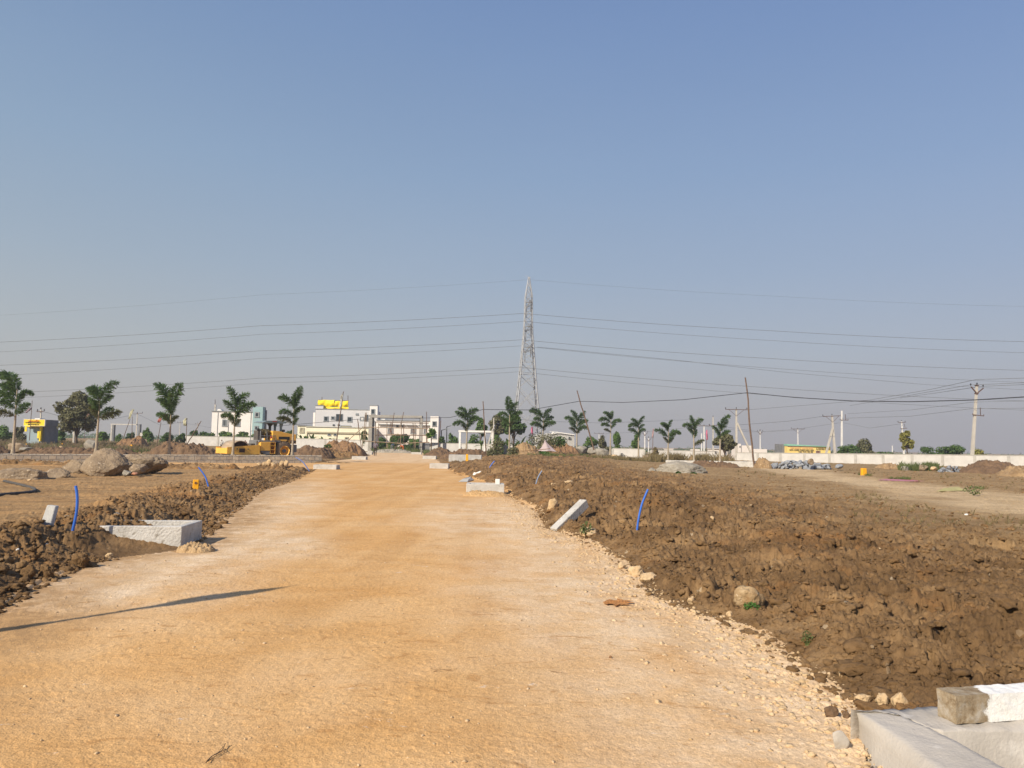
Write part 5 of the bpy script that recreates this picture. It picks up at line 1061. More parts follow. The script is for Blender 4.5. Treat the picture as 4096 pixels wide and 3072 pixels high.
for (a, c, d, e_, rz_, ti, lab) in ((1893, 1911, 1892, 1912, 0.3, 0.45, 'left of a pair of white tilted block ends in the soil'), (1909, 1931, 1886, 1910, -0.3, -0.4, 'right of a pair of white tilted block ends in the soil')):
    o = box_at('kerb_block', lab, 'kerb block', a, c, d, e_, 36.0, 0.35, WHITE, None, False, rz_); o.rotation_euler = (0, ti, rz_)
for (a, c, d, e_, Y_, lab) in ((283, 316, 1775, 1786, None, 'white slab lying in the left field behind the stone wall'), (160, 195, 1787, 1792, None, 'thin pale slab on orange soil in the left field'), (386, 466, 1788, 1793, None, 'long thin pale slab right of the upright rock'), (486, 508, 1781, 1790, None, 'crumbled white block on the dark soil heap')):
    box_at('slab', lab, 'slab', a, c, d, e_, None, 0.6, CONC_L, None, False)
def lean_block(label, pts, Y, thick, mat, w3=0.2):
    """leaning kerbstone: front face given by four pixel corners at depth Y"""
    q = [P(u, v, Y+(dy if True else 0)) for (u, v, dy) in pts]; c = q[0]; n = Vector((0.25, 1, 0)).normalized()*thick; m_ = MB(); vs = [p-c for p in q]; vs += [p+n for p in vs]
    m_.add(vs, [(0, 1, 2, 3), (7, 6, 5, 4), (0, 4, 5, 1), (1, 5, 6, 2), (2, 6, 7, 3), (3, 7, 4, 0)]); o = m_.build('kerb_block', mat, bevel=0.012); o.location = c; return tag(o, label, 'kerb block', 'loose kerb blocks')
Yb = G(185, 2112).y
lean_block('grey kerb block standing tilted in the left bank beside the blue pipe', [(155, 2112, 0), (200, 2106, 0), (222, 2024, 0.12), (187, 2020, 0.12)], Yb, 0.07, CONC)
Yb = G(2240, 2110).y
m_ = MB(); A = P(2218, 2128, Yb-0.1); Bq = P(2338, 2012, Yb+0.55); d = Bq-A; R_ = d.to_track_quat('X', 'Z').to_matrix(); m_.box(((Bq-A)/2), (d.length, 0.17, 0.17), rot=R_); o = m_.build('kerb_block', CONC_L, bevel=0.012); o.location = A; tag(o, 'long pale kerb block lying propped on the right soil bank', 'kerb block', 'loose kerb blocks')
# foreground kerb inlet, bottom right
FC = M('smoothed_mortar', (0.47, 0.43, 0.375), (0.38, 0.345, 0.295), 1.6, 0.9, 0.22, 60, c3=(0.54, 0.50, 0.44), spots=0.0)
def inlet():
    z = 0.17; o = flat(3430, 2850, z)
    fl_ = lambda u, v, zz: flat(u, v, zz)-o
    r = empty('drain_chamber', o, 'rough mortared kerb inlet in the near right corner', 'drain chamber', GC)
    out_ = [(3404, 2838), (3452, 2868), (3560, 2935), (3700, 3035), (3830, 3140), (3990, 3290)]; inn = [(3560, 2846), (3735, 2922), (3880, 2998), (4030, 3075), (4180, 3160), (4400, 3300)]
    foot = [(3396, 2870), (3398, 2935), (3408, 3010), (3470, 3090), (3580, 3200), (3760, 3360)]; n = len(out_); vs = []; fs = []
    rs = random.Random(8); sub = 10
    def interp(L_, t):
        k_ = min(int(t), len(L_)-2); f_ = t-k_; return (L_[k_][0]*(1-f_)+L_[k_+1][0]*f_, L_[k_][1]*(1-f_)+L_[k_+1][1]*f_)
    rows = []
    for i in range((n-1)*sub+1):
        t = i/sub; a = fl_(*interp(foot, t), -0.03)+Vector((0, 0, -.14)); b_ = fl_(*interp(out_, t), 0.15); c_ = fl_(*interp(inn, t), z); row = []
        for k_ in range(6): q = a.lerp(b_, k_/5); row.append(q)
        for k_ in range(1, 9): q = b_.lerp(c_, k_/8); row.append(q)
        q = c_+Vector((0.01, 0, -0.01)); row.append(q); row.append(c_+Vector((0.03, 0.0, -0.45)))
        rows.append([p+Vector((0, 0, 0.010*float(fbm(np.array([p.x*9.0]), np.array([p.y*9.0]), 7, 4)[0])+0.004*float(fbm(np.array([p.x*40.0]), np.array([p.y*40.0]), 9, 2)[0]))) for p in row])
    w_ = len(rows[0]); vs = [p for rw in rows for p in rw]; fs = [(i*w_+k_, i*w_+k_+1, (i+1)*w_+k_+1, (i+1)*w_+k_) for i in range(len(rows)-1) for k_ in range(w_-1)]
    m_ = MB(); m_.add(vs, fs, True); m_.build('apron', FC, r)
    # back rim under the kerbstone and inner wall
    e0 = fl_(3404, 2838, z); e1 = fl_(4500, 2808, z); g0 = fl_(3560, 2846, z); g1 = fl_(3760, 2925, z); g2 = fl_(4500, 2905, z); nn = 60; vs = []; fs = []
    for i in range(nn+1):
        t = i/nn; a = e0.lerp(e1, t); c_ = (g0.lerp(g1, t/0.2) if t < 0.2 else g1.lerp(g2, (t-.2)/.8)); col_ = [a+Vector((0, .03, -.35)), a]+[a.lerp(c_, k_/6) for k_ in range(1, 7)]+[c_+Vector((0, -.008, -.012)), c_+Vector((0, -.02, -.5))]
        vs += [p+Vector((0, 0, .020*float(fbm(np.array([p.x*14.0]), np.array([p.y*11.0]), 17, 4)[0]))) for p in col_]
    w_ = 10; fs = [(i*w_+k_, (i+1)*w_+k_, (i+1)*w_+k_+1, i*w_+k_+1) for i in range(nn) for k_ in range(w_-1)]
    m_ = MB(); m_.add(vs, fs, True); m_.build('back_rim', FC, r)
    f_ = MB(); q = Vector((0, 0, -.42)); f_.add([q+Vector((-.2, -2.5, 0)), q+Vector((2.5, -2.5, 0)), q+Vector((2.5, .3, 0)), q+Vector((-.2, .3, 0))], [(0, 1, 2, 3)]); f_.build('chamber_floor', CONC, r)
    # rendered inner face
    p0 = fl_(3790, 2930, z-.03); p1 = fl_(4500, 2908, z-.03); f_ = MB(); f_.add([p0, p1, p1+Vector((0, -.10, -.45)), p0+Vector((0, -.10, -.45))], [(3, 2, 1, 0)]); f_.build('inner_face', M('grey_render', (0.30, 0.28, 0.25), (0.22, 0.205, 0.18), 6, 0.9, 0.4, 30, stretch=(1, 1, 6)), r)
inlet()
def kerbstone():
    K = flat(3826, 2898, 0.175); E_ = flat(4330, 2862, 0.175); B_ = flat(3738, 2864, 0.175); ex = (E_-K).normalized(); ey = Vector((-ex.y, ex.x, 0)); wd = max(0.13, min(0.2, (B_-K).length)); h = 0.145
    r = empty('kerb_stone', K, 'rough kerb stone, brown at the end and painted white beyond, on the kerb inlet', 'kerb stone'); import bmesh
    L_ = (E_-K).length; 
    bm = bmesh.new(); nx, ny, nz = 90, 14, 14
    m_ = MB()
    def face(o_, a, b_, na, nb, flip=False):
        vs = []; 
        for jj in range(nb+1):
            for ii in range(na+1):
                p = o_+a*(ii/na)+b_*(jj/nb); nz_ = float(fbm(np.array([(p.x+p.z)*18]), np.array([(p.y-p.z)*18]), 3, 4)[0]); ctr = ex*L_/2+ey*wd/2+Vector((0, 0, h/2)); dd = p-ctr; dd = Vector((dd.x*0.2, dd.y, dd.z)).normalized(); vs.append(p+dd*0.007*nz_)
        fs = [(jj*(na+1)+ii, jj*(na+1)+ii+1, (jj+1)*(na+1)+ii+1, (jj+1)*(na+1)+ii) for jj in range(nb) for ii in range(na)]
        if flip: fs = [f_[::-1] for f_ in fs]
        m_.add(vs, fs, True)
    up = Vector((0, 0, h)); Z0 = Vector((0, 0, 0))
    face(Z0, ex*L_, up, nx, nz); face(up, ex*L_, ey*wd, nx, ny); face(Z0, ey*wd, up, ny, nz, True); face(ex*L_, ey*wd, up, ny, nz); face(ey*wd, ex*L_, up, nx, nz, True)
    g = NB('half_painted_kerb'); sp = g.n.nodes.new('ShaderNodeSeparateXYZ'); g.n.links.new(g.tc, sp.inputs[0])
    fac = g.math('ADD', sp.outputs['X'], g.math('MULTIPLY', g.noise(14, 6, 0.7), 0.14)); edge = g.ramp(fac, [(0.255, 0.0), (0.268, 1.0)])
    stone = g.ramp(g.noise(13, 8, 0.75), [(0.34, (0.20, 0.135, 0.07)), (0.5, (0.34, 0.27, 0.18)), (0.64, (0.42, 0.37, 0.30))]); wh = g.ramp(g.noise(30, 6, 0.7), [(0.3, (0.76, 0.74, 0.68)), (0.6, (0.88, 0.87, 0.83))])
    mt_ = g.out(g.mix(edge, stone, wh), g.bump(g.noise(45, 6, 0.75), 0.7, 0.012), 0.9); m_.build('stone', mt_, r)
kerbstone()
rock('mortar_chip', 'thin triangular mortar chip leaning by the kerb inlet', 'rubble', 3335, 3402, 2930, 2998, FC, 12, depth=0.35, cuts=10, rough=0.05, sub=3, Y=flat(3368, 2998).y)
# ------------------------------------------------------------------ pipes
def pipe(label, pts, r, mat, name='water_pipe', group='blue pipe stubs rising from the soil', Y=None, dy=None, ground_=False):
    Y = Y or G(*pts[-1]).y; w = [(G(u, v)+Vector((0, 0, r*0.9)) if ground_ else P(u, v, Y)) for i, (u, v) in enumerate(pts)]; out = []
    for i in range(len(w)-1):
        p0, p1, p2, p3 = w[max(i-1, 0)], w[i], w[i+1], w[min(i+2, len(w)-1)]
        for k_ in range(6):
            t = k_/6; out.append(0.5*((2*p1)+(p2-p0)*t+(2*p0-5*p1+4*p2-p3)*t*t+(3*p1-p0-3*p2+p3)*t**3))
    out.append(w[-1])
    if not ground_: out.append(w[-1]+Vector((0, 0, -0.25)))
    c = w[-1].copy(); m_ = MB(); m_.tube([p-c for p in out], r, 10); o = m_.build(name, mat); o.location = c; return tag(o, label, 'pipe', group)
pipe('blue pipe stub behind the left soil bank, gently bent', [(303, 1943), (309, 1990), (306, 2050), (291, 2122)], 0.019, BLUEP)
pipe('blue pipe bowing right over the left bank near the yellow block', [(794, 1869), (820, 1905), (832, 1940), (838, 1962)], 0.02, BLUEP)
pipe('pale blue pipe arching against the stone wall end', [(1182, 1829), (1208, 1845), (1224, 1865), (1238, 1886)], 0.03, M('faded_blue_plastic', (0.20, 0.26, 0.50), (0.16, 0.2, 0.4)))
pipe('bright blue pipe standing tall in the near right soil', [(2592, 1957), (2567, 2020), (2552, 2090), (2546, 2154)], 0.0175, BLUEP)
pipe('thin pale blue pipe in the middle of the right bank', [(2168, 1883), (2152, 1910), (2140, 1950)], 0.018, M('pale_blue_plastic', (0.26, 0.34, 0.48), (0.2, 0.27, 0.4)))
pipe('short blue pipe slanting out of the far right bank', [(1978, 1844), (1965, 1860), (1956, 1877)], 0.026, BLUEP)
pipe('thin blue pipe lying against the grey chamber', [(1852, 1820), (1838, 1833), (1824, 1848)], 0.02, BLUEP)
pipe('black hose bent in a sharp loop on the left plot', [(-60, 1995), (20, 1984), (110, 1976), (140, 1969), (130, 1958), (80, 1944), (16, 1929)], 0.045, M('grey_black_hose', (0.085, 0.08, 0.075), (0.06, 0.055, 0.05), 6), 'hose', None, ground_=True)
# ------------------------------------------------------------------ road roller
def roller():
    Y = 60.0; c = P(840+1625/5.53, 1580+1240/5.53, Y); a = math.radians(42); kx = 0.00362; kz = 0.0036
    RY_ = M('machine_yellow', (0.90, 0.50, 0.085), (0.80, 0.42, 0.07), 2.5, 0.55, 0.1, 20, c3=(0.35, 0.20, 0.08), spots=-0.05, spec=0.45); DK = M('greasy_dark_metal', (0.075, 0.07, 0.065), (0.12, 0.10, 0.085), 6, 0.7); GRY = M('grey_machine_paint', (0.20, 0.20, 0.20), (0.15, 0.15, 0.15), 3, 0.7)
    DR = M('dusty_drum_steel', (0.46, 0.35, 0.24), (0.34, 0.255, 0.17), 2, 0.6, 0.2, 20, stretch=(3, 0.5, 3)); RU = M('dark_brown_inside', (0.10, 0.055, 0.035), (0.06, 0.035, 0.025), 4); TY = M('dusty_tyre', (0.19, 0.13, 0.085), (0.11, 0.08, 0.055), 5, 0.9, 0.4, 20); CAN = M('canopy_blue_grey', (0.16, 0.22, 0.24), (0.22, 0.27, 0.28), 2.5, 0.6)  # dark brown of the drum recess, also on plates standing for holes
    X = lambda cx: (cx-1625)*kx
    X0 = lambda cx: (cx-1625)*kx+0.42          # centre-line features
    Z = lambda cy: (1445-cy)*kz
    loc = Vector((c.x-0.85*math.sin(a), c.y+0.85*math.cos(a), c.z-Z(1240))); r = empty('road_roller', loc, 'yellow single-drum road roller parked behind the stone wall', 'road roller', rz=a)
    # drum
    d = MB(); xd, zd, R = X(645), 0.76, 0.755
    d.lathe((xd, -0.98, zd), (0, 1, 0), [(0.0, R-.05), (0.0, R), (1.96, R), (1.96, R-.05)], 48); dm = d.build('drum', DR, r)
    e = MB(); e.lathe((xd, -0.98, zd), (0, 1, 0), [(0.0, R-.05), (0.35, R-.07), (0.36, 0.25), (0.10, 0.22), (0.10, 0.0)], 40); e.lathe((xd, 0.98, zd), (0, -1, 0), [(0.0, R-.05), (0.35, R-.07), (0.36, 0.0)], 40); e.build('drum_inside', RU, dm)
    # frame round the drum
    f = MB()
    for y in (-1.14, 1.02):
        f.prism([(X(350), 0.50), (X(350), 1.0), (X(1050), 1.20), (X(1050), 0.48), (X(780), 0.42)], (0, y, 0), (1, 0, 0), (0, 0, 1), (0, 0.12, 0))
    f.box((X(350)+.12, 0, .72), (.24, 2.03, .42)); f.box((X(1040), 0, .85), (.3, 2.02, .6)); fr_ = f.build('drum_frame', RY_, r)
    h = MB(); h.box((X(665), -1.145, Z(1232)), (.44, .02, .30)); h.box((X(465), -1.145, Z(1235)), (.07, .02, .2)); h.build('frame_hole_shade', RU, fr_)  # dark plates on the beam; the holes' shade is in their colour
    for q in (560, 790): h = MB(); h.lathe((X(q), -1.15, Z(1200)), (0, -1, 0), [(0, .0), (0, .05), (.02, .05), (.02, 0)], 10); h.build('bolt', DK, fr_)
    g = MB(); g.box((X(350)+.34, 0, .62), (.2, 1.7, .06)); g.build('scraper', RY_, r)
    g = MB(); g.prism([(X(380), .36), (X(380), .50), (X(780), .42), (X(1045), .48), (X(1045), .30)], (0, -1.12, 0), (1, 0, 0), (0, 0, 1), (0, .1, 0)); g.build('skid_plate', M('muddy_paint', (0.27, 0.17, 0.08), (0.18, 0.11, 0.06), 4), r)
    # tank, steps, skirt
    t = MB(); t.prism([(X(1070), Z(1235)), (X(1075), Z(1050)), (X(1290), Z(1045)), (X(1290), Z(1235))], (0, -1.08, 0), (1, 0, 0), (0, 0, 1), (0, .7, 0)); t.build('side_tank', RY_, r, 0.02)
    t = MB(); t.prism([(X(1070), Z(1240)), (X(1290), Z(1240)), (X(1290), Z(1315)), (X(1170), Z(1315))], (0, -1.06, 0), (1, 0, 0), (0, 0, 1), (0, .6, 0)); t.build('skirt', GRY, r)
    t = MB(); x0, x1 = X(1292), X(1408); t.box((x0+.015, -.8, (Z(1045)+Z(1305))/2), (.03, .54, Z(1045)-Z(1305))); t.box((x1-.015, -.8, (Z(1045)+Z(1305))/2), (.03, .54, Z(1045)-Z(1305))); t.box(((x0+x1)/2, -.5, (Z(1045)+Z(1305))/2), (x1-x0-.07, .03, Z(1045)-Z(1305)))
    for q in (1050, 1125, 1210, 1298): t.box(((x0+x1)/2, -.8, Z(q)), (x1-x0-.065, .54, .04))
    t.build('steps', RY_, r)
    # central chassis
    t = MB(); t.box((-1.3, 0, 1.0), (2.4, .9, .6)); t.box((0.1, 0, .85), (1.6, .7, .5)); t.build('chassis', DK, r)
    # platform with seat, console, rails
    p = MB(); p.box((X0(1180), 0, 1.50), (1.75, 1.9, .14)); p.box((X0(960)+.05, 0, 1.35), (.5, 1.4, .35)); pf = p.build('platform', GRY, r)
    s = MB(); s.box((X0(1180), -.05, 1.83), (.5, .55, .18)); s.box((X0(1250), -.05, 2.12), (.14, .5, .5)); s.build('seat', DK, pf, 0.03)
    s = MB(); s.box((X0(1010), 0, 1.95), (.32, .8, .75)); s.lathe((X0(1060), -.05, 2.36), (-.5, 0, 1), [(0, .17), (.03, .19), (.06, .17), (.03, .155), (0, .17)], 16); s.tube([(X0(1040), 0, 2.2), (X0(1060), -.05, 2.36)], .03, 6); s.build('console', DK, pf)
    s = MB()
    for yy in (-.92, .92):
        s.tube([(X0(960), yy, 1.55), (X0(960), yy, 2.28), (X0(1100), yy, 2.32), (X0(1120), yy, 1.56)], .03, 6); s.tube([(X0(960), yy, 1.9), (X0(1310), yy, 1.92), (X0(1310), yy, 1.56)], .03, 6)
    s.build('handrail', GRY, pf)
    s = MB(); rs = random.Random(2); leafcloud(s, (X0(1150), 0, 2.22), (.55, .7, .26), 700, .12, rs, shell=0); s.build('straw_bundle', DRYG, pf)
    s = MB(); s.lathe((X0(950), -.6, 2.40), (0, 1, 0), [(0, .0), (0, .11), (.12, .11), (.12, 0)], 12); s.build('front_lamp', BLACK, pf)
    s = MB(); s.lathe((X(1315), -.98, Z(945)), (0, -1, 0), [(0, 0), (0, .08), (.04, .08), (.05, 0)], 12); s.build('lamp', M('red_lamp', (0.5, 0.06, 0.04), (0.4, 0.05, 0.04)), r)
    # hood
    hd = MB(); hd.prism([(X(1360), Z(1020)), (X(1370), Z(800)), (X(1500), Z(800)), (X(1780), Z(858)), (X(1915), Z(865)), (X(1925), Z(1075)), (X(1750), Z(1075)), (X(1745), Z(1008)), (X(1510), Z(1008)), (X(1510), Z(1020))], (0, -.80, 0), (1, 0, 0), (0, 0, 1), (0, 1.6, 0)); hm = hd.build('hood', RY_, r, 0.03)
    s = MB(); s.box((X(1635), -.81, Z(962)), (.92, .02, .28)); s.build('grille', M('black_decal_panel', (0.02, 0.02, 0.02), (0.03, 0.03, 0.03)), hm)
    s = MB(); s.box((X(1545), -.83, Z(1003)), (1.05, .10, .12)); s.build('step_plate', RY_, hm)
    for q in (1805, 1885): s = MB(); s.lathe((X(q), -.81, Z(1030)), (0, -1, 0), [(0, 0), (0, .12), (.01, .12), (.01, 0)], 16); s.build('vent_hole', RU, hm)
    s = MB(); s.lathe((X0(1560), -.1, 2.36), (1, 0, 0), [(-.18, 0), (-.18, .1), (.18, .1), (.18, 0)], 14); s.tube([(X0(1560), -.1, 2.2), (X0(1560), -.1, 2.36)], .05, 6); s.build('air_filter', DK, hm)
    # canopy
    cn = MB(); x0, x1 = X0(1010), X0(1545); cn.prism([(x0, 2.98), (x0+.3, 3.10), (x1-.5, 3.14), (x1-.15, 3.10), (x1, 3.02), (x1-.02, 2.95), (x1-.3, 2.92), (x0, 2.94)], (0, -.9, 0), (1, 0, 0), (0, 0, 1), (0, 1.8, 0)); cm = cn.build('canopy', CAN, r)
    s = MB(); s.box((X0(1270), -.905, 3.06), (.36, .02, .07)); s.build('canopy_decal', M('canopy_red', (0.45, 0.08, 0.06), (0.4, 0.08, 0.06)), cm)
    for yy in (-.55, .55):
        s = MB(); s.prism([(X0(1430), 2.95), (X0(1445), 2.6), (X0(1445), 1.6), (X0(1485), 1.6), (X0(1485), 2.6), (X0(1515), 2.95)], (0, yy-.06, 0), (1, 0, 0), (0, 0, 1), (0, .12, 0)); s.build('canopy_post', CAN, cm)
    s = MB(); s.prism([(X0(1265), 2.95), (X0(1320), 2.7), (X0(1325), 2.2), (X0(1370), 2.2), (X0(1375), 2.7), (X0(1440), 2.95)], (0, .5, 0), (1, 0, 0), (0, 0, 1), (0, .1, 0)); s.build('canopy_post', DK, cm)
    # wheels
    for y, sg in ((-1.05, -1), (1.05, 1)):
        w = MB(); R = .735; prof = [(0.0, .40), (.02, .52), (.03, .66), (.10, .73), (.22, R), (.38, R), (.50, .73), (.56, .66), (.58, .5), (.58, .38)]; w.lathe((0, y, .735), (0, -sg, 0), prof, 48)
        for k_ in range(22):
            an = 2*math.pi*k_/22
            for s2 in (0, 1):
                a0 = an+(0.14 if s2 else 0); p0 = Vector((math.cos(a0)*.745, y-sg*(.04+.26*s2), .735+math.sin(a0)*.745)); p1 = Vector((math.cos(a0+.16)*.755, y-sg*(.28+.26*s2), .735+math.sin(a0+.16)*.755)); w.beam(p0, p1, .07, .05)
        tw_ = w.build('wheel', TY, r); q = MB(); q.lathe((0.02, y, .735), (0, -sg, 0), [(-.01, .40), (-.015, .42), (.0, .36), (.22, .32), (.24, .20), (.16, .18), (.14, .0)], 28); q.build('rim', RY_, tw_)
        q = MB(); q.lathe((0.02, y, .735), (0, -sg, 0), [(.04, .0), (.04, .15), (.24, .16)], 16); q.build('hub', GRY, tw_)
    # rear counterweight
    s = MB(); s.box((X(1900), 0, .95), (.35, 1.5, .6)); s.build('rear_block', GRY, r)
    sc_ = 1.0; return r
roller()
# ------------------------------------------------------------------ boulders
GB_ = 'boulders on the left plot'
rock('boulder', 'largest brown granite boulder with a peaked top, on the left plot', 'boulder', 303, 508, 1793, 1911, GRANITE_B, 61, GB_, depth=0.7, cuts=6, rough=0.10, sub=6, Y=30.5, peak=0.42)
rock('boulder', 'long pale-topped boulder right behind the largest one', 'boulder', 455, 652, 1815, 1886, GRANITE_B, 35, GB_, depth=0.6, cuts=5, rough=0.12, sub=6, Y=32.5)
rock('boulder', 'slanting pale boulder leaning against the largest from the left', 'boulder', 232, 345, 1837, 1906, GRANITE_B, 23, GB_, depth=0.7, cuts=10, sub=5, Y=31.5)
rock('boulder', 'wedge-shaped boulder with a lit left face, left of the group', 'boulder', 152, 276, 1873, 1918, GRANITE_B, 44, GB_, depth=0.7, sub=5, Y=28.5)
rock('boulder', 'flat rounded boulder cut by the left frame edge', 'boulder', -45, 157, 1872, 1926, GRANITE_B, 25, GB_, depth=0.6, sub=5, Y=27.5)
rock('rock', 'grey round rock at the right foot of the largest boulder', 'rock', 482, 520, 1880, 1905, GRANITE, 26, GB_, sub=4, Y=30)
rock('rock', 'broken angular rock under the long boulder', 'rock', 505, 575, 1856, 1892, GRANITE_B, 27, GB_, sub=4, Y=30.5, cuts=10)
rock('rock', 'small stone between the hose and the boulders', 'rock', 106, 124, 1916, 1924, LIMEST, 28, GB_, sub=3, Y=26)
rock('rock', 'reddish stone below the broken rock', 'rock', 520, 548, 1888, 1900, M('reddish_stone', (0.45, 0.22, 0.13), (0.3, 0.15, 0.09)), 29, GB_, sub=3, Y=29.5)
rock('rock', 'flat grey-brown rock lying on the bank behind the left chamber', 'rock', 420, 490, 2052, 2092, GRANITE, 30, GB_, sub=4, cuts=9, Y=12.2)
rock('boulder', 'boulder with a black shaded belly behind the stone wall, far left', 'boulder', 17, 107, 1771, 1803, GRANITE_B, 31, 'boulders behind the stone wall', Y=63, depth=0.6)
rock('boulder', 'upright grey wedge rock behind the stone wall', 'boulder', 333, 382, 1757, 1795, GRANITE, 32, 'boulders behind the stone wall', Y=66, cuts=9)
rock('rock', 'flat grey stone just right of the first palm', 'rock', 65, 122, 1788, 1802, GRANITE, 33, 'boulders behind the stone wall', Y=60)
rock('rock', 'small tan stone under the second yellow marker', 'rock', 227, 250, 1784, 1796, LIMEST, 34, 'boulders behind the stone wall', Y=68)
rock('boulder', 'large grey whale-backed boulder alone in the right plot', 'boulder', 2631, 2843, 1845, 1910, GRANITE, 58, 'boulders of the right plot', depth=0.5, cuts=3, rough=0.10, sub=6, Y=41)
rock('rock', 'smaller pale rock touching the left end of the whale-backed boulder', 'rock', 2586, 2634, 1870, 1903, GRANITE, 42, 'boulders of the right plot', Y=42)
rock('boulder', 'tall smooth grey boulder left of the short white wall', 'boulder', 2384, 2438, 1793, 1827, GRANITE, 43, 'boulders of the right plot', Y=80)
rock('boulder', 'dark rounded boulder before the short white wall', 'boulder', 2475, 2502, 1812, 1835, GRANITE, 44, 'boulders of the right plot', Y=80, cuts=4)
rock('boulder', 'flat-topped grey slab rock right of the metal shed', 'boulder', 2303, 2354, 1783, 1807, GRANITE, 45, 'boulders of the right plot', Y=82, cuts=11, rough=.08)
rock('boulder', 'second flat slab rock, touching the tall smooth boulder', 'boulder', 2350, 2400, 1788, 1810, GRANITE, 46, 'boulders of the right plot', Y=84, cuts=11, rough=.08)
rock('boulder', 'low brown sloping boulder at the foot of the short white wall', 'boulder', 2570, 2632, 1819, 1841, GRANITE_B, 47, 'boulders of the right plot', Y=79)
rock('rock', 'small grey rock below the short white wall', 'rock', 2538, 2570, 1827, 1838, GRANITE, 48, 'boulders of the right plot', Y=79)
rock('rock', 'pale rock between tall and dark boulders', 'rock', 2445, 2476, 1818, 1832, LIMEST, 49, 'boulders of the right plot', Y=80)
# ------------------------------------------------------------------ heaps of earth
TANH = M('tan_earth', (0.35, 0.235, 0.125), (0.25, 0.16, 0.08), 2.2, 0.95, 0.6, 14, c3=(0.5, 0.36, 0.2), spots=-.01)
REDH = M('reddish_earth', (0.29, 0.17, 0.085), (0.19, 0.11, 0.058), 2.2, 0.95, 0.6, 14, c3=(0.42, 0.27, 0.15), spots=-.01)
DARKH = M('dark_earth', (0.20, 0.125, 0.07), (0.12, 0.075, 0.045), 2.2, 0.95, 0.6, 14)
heap('long ridge of dark cloddy earth left of the roller', 560, 905, 1776, 63, 3.2, 51, DARKH, 0.45, ridge=0.9)
heap('low dark earth ridge at the far left behind the first palm', -200, 62, 1790, 58, 3, 52, DARKH, 0.4, ridge=0.9)
heap('low brown earth ridge with weeds between the second and third palms', 62, 600, 1798, 58, 4, 53, DARKH, 0.35, ridge=1.2)
heap('brown mound beyond the left field, below the bare frame', 462, 600, 1744, 92, 5, 54, REDH, 0.4)
heap('dark earth heap behind the roller and palm, left of the grey house heap', 1160, 1350, 1793, 70, 4, 55, DARKH, 0.45, ridge=1.0)
heap('reddish-brown earth heap before the cream house', 1270, 1480, 1777, 84, 6, 56, REDH, 0.45, ridge=1.0)
heap('flat brown earth spread running down to the stone wall end', 1215, 1460, 1806, 74, 5, 57, MAT_HEAP, 0.4, ridge=.9)
heap('dark stony heap right of the gateway', 1682, 1830, 1801, 82, 7, 58, DARKH, 0.5)
heap('low brown stony heap sloping to the grey chamber', 1742, 1990, 1812, 72, 5, 59, DARKH, 0.4, ridge=.9)
heap('tan lumpy earth heap left of the fallen flag', 2035, 2175, 1772, 74, 5, 60, TANH, 0.4)
heap('brown weedy earth heap below the metal shed', 2140, 2345, 1776, 80, 5, 61, REDH, 0.4, ridge=.8)
heap('tan earth strip at the foot of the short right wall', 2745, 2810, 1828, 90, 3, 62, TANH, 0.3)
heap('second tan earth strip beside the dusty shrub', 2850, 2930, 1829, 90, 3, 63, TANH, 0.3)
heap('thin dark soil ridge in front of the low kerb wall', 2740, 2975, 1851, 57, 3, 64, DARKH, 0.3, ridge=.9)
heap('tan earth heap at the end of the low kerb, left of the stones', 3015, 3085, 1843, 60, 3, 65, TANH, 0.3)
heap('smooth tan heap before the long wall', 3500, 3600, 1860, 66, 3, 66, TANH, 0.25)
heap('dark brown earth heap at the far right by the wall', 3835, 4110, 1850, 56, 5, 67, DARKH, 0.3, ridge=.5)
heap('tan stony heap cut by the right frame edge', 3985, 4230, 1868, 50, 4, 68, TANH, 0.35)
heap('narrow dark earth ridge along the near edge of the side road', -120, 420, 1868, 41.5, 1.6, 69, MAT_HEAP, 0.3, ridge=1.2)
heap('low ridge of brown clods between the boulders and the side road', 560, 980, 1871, 40, 1.8, 77, MAT_HEAP, 0.3, ridge=1.1)
heap('brown earth shoulder with limestone lumps before the stone wall', 960, 1240, 1874, 38.5, 4.0, 70, MAT_HEAP, 0.3, ridge=.8)
heap('small sandy earth heap piled at the near corner of the left chamber', 700, 872, 2174, 10.85, 0.5, 75, M('sandy_earth', (0.50, 0.35, 0.19), (0.38, 0.25, 0.125), 9, 0.95, .8, 40), 0.07, cat='earth heap')
heap('small sandy ridge at the foot of the chamber with the white post', 1840, 2050, 1968, 23.4, 0.9, 76, M('sandy_earth', (0.56, 0.37, 0.18), (0.44, 0.27, 0.12), 9, 0.95, .8, 40), 0.07, cat='earth heap', ridge=.9)
# limestone lumps on the shoulder
for i, (a, c, d, e_) in enumerate(((1046, 1070, 1846, 1862), (1062, 1088, 1836, 1860), (1078, 1104, 1848, 1864), (1112, 1140, 1842, 1862), (1132, 1152, 1840, 1862), (1024, 1046, 1850, 1860))):
    rock('limestone_lump', ('first', 'second, tallest,', 'third', 'fourth', 'fifth', 'small outlying')[i]+' tan limestone lump from the left on the shoulder before the stone wall' if i < 5 else 'small low limestone lump at the left end of the shoulder lumps', 'rock', a, c, d, e_+4, LIMEST, 80+i, 'limestone lumps on the shoulder', Y=37.6, sub=3, rough=.3)
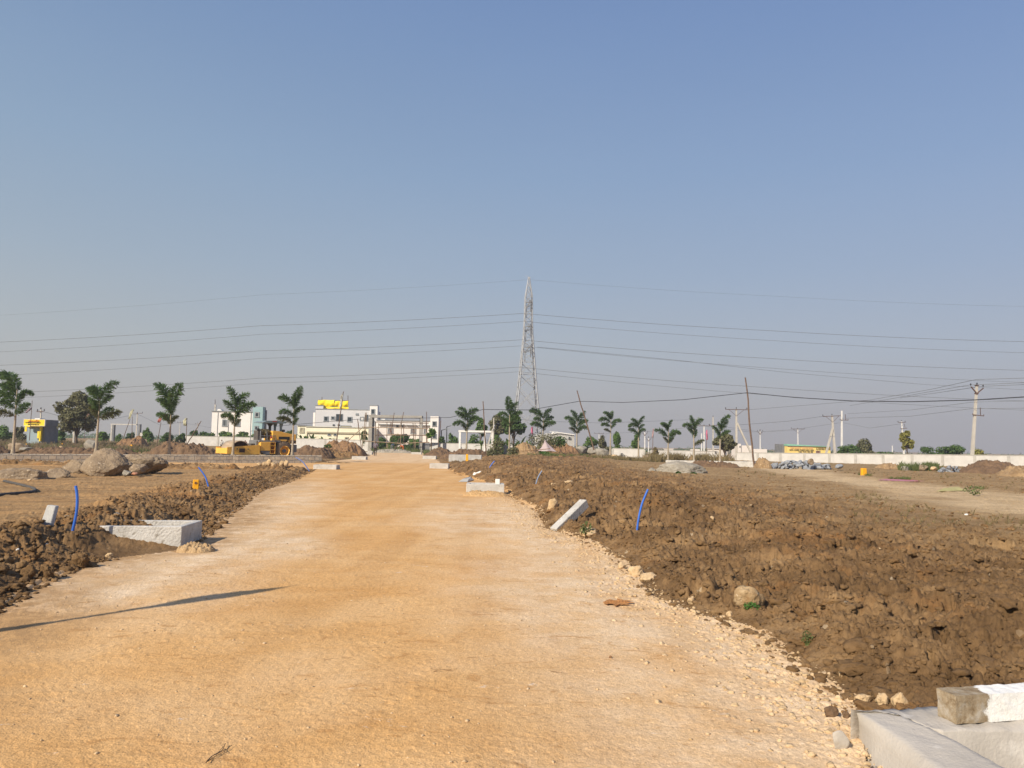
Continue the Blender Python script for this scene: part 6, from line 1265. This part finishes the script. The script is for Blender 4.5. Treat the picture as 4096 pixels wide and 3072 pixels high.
# grey quarry stones in two piles
def pile(label, u0, u1, vt, vb, Y, n, seed, group, mat=GREYST, smin=0.35, smax=0.7):
    rs = random.Random(seed); protos = [rock_mesh('quarry_stone', (1, 0.9, 0.8), seed*10+k_, 3, 0.03, 13, mat, 0.35, 0.0, (0.35, 0.6)) for k_ in range(5)]
    for me in protos:
        for f_ in me.polygons: f_.use_smooth = False
    for i in range(n):
        t = i/n; u = u0+(u1-u0)*rs.random(); prof = math.sin(math.pi*min(max((u-u0)/(u1-u0), .06), .94))**.6; v = vb-(vb-vt)*prof*rs.random()**1.2*.9; dd = rs.uniform(-.5, .9)
        o = bpy.data.objects.new('quarry_stone', protos[i % 5]); SC.collection.objects.link(o); p = P(u, v, Y+dd+(vb-v)*Y/F_PX*.6); s_ = rs.uniform(smin, smax); o.location = p-Vector((0, 0, s_*.4)); o.scale = (s_, s_, s_*rs.uniform(.6, 1)); o.rotation_euler = (rs.uniform(-.6, .6), rs.uniform(-.6, .6), rs.uniform(0, 6.3)); tag(o, label, 'stone', group)
pile('blue-grey angular quarry stone in the long pile before the wall', 3070, 3318, 1838, 1872, 60, 95, 5, 'grey quarry stones of the long pile')
pile('blue-grey quarry stone in the small pile by the brown heap', 3755, 3862, 1864, 1888, 57, 55, 6, 'grey quarry stones of the small pile', smin=.2, smax=.42)
rock('rock', 'brown upright block on top of the long quarry stone pile', 'rock', 3234, 3258, 1834, 1858, GRANITE_B, 90, None, Y=59, cuts=12, rough=.05)
rock('rock', 'lone blue-grey wedge stone right of the long quarry pile', 'rock', 3345, 3378, 1856, 1874, GREYST, 91, None, Y=58, cuts=12, rough=.05)
rock('rock', 'square cream block by the green weeds before the wall', 'rock', 3724, 3755, 1866, 1882, LIMEST, 92, None, Y=56, cuts=12, rough=.05)
rock('boulder', 'grey-brown boulder half hidden in weeds by the wall', 'boulder', 3680, 3722, 1858, 1880, GRANITE_B, 93, None, Y=60)
rock('boulder', 'dull grey boulder left of the weeds by the wall', 'boulder', 3608, 3640, 1864, 1882, GRANITE, 94, None, Y=60)
# notable stones in the soil (each found in the photo)
ST = 'stones lying in the right soil'
PALER = M('whitish_brown_rock', (0.42, 0.31, 0.18), (0.25, 0.155, 0.07), 9, 0.9, 0.6, 30, c3=(0.56, 0.46, 0.32), spots=-0.01)
for i, (a, c, d, e_, m_, lab) in enumerate((
    (2189, 2232, 1994, 2042, LIMEST, 'round tan stone in the bank left of the leaning kerb block'), (2236, 2275, 2040, 2066, REDH, 'reddish lump against the leaning kerb block'), (2252, 2298, 1921, 1940, LIMEST, 'cream flat stone at mid bank'), (2203, 2236, 1932, 1946, LIMEST, 'tan thin stone left of the cream flat stone'),
    (2320, 2388, 2712-600, 2146, LIMEST, 'yellow-brown rock at the road edge beside green sprigs'), (2515, 2585, 2264, 2306, LIMEST, 'smooth pale stone on the road edge'), (2560, 2634, 2294, 2326, LIMEST, 'broad cream rock at the road edge'), (2470, 2506, 2256, 2278, LIMEST, 'small pale stone left of the smooth pale stone'),
    (2944, 3070, 2352, 2440, PALER, 'large whitish and brown rock sitting in the near soil'), (2752, 2786, 2388, 2416, LIMEST, 'pale angular stone near the soil edge'), (3132, 3160, 2096, 2130, LIMEST, 'left of two pale upright stones in the right soil'), (3160, 3200, 2100, 2132, LIMEST, 'right of two pale upright stones in the right soil'),
    (2838, 2858, 2064, 2086, LIMEST, 'whitish small rock in the middle of the right soil'), (3384, 3412, 2178-0, 2196, LIMEST, 'small cream stone in the churned right soil'), (3506, 3526, 2190, 2204, LIMEST, 'tan stone right of the small cream stone'), (3518, 3548, 2342, 2358, LIMEST, 'pale flat stone in the far right soil'), (3452, 3478, 2290, 2306, LIMEST, 'grey-tan stone left of the pale flat stone'),
    (3860, 3876, 2055, 2064, WHITE, 'white pebble near the worn track'), (2905, 2935, 2445, 2470, LIMEST, 'cream stone below the large whitish rock'), (3358, 3398, 2668, 2712, LIMEST, 'cream rock in the gravel rim near the inlet'), (3430, 3500, 2785, 2822, LIMEST, 'tan rock just behind the mortar apron'), (3510, 3560, 2780, 2826, LIMEST, 'cream rock behind the mortar apron, right of the tan one'), (3580, 3640, 2776, 2824, LIMEST, 'broad cream rock between apron and kerb stone'), (3303, 3362, 2832, 2874, DARKH, 'dark brown clod on the road near the mortar apron'), (3372, 3402, 2846, 2874, DARKH, 'small dark clod touching the mortar apron'),
    (2436, 2448, 2622, 2634, REDH, 'tiny orange chip on the pale road'))):
    rock('stone', lab, 'stone', a, c, d, e_, m_, 200+i, ST, sub=4, rough=.22, cuts=8, sink=.25)
for i, (a, c, d, e_, m_, lab) in enumerate(((266, 338, 2214, 2278, MAT_HEAP, 'big lone clod at the foot of the left bank'), (140, 205, 2262, 2326, MAT_HEAP, 'rounded clod in front of the left bank'), (76, 130, 2262, 2320, MAT_HEAP, 'clod left of the rounded clod'), (418, 448, 2212, 2230, LIMEST, 'tan stone on the road beside the left bank'), (62, 74, 2194, 2206, WHITE, 'white pebble in the left bank'), (172, 195, 2174, 2186, GREYST, 'pale grey chip in the left bank'))):
    rock('clod' if m_ is MAT_HEAP else 'stone', lab, 'clod' if m_ is MAT_HEAP else 'stone', a, c, d, e_, m_, 240+i, 'clods and stones of the left bank', sub=5, rough=.3, cuts=9, sink=.2)
# ------------------------------------------------------------------ loose clods and gravel nobody could count
def scatter(name, label, cat, n, region, size, mat, seed, protos=6, sub=2, flat_=0.75, rough=0.42, sinkf=0.3, heightf=None):
    """region(rs) -> x, y ; merged into one mesh"""
    rs = random.Random(seed); PV = []; PF = []
    for k_ in range(protos):
        me = rock_mesh('p', (1, 1, flat_), seed*7+k_, sub, rough, 8, mat, 0.9); PV.append(np.array([v.co[:] for v in me.vertices])); PF.append(np.array([f_.vertices[:] for f_ in me.polygons])); bpy.data.meshes.remove(me)
    pts = []; 
    while len(pts) < n:
        q = region(rs)
        if q: pts.append(q)
    X_ = np.array([p[0] for p in pts]); Y_ = np.array([p[1] for p in pts]); rm_ = roadmask(X_, Y_); Z_ = H(X_, Y_)+np.where(rm_ > 0, road_h(X_, Y_), soil_h(X_, Y_))
    Vs = []; Fs = []; off = 0
    for i in range(n):
        k_ = i % protos; s_ = size(rs, pts[i]); a = rs.uniform(0, 6.28); t = rs.uniform(-.5, .5); R_ = np.array(Matrix.Rotation(a, 3, 'Z') @ Matrix.Rotation(t, 3, 'X')); v = (PV[k_]*np.array([s_*rs.uniform(.8, 1.3), s_, s_*rs.uniform(.7, 1)]))@R_.T+np.array([X_[i], Y_[i], Z_[i]-s_*sinkf*flat_]); Vs.append(v); Fs.append(PF[k_]+off); off += len(v)
    o = mesh_from(name, np.concatenate(Vs), np.concatenate(Fs), {}, mat); return tag(o, label, cat, None, 'stuff')
def near_y(rs, a, b): return math.exp(rs.uniform(math.log(a), math.log(b)))
def reg_left(rs):
    y = near_y(rs, 5.5, 42); s_ = abs(rs.gauss(0, 1.1)) if rs.random() < .7 else rs.uniform(0, 3.0); x = float(xL(y))-s_+.15; return None if boxgap(x, y) > .3 else (x, y)
def reg_right(rs):
    y = near_y(rs, 4.5, 48); s_ = rs.uniform(-.15, 6.5) if rs.random() < .8 else abs(rs.gauss(0, .7)); return (float(xR(y))+s_, y)
def reg_grav(rs):
    y = near_y(rs, 3.6, 26); s_ = abs(rs.gauss(0, .42)); return (float(xR(y))-s_+.10, y)
def reg_road(rs):
    y = near_y(rs, 3.2, 30); a, b_ = float(xL(y)), float(xR(y)); return (rs.uniform(a, b_), y)
scatter('soil_clods', 'large brown clods heaped along the left bank', 'clods', 700, reg_left, lambda r_, p: .06+.13*r_.random()**2.2, MAT_HEAP, 3, protos=10, sub=3)
scatter('soil_clods', 'small brown clods crumbling down the left bank', 'clods', 9000, reg_left, lambda r_, p: .018+.06*r_.random()**2.5, MAT_HEAP, 13, sub=2)
scatter('soil_clods', 'larger brown clods half sunk in the right soil bank', 'clods', 900, reg_right, lambda r_, p: .05+.19*r_.random()**2.6, MAT_HEAP, 4, protos=12, sub=3, sinkf=.45, flat_=.55)
scatter('soil_clods', 'crumbled brown clods over the right soil bank', 'clods', 7500, reg_right, lambda r_, p: .03+.06*r_.random()**2, MAT_HEAP, 14, protos=10, sub=2, sinkf=.4)
scatter('soil_clods', 'fine brown crumbs over the right soil bank', 'clods', 14000, reg_right, lambda r_, p: .012+.022*r_.random()**1.5, MAT_HEAP, 24, protos=10, sub=1, sinkf=.3)
scatter('gravel', 'pale crushed limestone along the right road edge', 'gravel', 6500, reg_grav, lambda r_, p: .007+.045*r_.random()**4, LIMEST, 5, sub=2, rough=.22, sinkf=.4)
scatter('pebbles', 'fine pebbles strewn over the road', 'pebbles', 2600, reg_road, lambda r_, p: .006+.022*r_.random()**4, LIMEST, 6, sub=1, rough=.15)
def tdist(x, y):
    p = Vector((x, y)); from mathutils.geometry import intersect_point_line as ipl; b_ = 99.0
    for a, c in zip(TRACK[:-1], TRACK[1:]):
        q, t = ipl(p, a.xy, c.xy); q = a.xy.lerp(c.xy, min(max(t, 0), 1)); b_ = min(b_, (q-p).length)
    return b_
def reg_field(rs):
    y = near_y(rs, 8, 70); x = rs.uniform(float(xR(y))+2, .75*y); return None if tdist(x, y) < 2.6 else (x, y)
scatter('soil_clods', 'small scattered clods and stones over the right plot', 'clods', 3500, reg_field, lambda r_, p: (.02+.07*r_.random()**3)*(1+p[1]/60), MAT_HEAP, 7, sub=2)
# ------------------------------------------------------------------ trees, bushes and plants
tree('big olive-brown tree behind the second palm, far left', 222, 412, 1570, 1725, 91, LEAF_B, 11, 11000, .30, nl=70)
tree('brownish tree behind the pylon-side palm, taller of the pair', 2000, 2112, 1655, 1735, 112, LEAF_D, 12, 6000, .32, nl=46)
tree('brown-leaved tree directly right of the stayed timber pole', 1950, 2030, 1655, 1745, 118, LEAF_B, 13, 4000, .32, nl=34)
tree('grey-green tree above the white frame gateway', 1898, 1952, 1672, 1745, 122, LEAF_M, 14, 1500, .36, nl=16)
tree('dusty small tree behind the last palm of the right row', 2850, 2945, 1735, 1800, 92, LEAF_B, 15, 4200, .26, nl=40)
tree('yellow-green tree growing round a white pole beyond the wall', 3593, 3662, 1724, 1798, 118, LEAF_Y, 16, 2200, .38, nl=20)
tree('small papaya-like tree right of the scaffolding', 1712, 1742, 1717, 1745, 104, LEAF_M, 17, 160, .7, nl=5)
bush('rounded olive bush beyond the wall right of the whitewashed pole', 3395, 3505, 1757, 125, LEAF_B, 21, 3200, .34)
bush('low green thicket at the left foot of the olive bush', 3345, 3470, 1784, 120, LEAF_D, 22, 2400, .3)
bush('low dark bush beyond the wall left of the yellow-green tree', 3490, 3590, 1806, 118, LEAF_D, 23, 1200, .3)
bush('feathery acacia bush behind the leaning pole, biggest of three', 3732, 3872, 1776, 115, LEAF_D, 24, 3800, .28, nl=22)
bush('smaller acacia bush left of the biggest one', 3668, 3740, 1786, 118, LEAF_D, 25, 1600, .26)
bush('acacia bush with pale tips right of the leaning pole', 3872, 3945, 1790, 115, LEAF_Y, 26, 1500, .24)
bush('tiny bush on the skyline at the far right', 4065, 4096, 1815, 160, LEAF_B, 27, 300, .3)
for i, (a, c, v, Y_, lf, lab) in enumerate(((1778, 1834, 1731, 128, LEAF_M, 'round bright green bush left of the white frame gateway'), (1850, 1935, 1742, 130, LEAF_M, 'green bushes seen through the white frame gateway'), (1752, 1785, 1742, 132, LEAF_D, 'dark low bush under the street lamps'), (1548, 1615, 1738, 122, LEAF_M, 'broad green bush behind the scaffolding, left half'), (1610, 1722, 1750, 124, LEAF_M, 'green hedge behind the scaffolding, right half'), (1505, 1552, 1748, 124, LEAF_D, 'green hedge at the left inside the gateway'), (1440, 1478, 1722, 120, LEAF_D, 'narrow dark bush left of the gateway column'), (2318, 2400, 1748, 120, LEAF_M, 'green bush right of the metal shed'), (2390, 2435, 1738, 124, LEAF_B, 'blue-grey bush under a small tee pole'), (2446, 2486, 1738, 114, LEAF_M, 'dense green bush behind the yellow-footed palm'), (2522, 2582, 1740, 118, LEAF_M, 'dense oval green bush behind the short white wall'), (2606, 2640, 1790, 115, DRYG, 'brown weedy bush between two walls'), (1135, 1180, 1722, 130, LEAF_D, 'dark bush tops between roller and cream house'), (-30, 52, 1690, 115, LEAF_M, 'green bush at the far left edge'), (52, 104, 1706, 112, LEAF_B, 'olive bush left of the yellow shop'), (228, 262, 1718, 112, LEAF_M, 'green bush right of the yellow shop'), (388, 436, 1728, 120, LEAF_M, 'green bush left of the bare concrete frame'), (462, 492, 1737, 140, LEAF_M, 'small green bush inside the bare frame, left'), (504, 540, 1734, 140, LEAF_D, 'small green bush inside the bare frame, right'), (570, 612, 1710, 125, LEAF_M, 'bright round bush right of the bare frame'), (645, 700, 1722, 120, LEAF_D, 'green bush behind the third palm'), (705, 745, 1726, 122, LEAF_D, 'green bush behind the cream flag'), (752, 800, 1718, 134, LEAF_D, 'leafy bush above the left end of the boundary wall'), (796, 870, 1726, 136, LEAF_D, 'leafy hedge clump behind the wall under the window of the white house'), (866, 940, 1724, 136, LEAF_D, 'leafy hedge clump behind the wall at the palm before the drum'), (936, 1010, 1726, 136, LEAF_D, 'leafy hedge clump behind the wall below the teal tower'), (1950, 2030, 1738, 116, LEAF_M, 'green thicket behind the timber pole and banana plants'), (2150, 2230, 1756, 92, LEAF_B, 'dusty shrub covering the left half of the metal shed'), (2226, 2262, 1762, 88, LEAF_B, 'dusty shrub before the middle of the metal shed'), (1560, 1650, 1736, 119, LEAF_D, 'spreading dark shrub just behind the scaffold poles'))):
    bush(lab, a, c, v, Y_, lf, 40+i, 2600, .27, group='green bushes beyond the plots')
def banana(label, u, vt, Y, seed, n=7, spread=1.0, vb=None):
    rs = random.Random(seed); b = base(u, Y); h = P(u, vt, Y).z-b.z; r = empty('banana_plant', b, label, 'banana plant', 'banana plants behind the boundary walls')
    m_ = MB(); m_.tube([(0, 0, -.1), (0, 0, h*.55)], [.14, .09], 7); m_.build('stem', LEAF_BAN, r); m_ = MB()
    for i in range(n):
        a = rs.uniform(0, 6.28) if i > 1 else (0.2, 2.9)[i]; up = rs.uniform(.5, 1.35); L_ = h*rs.uniform(.45, .6); p = Vector((0, 0, h*.5)); d = Vector((math.cos(a)*math.cos(up)*spread, math.sin(a)*math.cos(up), math.sin(up))); sd = d.cross(Vector((0, 0, 1))).normalized(); prev = None; k_n = 7
        vs = []; fs = []
        for k_ in range(k_n+1):
            t = k_/k_n; w_ = L_*.16*math.sin(math.pi*min(1, t*.9+.08)); vs += [p-sd*w_+Vector((0, 0, -.3*w_)), p, p+sd*w_+Vector((0, 0, -.3*w_))]
            p = p+d*(L_/k_n); d = (d+Vector((0, 0, -.22))).normalized()
            if k_: q = len(vs)-6; fs += [(q, q+1, q+4, q+3), (q+1, q+2, q+5, q+4)]
        m_.add(vs, fs, True)
    m_.build('leaf', LEAF_BAN, r); return r
ORD = ('first', 'second', 'third', 'fourth', 'fifth', 'sixth', 'seventh', 'eighth', 'ninth', 'tenth')
for i, (u, v, Y_) in enumerate(((765, 1732, 133), (800, 1724, 133), (838, 1720, 133), (862, 1728, 132), (885, 1722, 133), (905, 1718, 133), (930, 1728, 132), (958, 1722, 132), (980, 1724, 133), (1000, 1722, 132), (1204, 1728, 126), (1222, 1730, 125), (1246, 1732, 126), (1262, 1738, 125), (1290, 1736, 125), (1318, 1728, 126), (1925, 1752, 115), (1984, 1738, 112), (2010, 1745, 112), (2034, 1750, 111), (2062, 1748, 111), (2084, 1742, 112), (2110, 1752, 100), (2145, 1756, 100))):
    banana(ORD[(i if u < 1100 else i-10 if u < 1400 else i-16)]+' banana plant from the left above the wall '+('behind the roller' if u < 1100 else 'in front of the cream house' if u < 1400 else 'around the pylon foot'), u, v, Y_, 300+i)
# weeds
def tufts(name, label, cat, n, region, hgt, mat, seed, blades=9, wid=.012):
    rs = random.Random(seed); m_ = MB(); pts = []
    while len(pts) < n:
        q = region(rs)
        if q: pts.append(q)
    Xs = np.array([q[0] for q in pts]); Ys = np.array([q[1] for q in pts]); Zs = H(Xs, Ys)
    for (x, y), z in zip(pts, Zs):
        h = hgt(rs, (x, y))
        for b_ in range(blades):
            a = rs.uniform(0, 6.28); l = h*rs.uniform(.5, 1.1); d = Vector((math.cos(a)*rs.uniform(.1, .6), math.sin(a)*.4, 1)).normalized(); p = Vector((x+rs.uniform(-.12, .12)*h, y+rs.uniform(-.12, .12)*h, float(z)-.02)); sd = Vector((math.sin(a), -math.cos(a), 0)); w_ = wid*(1+y/25.0)
            m_.add([p-sd*w_, p+sd*w_, p+d*l*.6+sd*w_*.8, p+d*l+Vector((math.cos(a)*l*.2, 0, 0)), p+d*l*.6-sd*w_*.8], [(0, 1, 2, 3, 4)])
    o = m_.build(name, mat); return tag(o, label, cat, None, 'stuff')
def px_region(boxes):
    def f_(rs):
        u0, u1, Y0, Y1 = rs.choice(boxes); Y_ = rs.uniform(Y0, Y1); p = P(rs.uniform(u0, u1), 1800, Y_); return None if (p.x > 5 and Y_ < 62 and tdist(p.x, Y_) < 3) else (p.x, Y_)
    return f_
tufts('dry_weeds', 'brown dry weeds over the rough ground behind the stone wall', 'weeds', 2600, px_region([(-300, 430, 68, 112), (-300, 720, 72, 118), (380, 720, 80, 120)]), lambda r_, p: r_.uniform(.2, .85), M('brown_weed_stems', (0.20, 0.15, 0.085), (0.11, 0.085, 0.05), .5), 1, wid=.007)
tufts('green_weeds', 'olive weeds over the rough ground behind the stone wall', 'weeds', 900, px_region([(-300, 720, 70, 118)]), lambda r_, p: r_.uniform(.2, .7), GREENW, 2, wid=.006)
tufts('dry_weeds', 'tall dry grass beside the palms and walls on the right', 'weeds', 520, px_region([(2584, 2660, 76, 84), (2660, 2940, 82, 95), (2680, 2730, 84, 88), (2785, 2830, 84, 88)]), lambda r_, p: r_.uniform(.4, 1.3), DRYG, 3, wid=.005)
tufts('dry_weeds', 'low dry grass scattered over the right plot', 'weeds', 420, px_region([(3350, 4100, 26, 60), (2950, 3500, 40, 62), (3400, 4100, 14, 26)]), lambda r_, p: r_.uniform(.05, .22), DRYG, 4, 6, .004)
tufts('green_weeds', 'green weeds before the long white wall', 'weeds', 260, px_region([(3595, 3755, 60, 64), (3700, 3745, 61, 64)]), lambda r_, p: r_.uniform(.25, .9), GREENW, 5, wid=.006)
tufts('green_weeds', 'green weeds on the soil crest below the metal shed', 'weeds', 260, px_region([(2020, 2420, 66, 80), (1840, 2060, 74, 82), (2110, 2260, 62, 70)]), lambda r_, p: r_.uniform(.1, .45), GREENW, 6, wid=.006)
tufts('dry_weeds', 'brown weeds on the soil crest below the metal shed', 'weeds', 700, px_region([(2180, 2480, 70, 84), (2400, 2640, 72, 84)]), lambda r_, p: r_.uniform(.2, .7), DRYG, 7, wid=.006)
tufts('green_weeds', 'weeds growing out of the earth right of the gateway', 'weeds', 260, px_region([(1700, 1800, 84, 96), (1490, 1680, 108, 118)]), lambda r_, p: r_.uniform(.3, 1.0), GREENW, 8, wid=.006)
tufts('green_weeds', 'small green sprouts in the right plot grass', 'weeds', 110, px_region([(3380, 3480, 42, 48), (3830, 3930, 28, 32), (3980, 4060, 19, 20), (3540, 3640, 40, 42)]), lambda r_, p: r_.uniform(.06, .25), GREENW, 9, 7, .004)
def sprig(label, u, v, w, h, n, seed, leaf=GREENW, size=None, name='weed', Y=None):
    Y_ = Y or G(u, v).y; b = P(u, v, Y_); rs = random.Random(seed); s_ = Y_/F_PX; r = empty(name, b, label, 'plant', 'small green plants'); m_ = MB(); leafcloud(m_, (0, 0, h*s_*.55), (w*s_*.5, w*s_*.4, h*s_*.5), n, size or w*s_*.16, rs, shell=0); m_.build('foliage', leaf, r)
    t = MB()
    for i in range(5): t.tube([(0, 0, -.02), (rs.uniform(-.4, .4)*w*s_, rs.uniform(-.2, .2)*w*s_, h*s_*rs.uniform(.5, 1))], [.004+.001*Y_/10, .002], 4)
    t.build('stem', leaf, r)
BRG = leafmat('bright_sprout_green', (0.10, 0.22, 0.04), (0.06, 0.13, 0.03), .3)
sprig('bright green sprout under the large whitish rock', 3006, 2448, 70, 34, 130, 1, BRG); sprig('small green plant at the soil edge near the inlet', 3228, 2588, 48, 62, 110, 2, GREENW); sprig('thin green sprigs at the road edge below the leaning block', 2345, 2148, 60, 60, 120, 3, GREENW); sprig('tiny green sprout in the right soil', 3102, 2142, 32, 14, 60, 4, BRG)
sprig('green weed clump in the dry grass at right', 3895, 1980, 80, 36, 120, 5, GREENW, .07); sprig('dark green weed clump in the heap left of the gateway', 1312, 1795, 34, 18, 200, 6, LEAF_D, Y=72); sprig('sprawling green plant below the fallen flag', 2178, 1818, 40, 12, 180, 7, BRG, Y=66)
for i, (u, v, w_, h_, Y_, lf, lab) in enumerate(((2712, 1908, 22, 22, 39.5, LEAF_D, 'left'), (2775, 1906, 26, 16, 39.5, LEAF_D, 'right'), (1988, 1828, 40, 80, 70, LEAF_B, ''), (1962, 1832, 22, 36, 69, LEAF_B, ''), (2052, 1822, 34, 34, 70, LEAF_B, ''), (2200, 1795, 60, 60, 76, LEAF_B, ''), (2150, 1785, 60, 55, 78, LEAF_B, ''), (2238, 1790, 44, 44, 76, LEAF_D, ''))):
    sprig(('dark creeper on the whale-backed boulder, '+lab+' side') if lab else ('dusty sapling among weeds on the soil crest, at the '+('left palm', 'left palm foot', 'second palm', 'shed corner', 'shed left end', 'shed middle')[i-2]), u, v, w_*(1.0 if lab else 1.5), h_, 170 if lab else 420, 20+i, lf, Y=Y_, size=.16 if Y_ > 50 else .12, name='creeper' if lab else 'sapling')
# fallen flag and rod on the crest
b0 = P(2184, 1804, 68); hh = P(2178, 1762, 68).z-b0.z; vs = []; fs = []
for k_ in range(9):
    t = k_/8; rad_ = .04+.62*t**1.5
    for j_ in range(20):
        an = 2*math.pi*j_/20; q = rad_*(1+.22*math.sin(an*5+k_*.4)+.1*math.sin(an*3)); vs.append((math.cos(an)*q*1.0-.12*(1-t)+.25*t*math.cos(an)*(math.cos(an) > 0), math.sin(an)*q*.6, hh*(1-t)+.03*math.sin(an*4)))
    if k_: fs += [((k_-1)*20+j_, k_*20+j_, k_*20+(j_+1) % 20, (k_-1)*20+(j_+1) % 20) for j_ in range(20)]
m_ = MB(); m_.add(vs, fs, True); o = m_.build('fallen_flag', fl('pale_mauve_cloth', (0.60, 0.50, 0.50), (0.5, 0.40, 0.40))); o.location = b0; tag(o, 'pale pink cloth flag slumped over on the soil crest', 'flag')
stick('timber_pole', 'thin fallen rod lying under the slumped pink cloth', 'pole', (P(2090, 1804, 67), P(2200, 1795, 67)), .03, .03, REDH)
# litter
def ragged(label, pts, Y, mat, name='cloth_scrap', h=.05):
    w = [G(u, v) for u, v in pts]; c = sum(w, Vector())/len(w); n = len(w); rs = random.Random(len(pts)); m_ = MB(); vs = [p-c+Vector((0, 0, .02)) for p in w]+[(p-c)*.55+Vector((rs.uniform(-.05, .05), 0, h*rs.uniform(.6, 1.4))) for p in w]+[Vector((0, 0, h))]; m_.add(vs, [(i, (i+1) % n, n+(i+1) % n, n+i) for i in range(n)]+[(n+i, n+(i+1) % n, 2*n) for i in range(n)], False); o = m_.build(name, mat); o.location = c; return tag(o, label, 'litter')
ragged('long red and pink cloth strip lying in the right plot', [(3512, 1922), (3535, 1917), (3560, 1919), (3640, 1923), (3700, 1926), (3640, 1927), (3560, 1924)], None, fl('red_strip_cloth', (0.55, 0.10, 0.13), (0.62, 0.35, 0.42)), h=.06)
ragged('crumpled yellow-cream cloth in the right plot', [(3745, 1968), (3775, 1958), (3810, 1960), (3850, 1957), (3868, 1964), (3800, 1966)], None, fl('yellow_scrap_cloth', (0.66, 0.60, 0.26), (0.5, 0.45, 0.2)), h=.1)
ragged('crumpled white sack at the right road edge', [(1833, 1929), (1862, 1921), (1890, 1915), (1895, 1921), (1870, 1929)], None, WCL, 'sack', .10)
ragged('patch of orange earth spilled on the pale road', [(2412+56*(1+math.cos(6.2832*i/26))*(1+.16*math.sin(i*2.7)), 2417+11*math.sin(6.2832*i/26)*(1+.4*math.sin(i*1.9+1))) for i in range(26, 0, -1)], None, M('orange_earth', (0.50, 0.235, 0.08), (0.40, 0.17, 0.05), 8, 0.95, .8, 40), 'earth_spill', .018)
def twig(label, pts, r=.006): 
    w = [G(u, v)+Vector((0, 0, .012)) for u, v in pts]; c = w[0].copy(); m_ = MB()
    for i in range(4):
        rs = random.Random(i+len(pts)*int(pts[0][0])); m_.tube([p-c+Vector((rs.uniform(-.012, .012)*(k_+.3), rs.uniform(-.012, .012)*(k_+.3), rs.uniform(0, .012))) for k_, p in enumerate(w)], r*(.8-.12*i), 4)
    o = m_.build('twig', WOODB); o.location = c; tag(o, label, 'twig', 'dry twigs on the road')
twig('forked dry twig bundle at the bottom edge of the road', [(825, 3066), (850, 3040), (885, 3015), (915, 3002)], .0025); twig('dry white root on the far right soil', [(4030, 2342), (4060, 2362), (4096, 2378)], .006); twig('thin stem standing in the middle right soil', [(2585, 2128), (2600, 2100), (2630, 2068)], .006)
# far tree line
def far_line(rs):
    x = rs.uniform(-520, 520); return (x, rs.uniform(380, 620))
rs = random.Random(77); m_ = MB()
for i in range(420):
    x, y = far_line(rs); z = Hz(x, y); h = rs.uniform(1.5, 5.5); w_ = rs.uniform(4, 12); leafcloud(m_, (x, y, z+h*.3), (w_, 3, h*.55), 70, 1.0, rs, shell=0)
o = m_.build('distant_trees', LEAF_D); tag(o, 'low dark line of distant trees along the horizon', 'trees', None, 'stuff')
# ------------------------------------------------------------------ dusty air
mt = bpy.data.materials.new('dusty_air'); mt.use_nodes = True; n = mt.node_tree; n.nodes.clear()
oo = n.nodes.new('ShaderNodeOutputMaterial'); pv = n.nodes.new('ShaderNodeVolumePrincipled'); pv.inputs['Color'].default_value = (0.86, 0.87, 0.92, 1); pv.inputs['Density'].default_value = 0.0006; pv.inputs['Anisotropy'].default_value = 0.2
n.links.new(pv.outputs[0], oo.inputs['Volume'])
hz = MB(); hz.box((0, 200, 17), (1500, 1200, 50)); hz = hz.build('haze', mt); hz['kind'] = 'stuff'; hz['label'] = 'thin dusty haze over the whole plain'; hz['category'] = 'haze'
SC.cycles.volume_bounces = 0; SC.cycles.volume_step_rate = 20; SC.cycles.volume_max_steps = 32
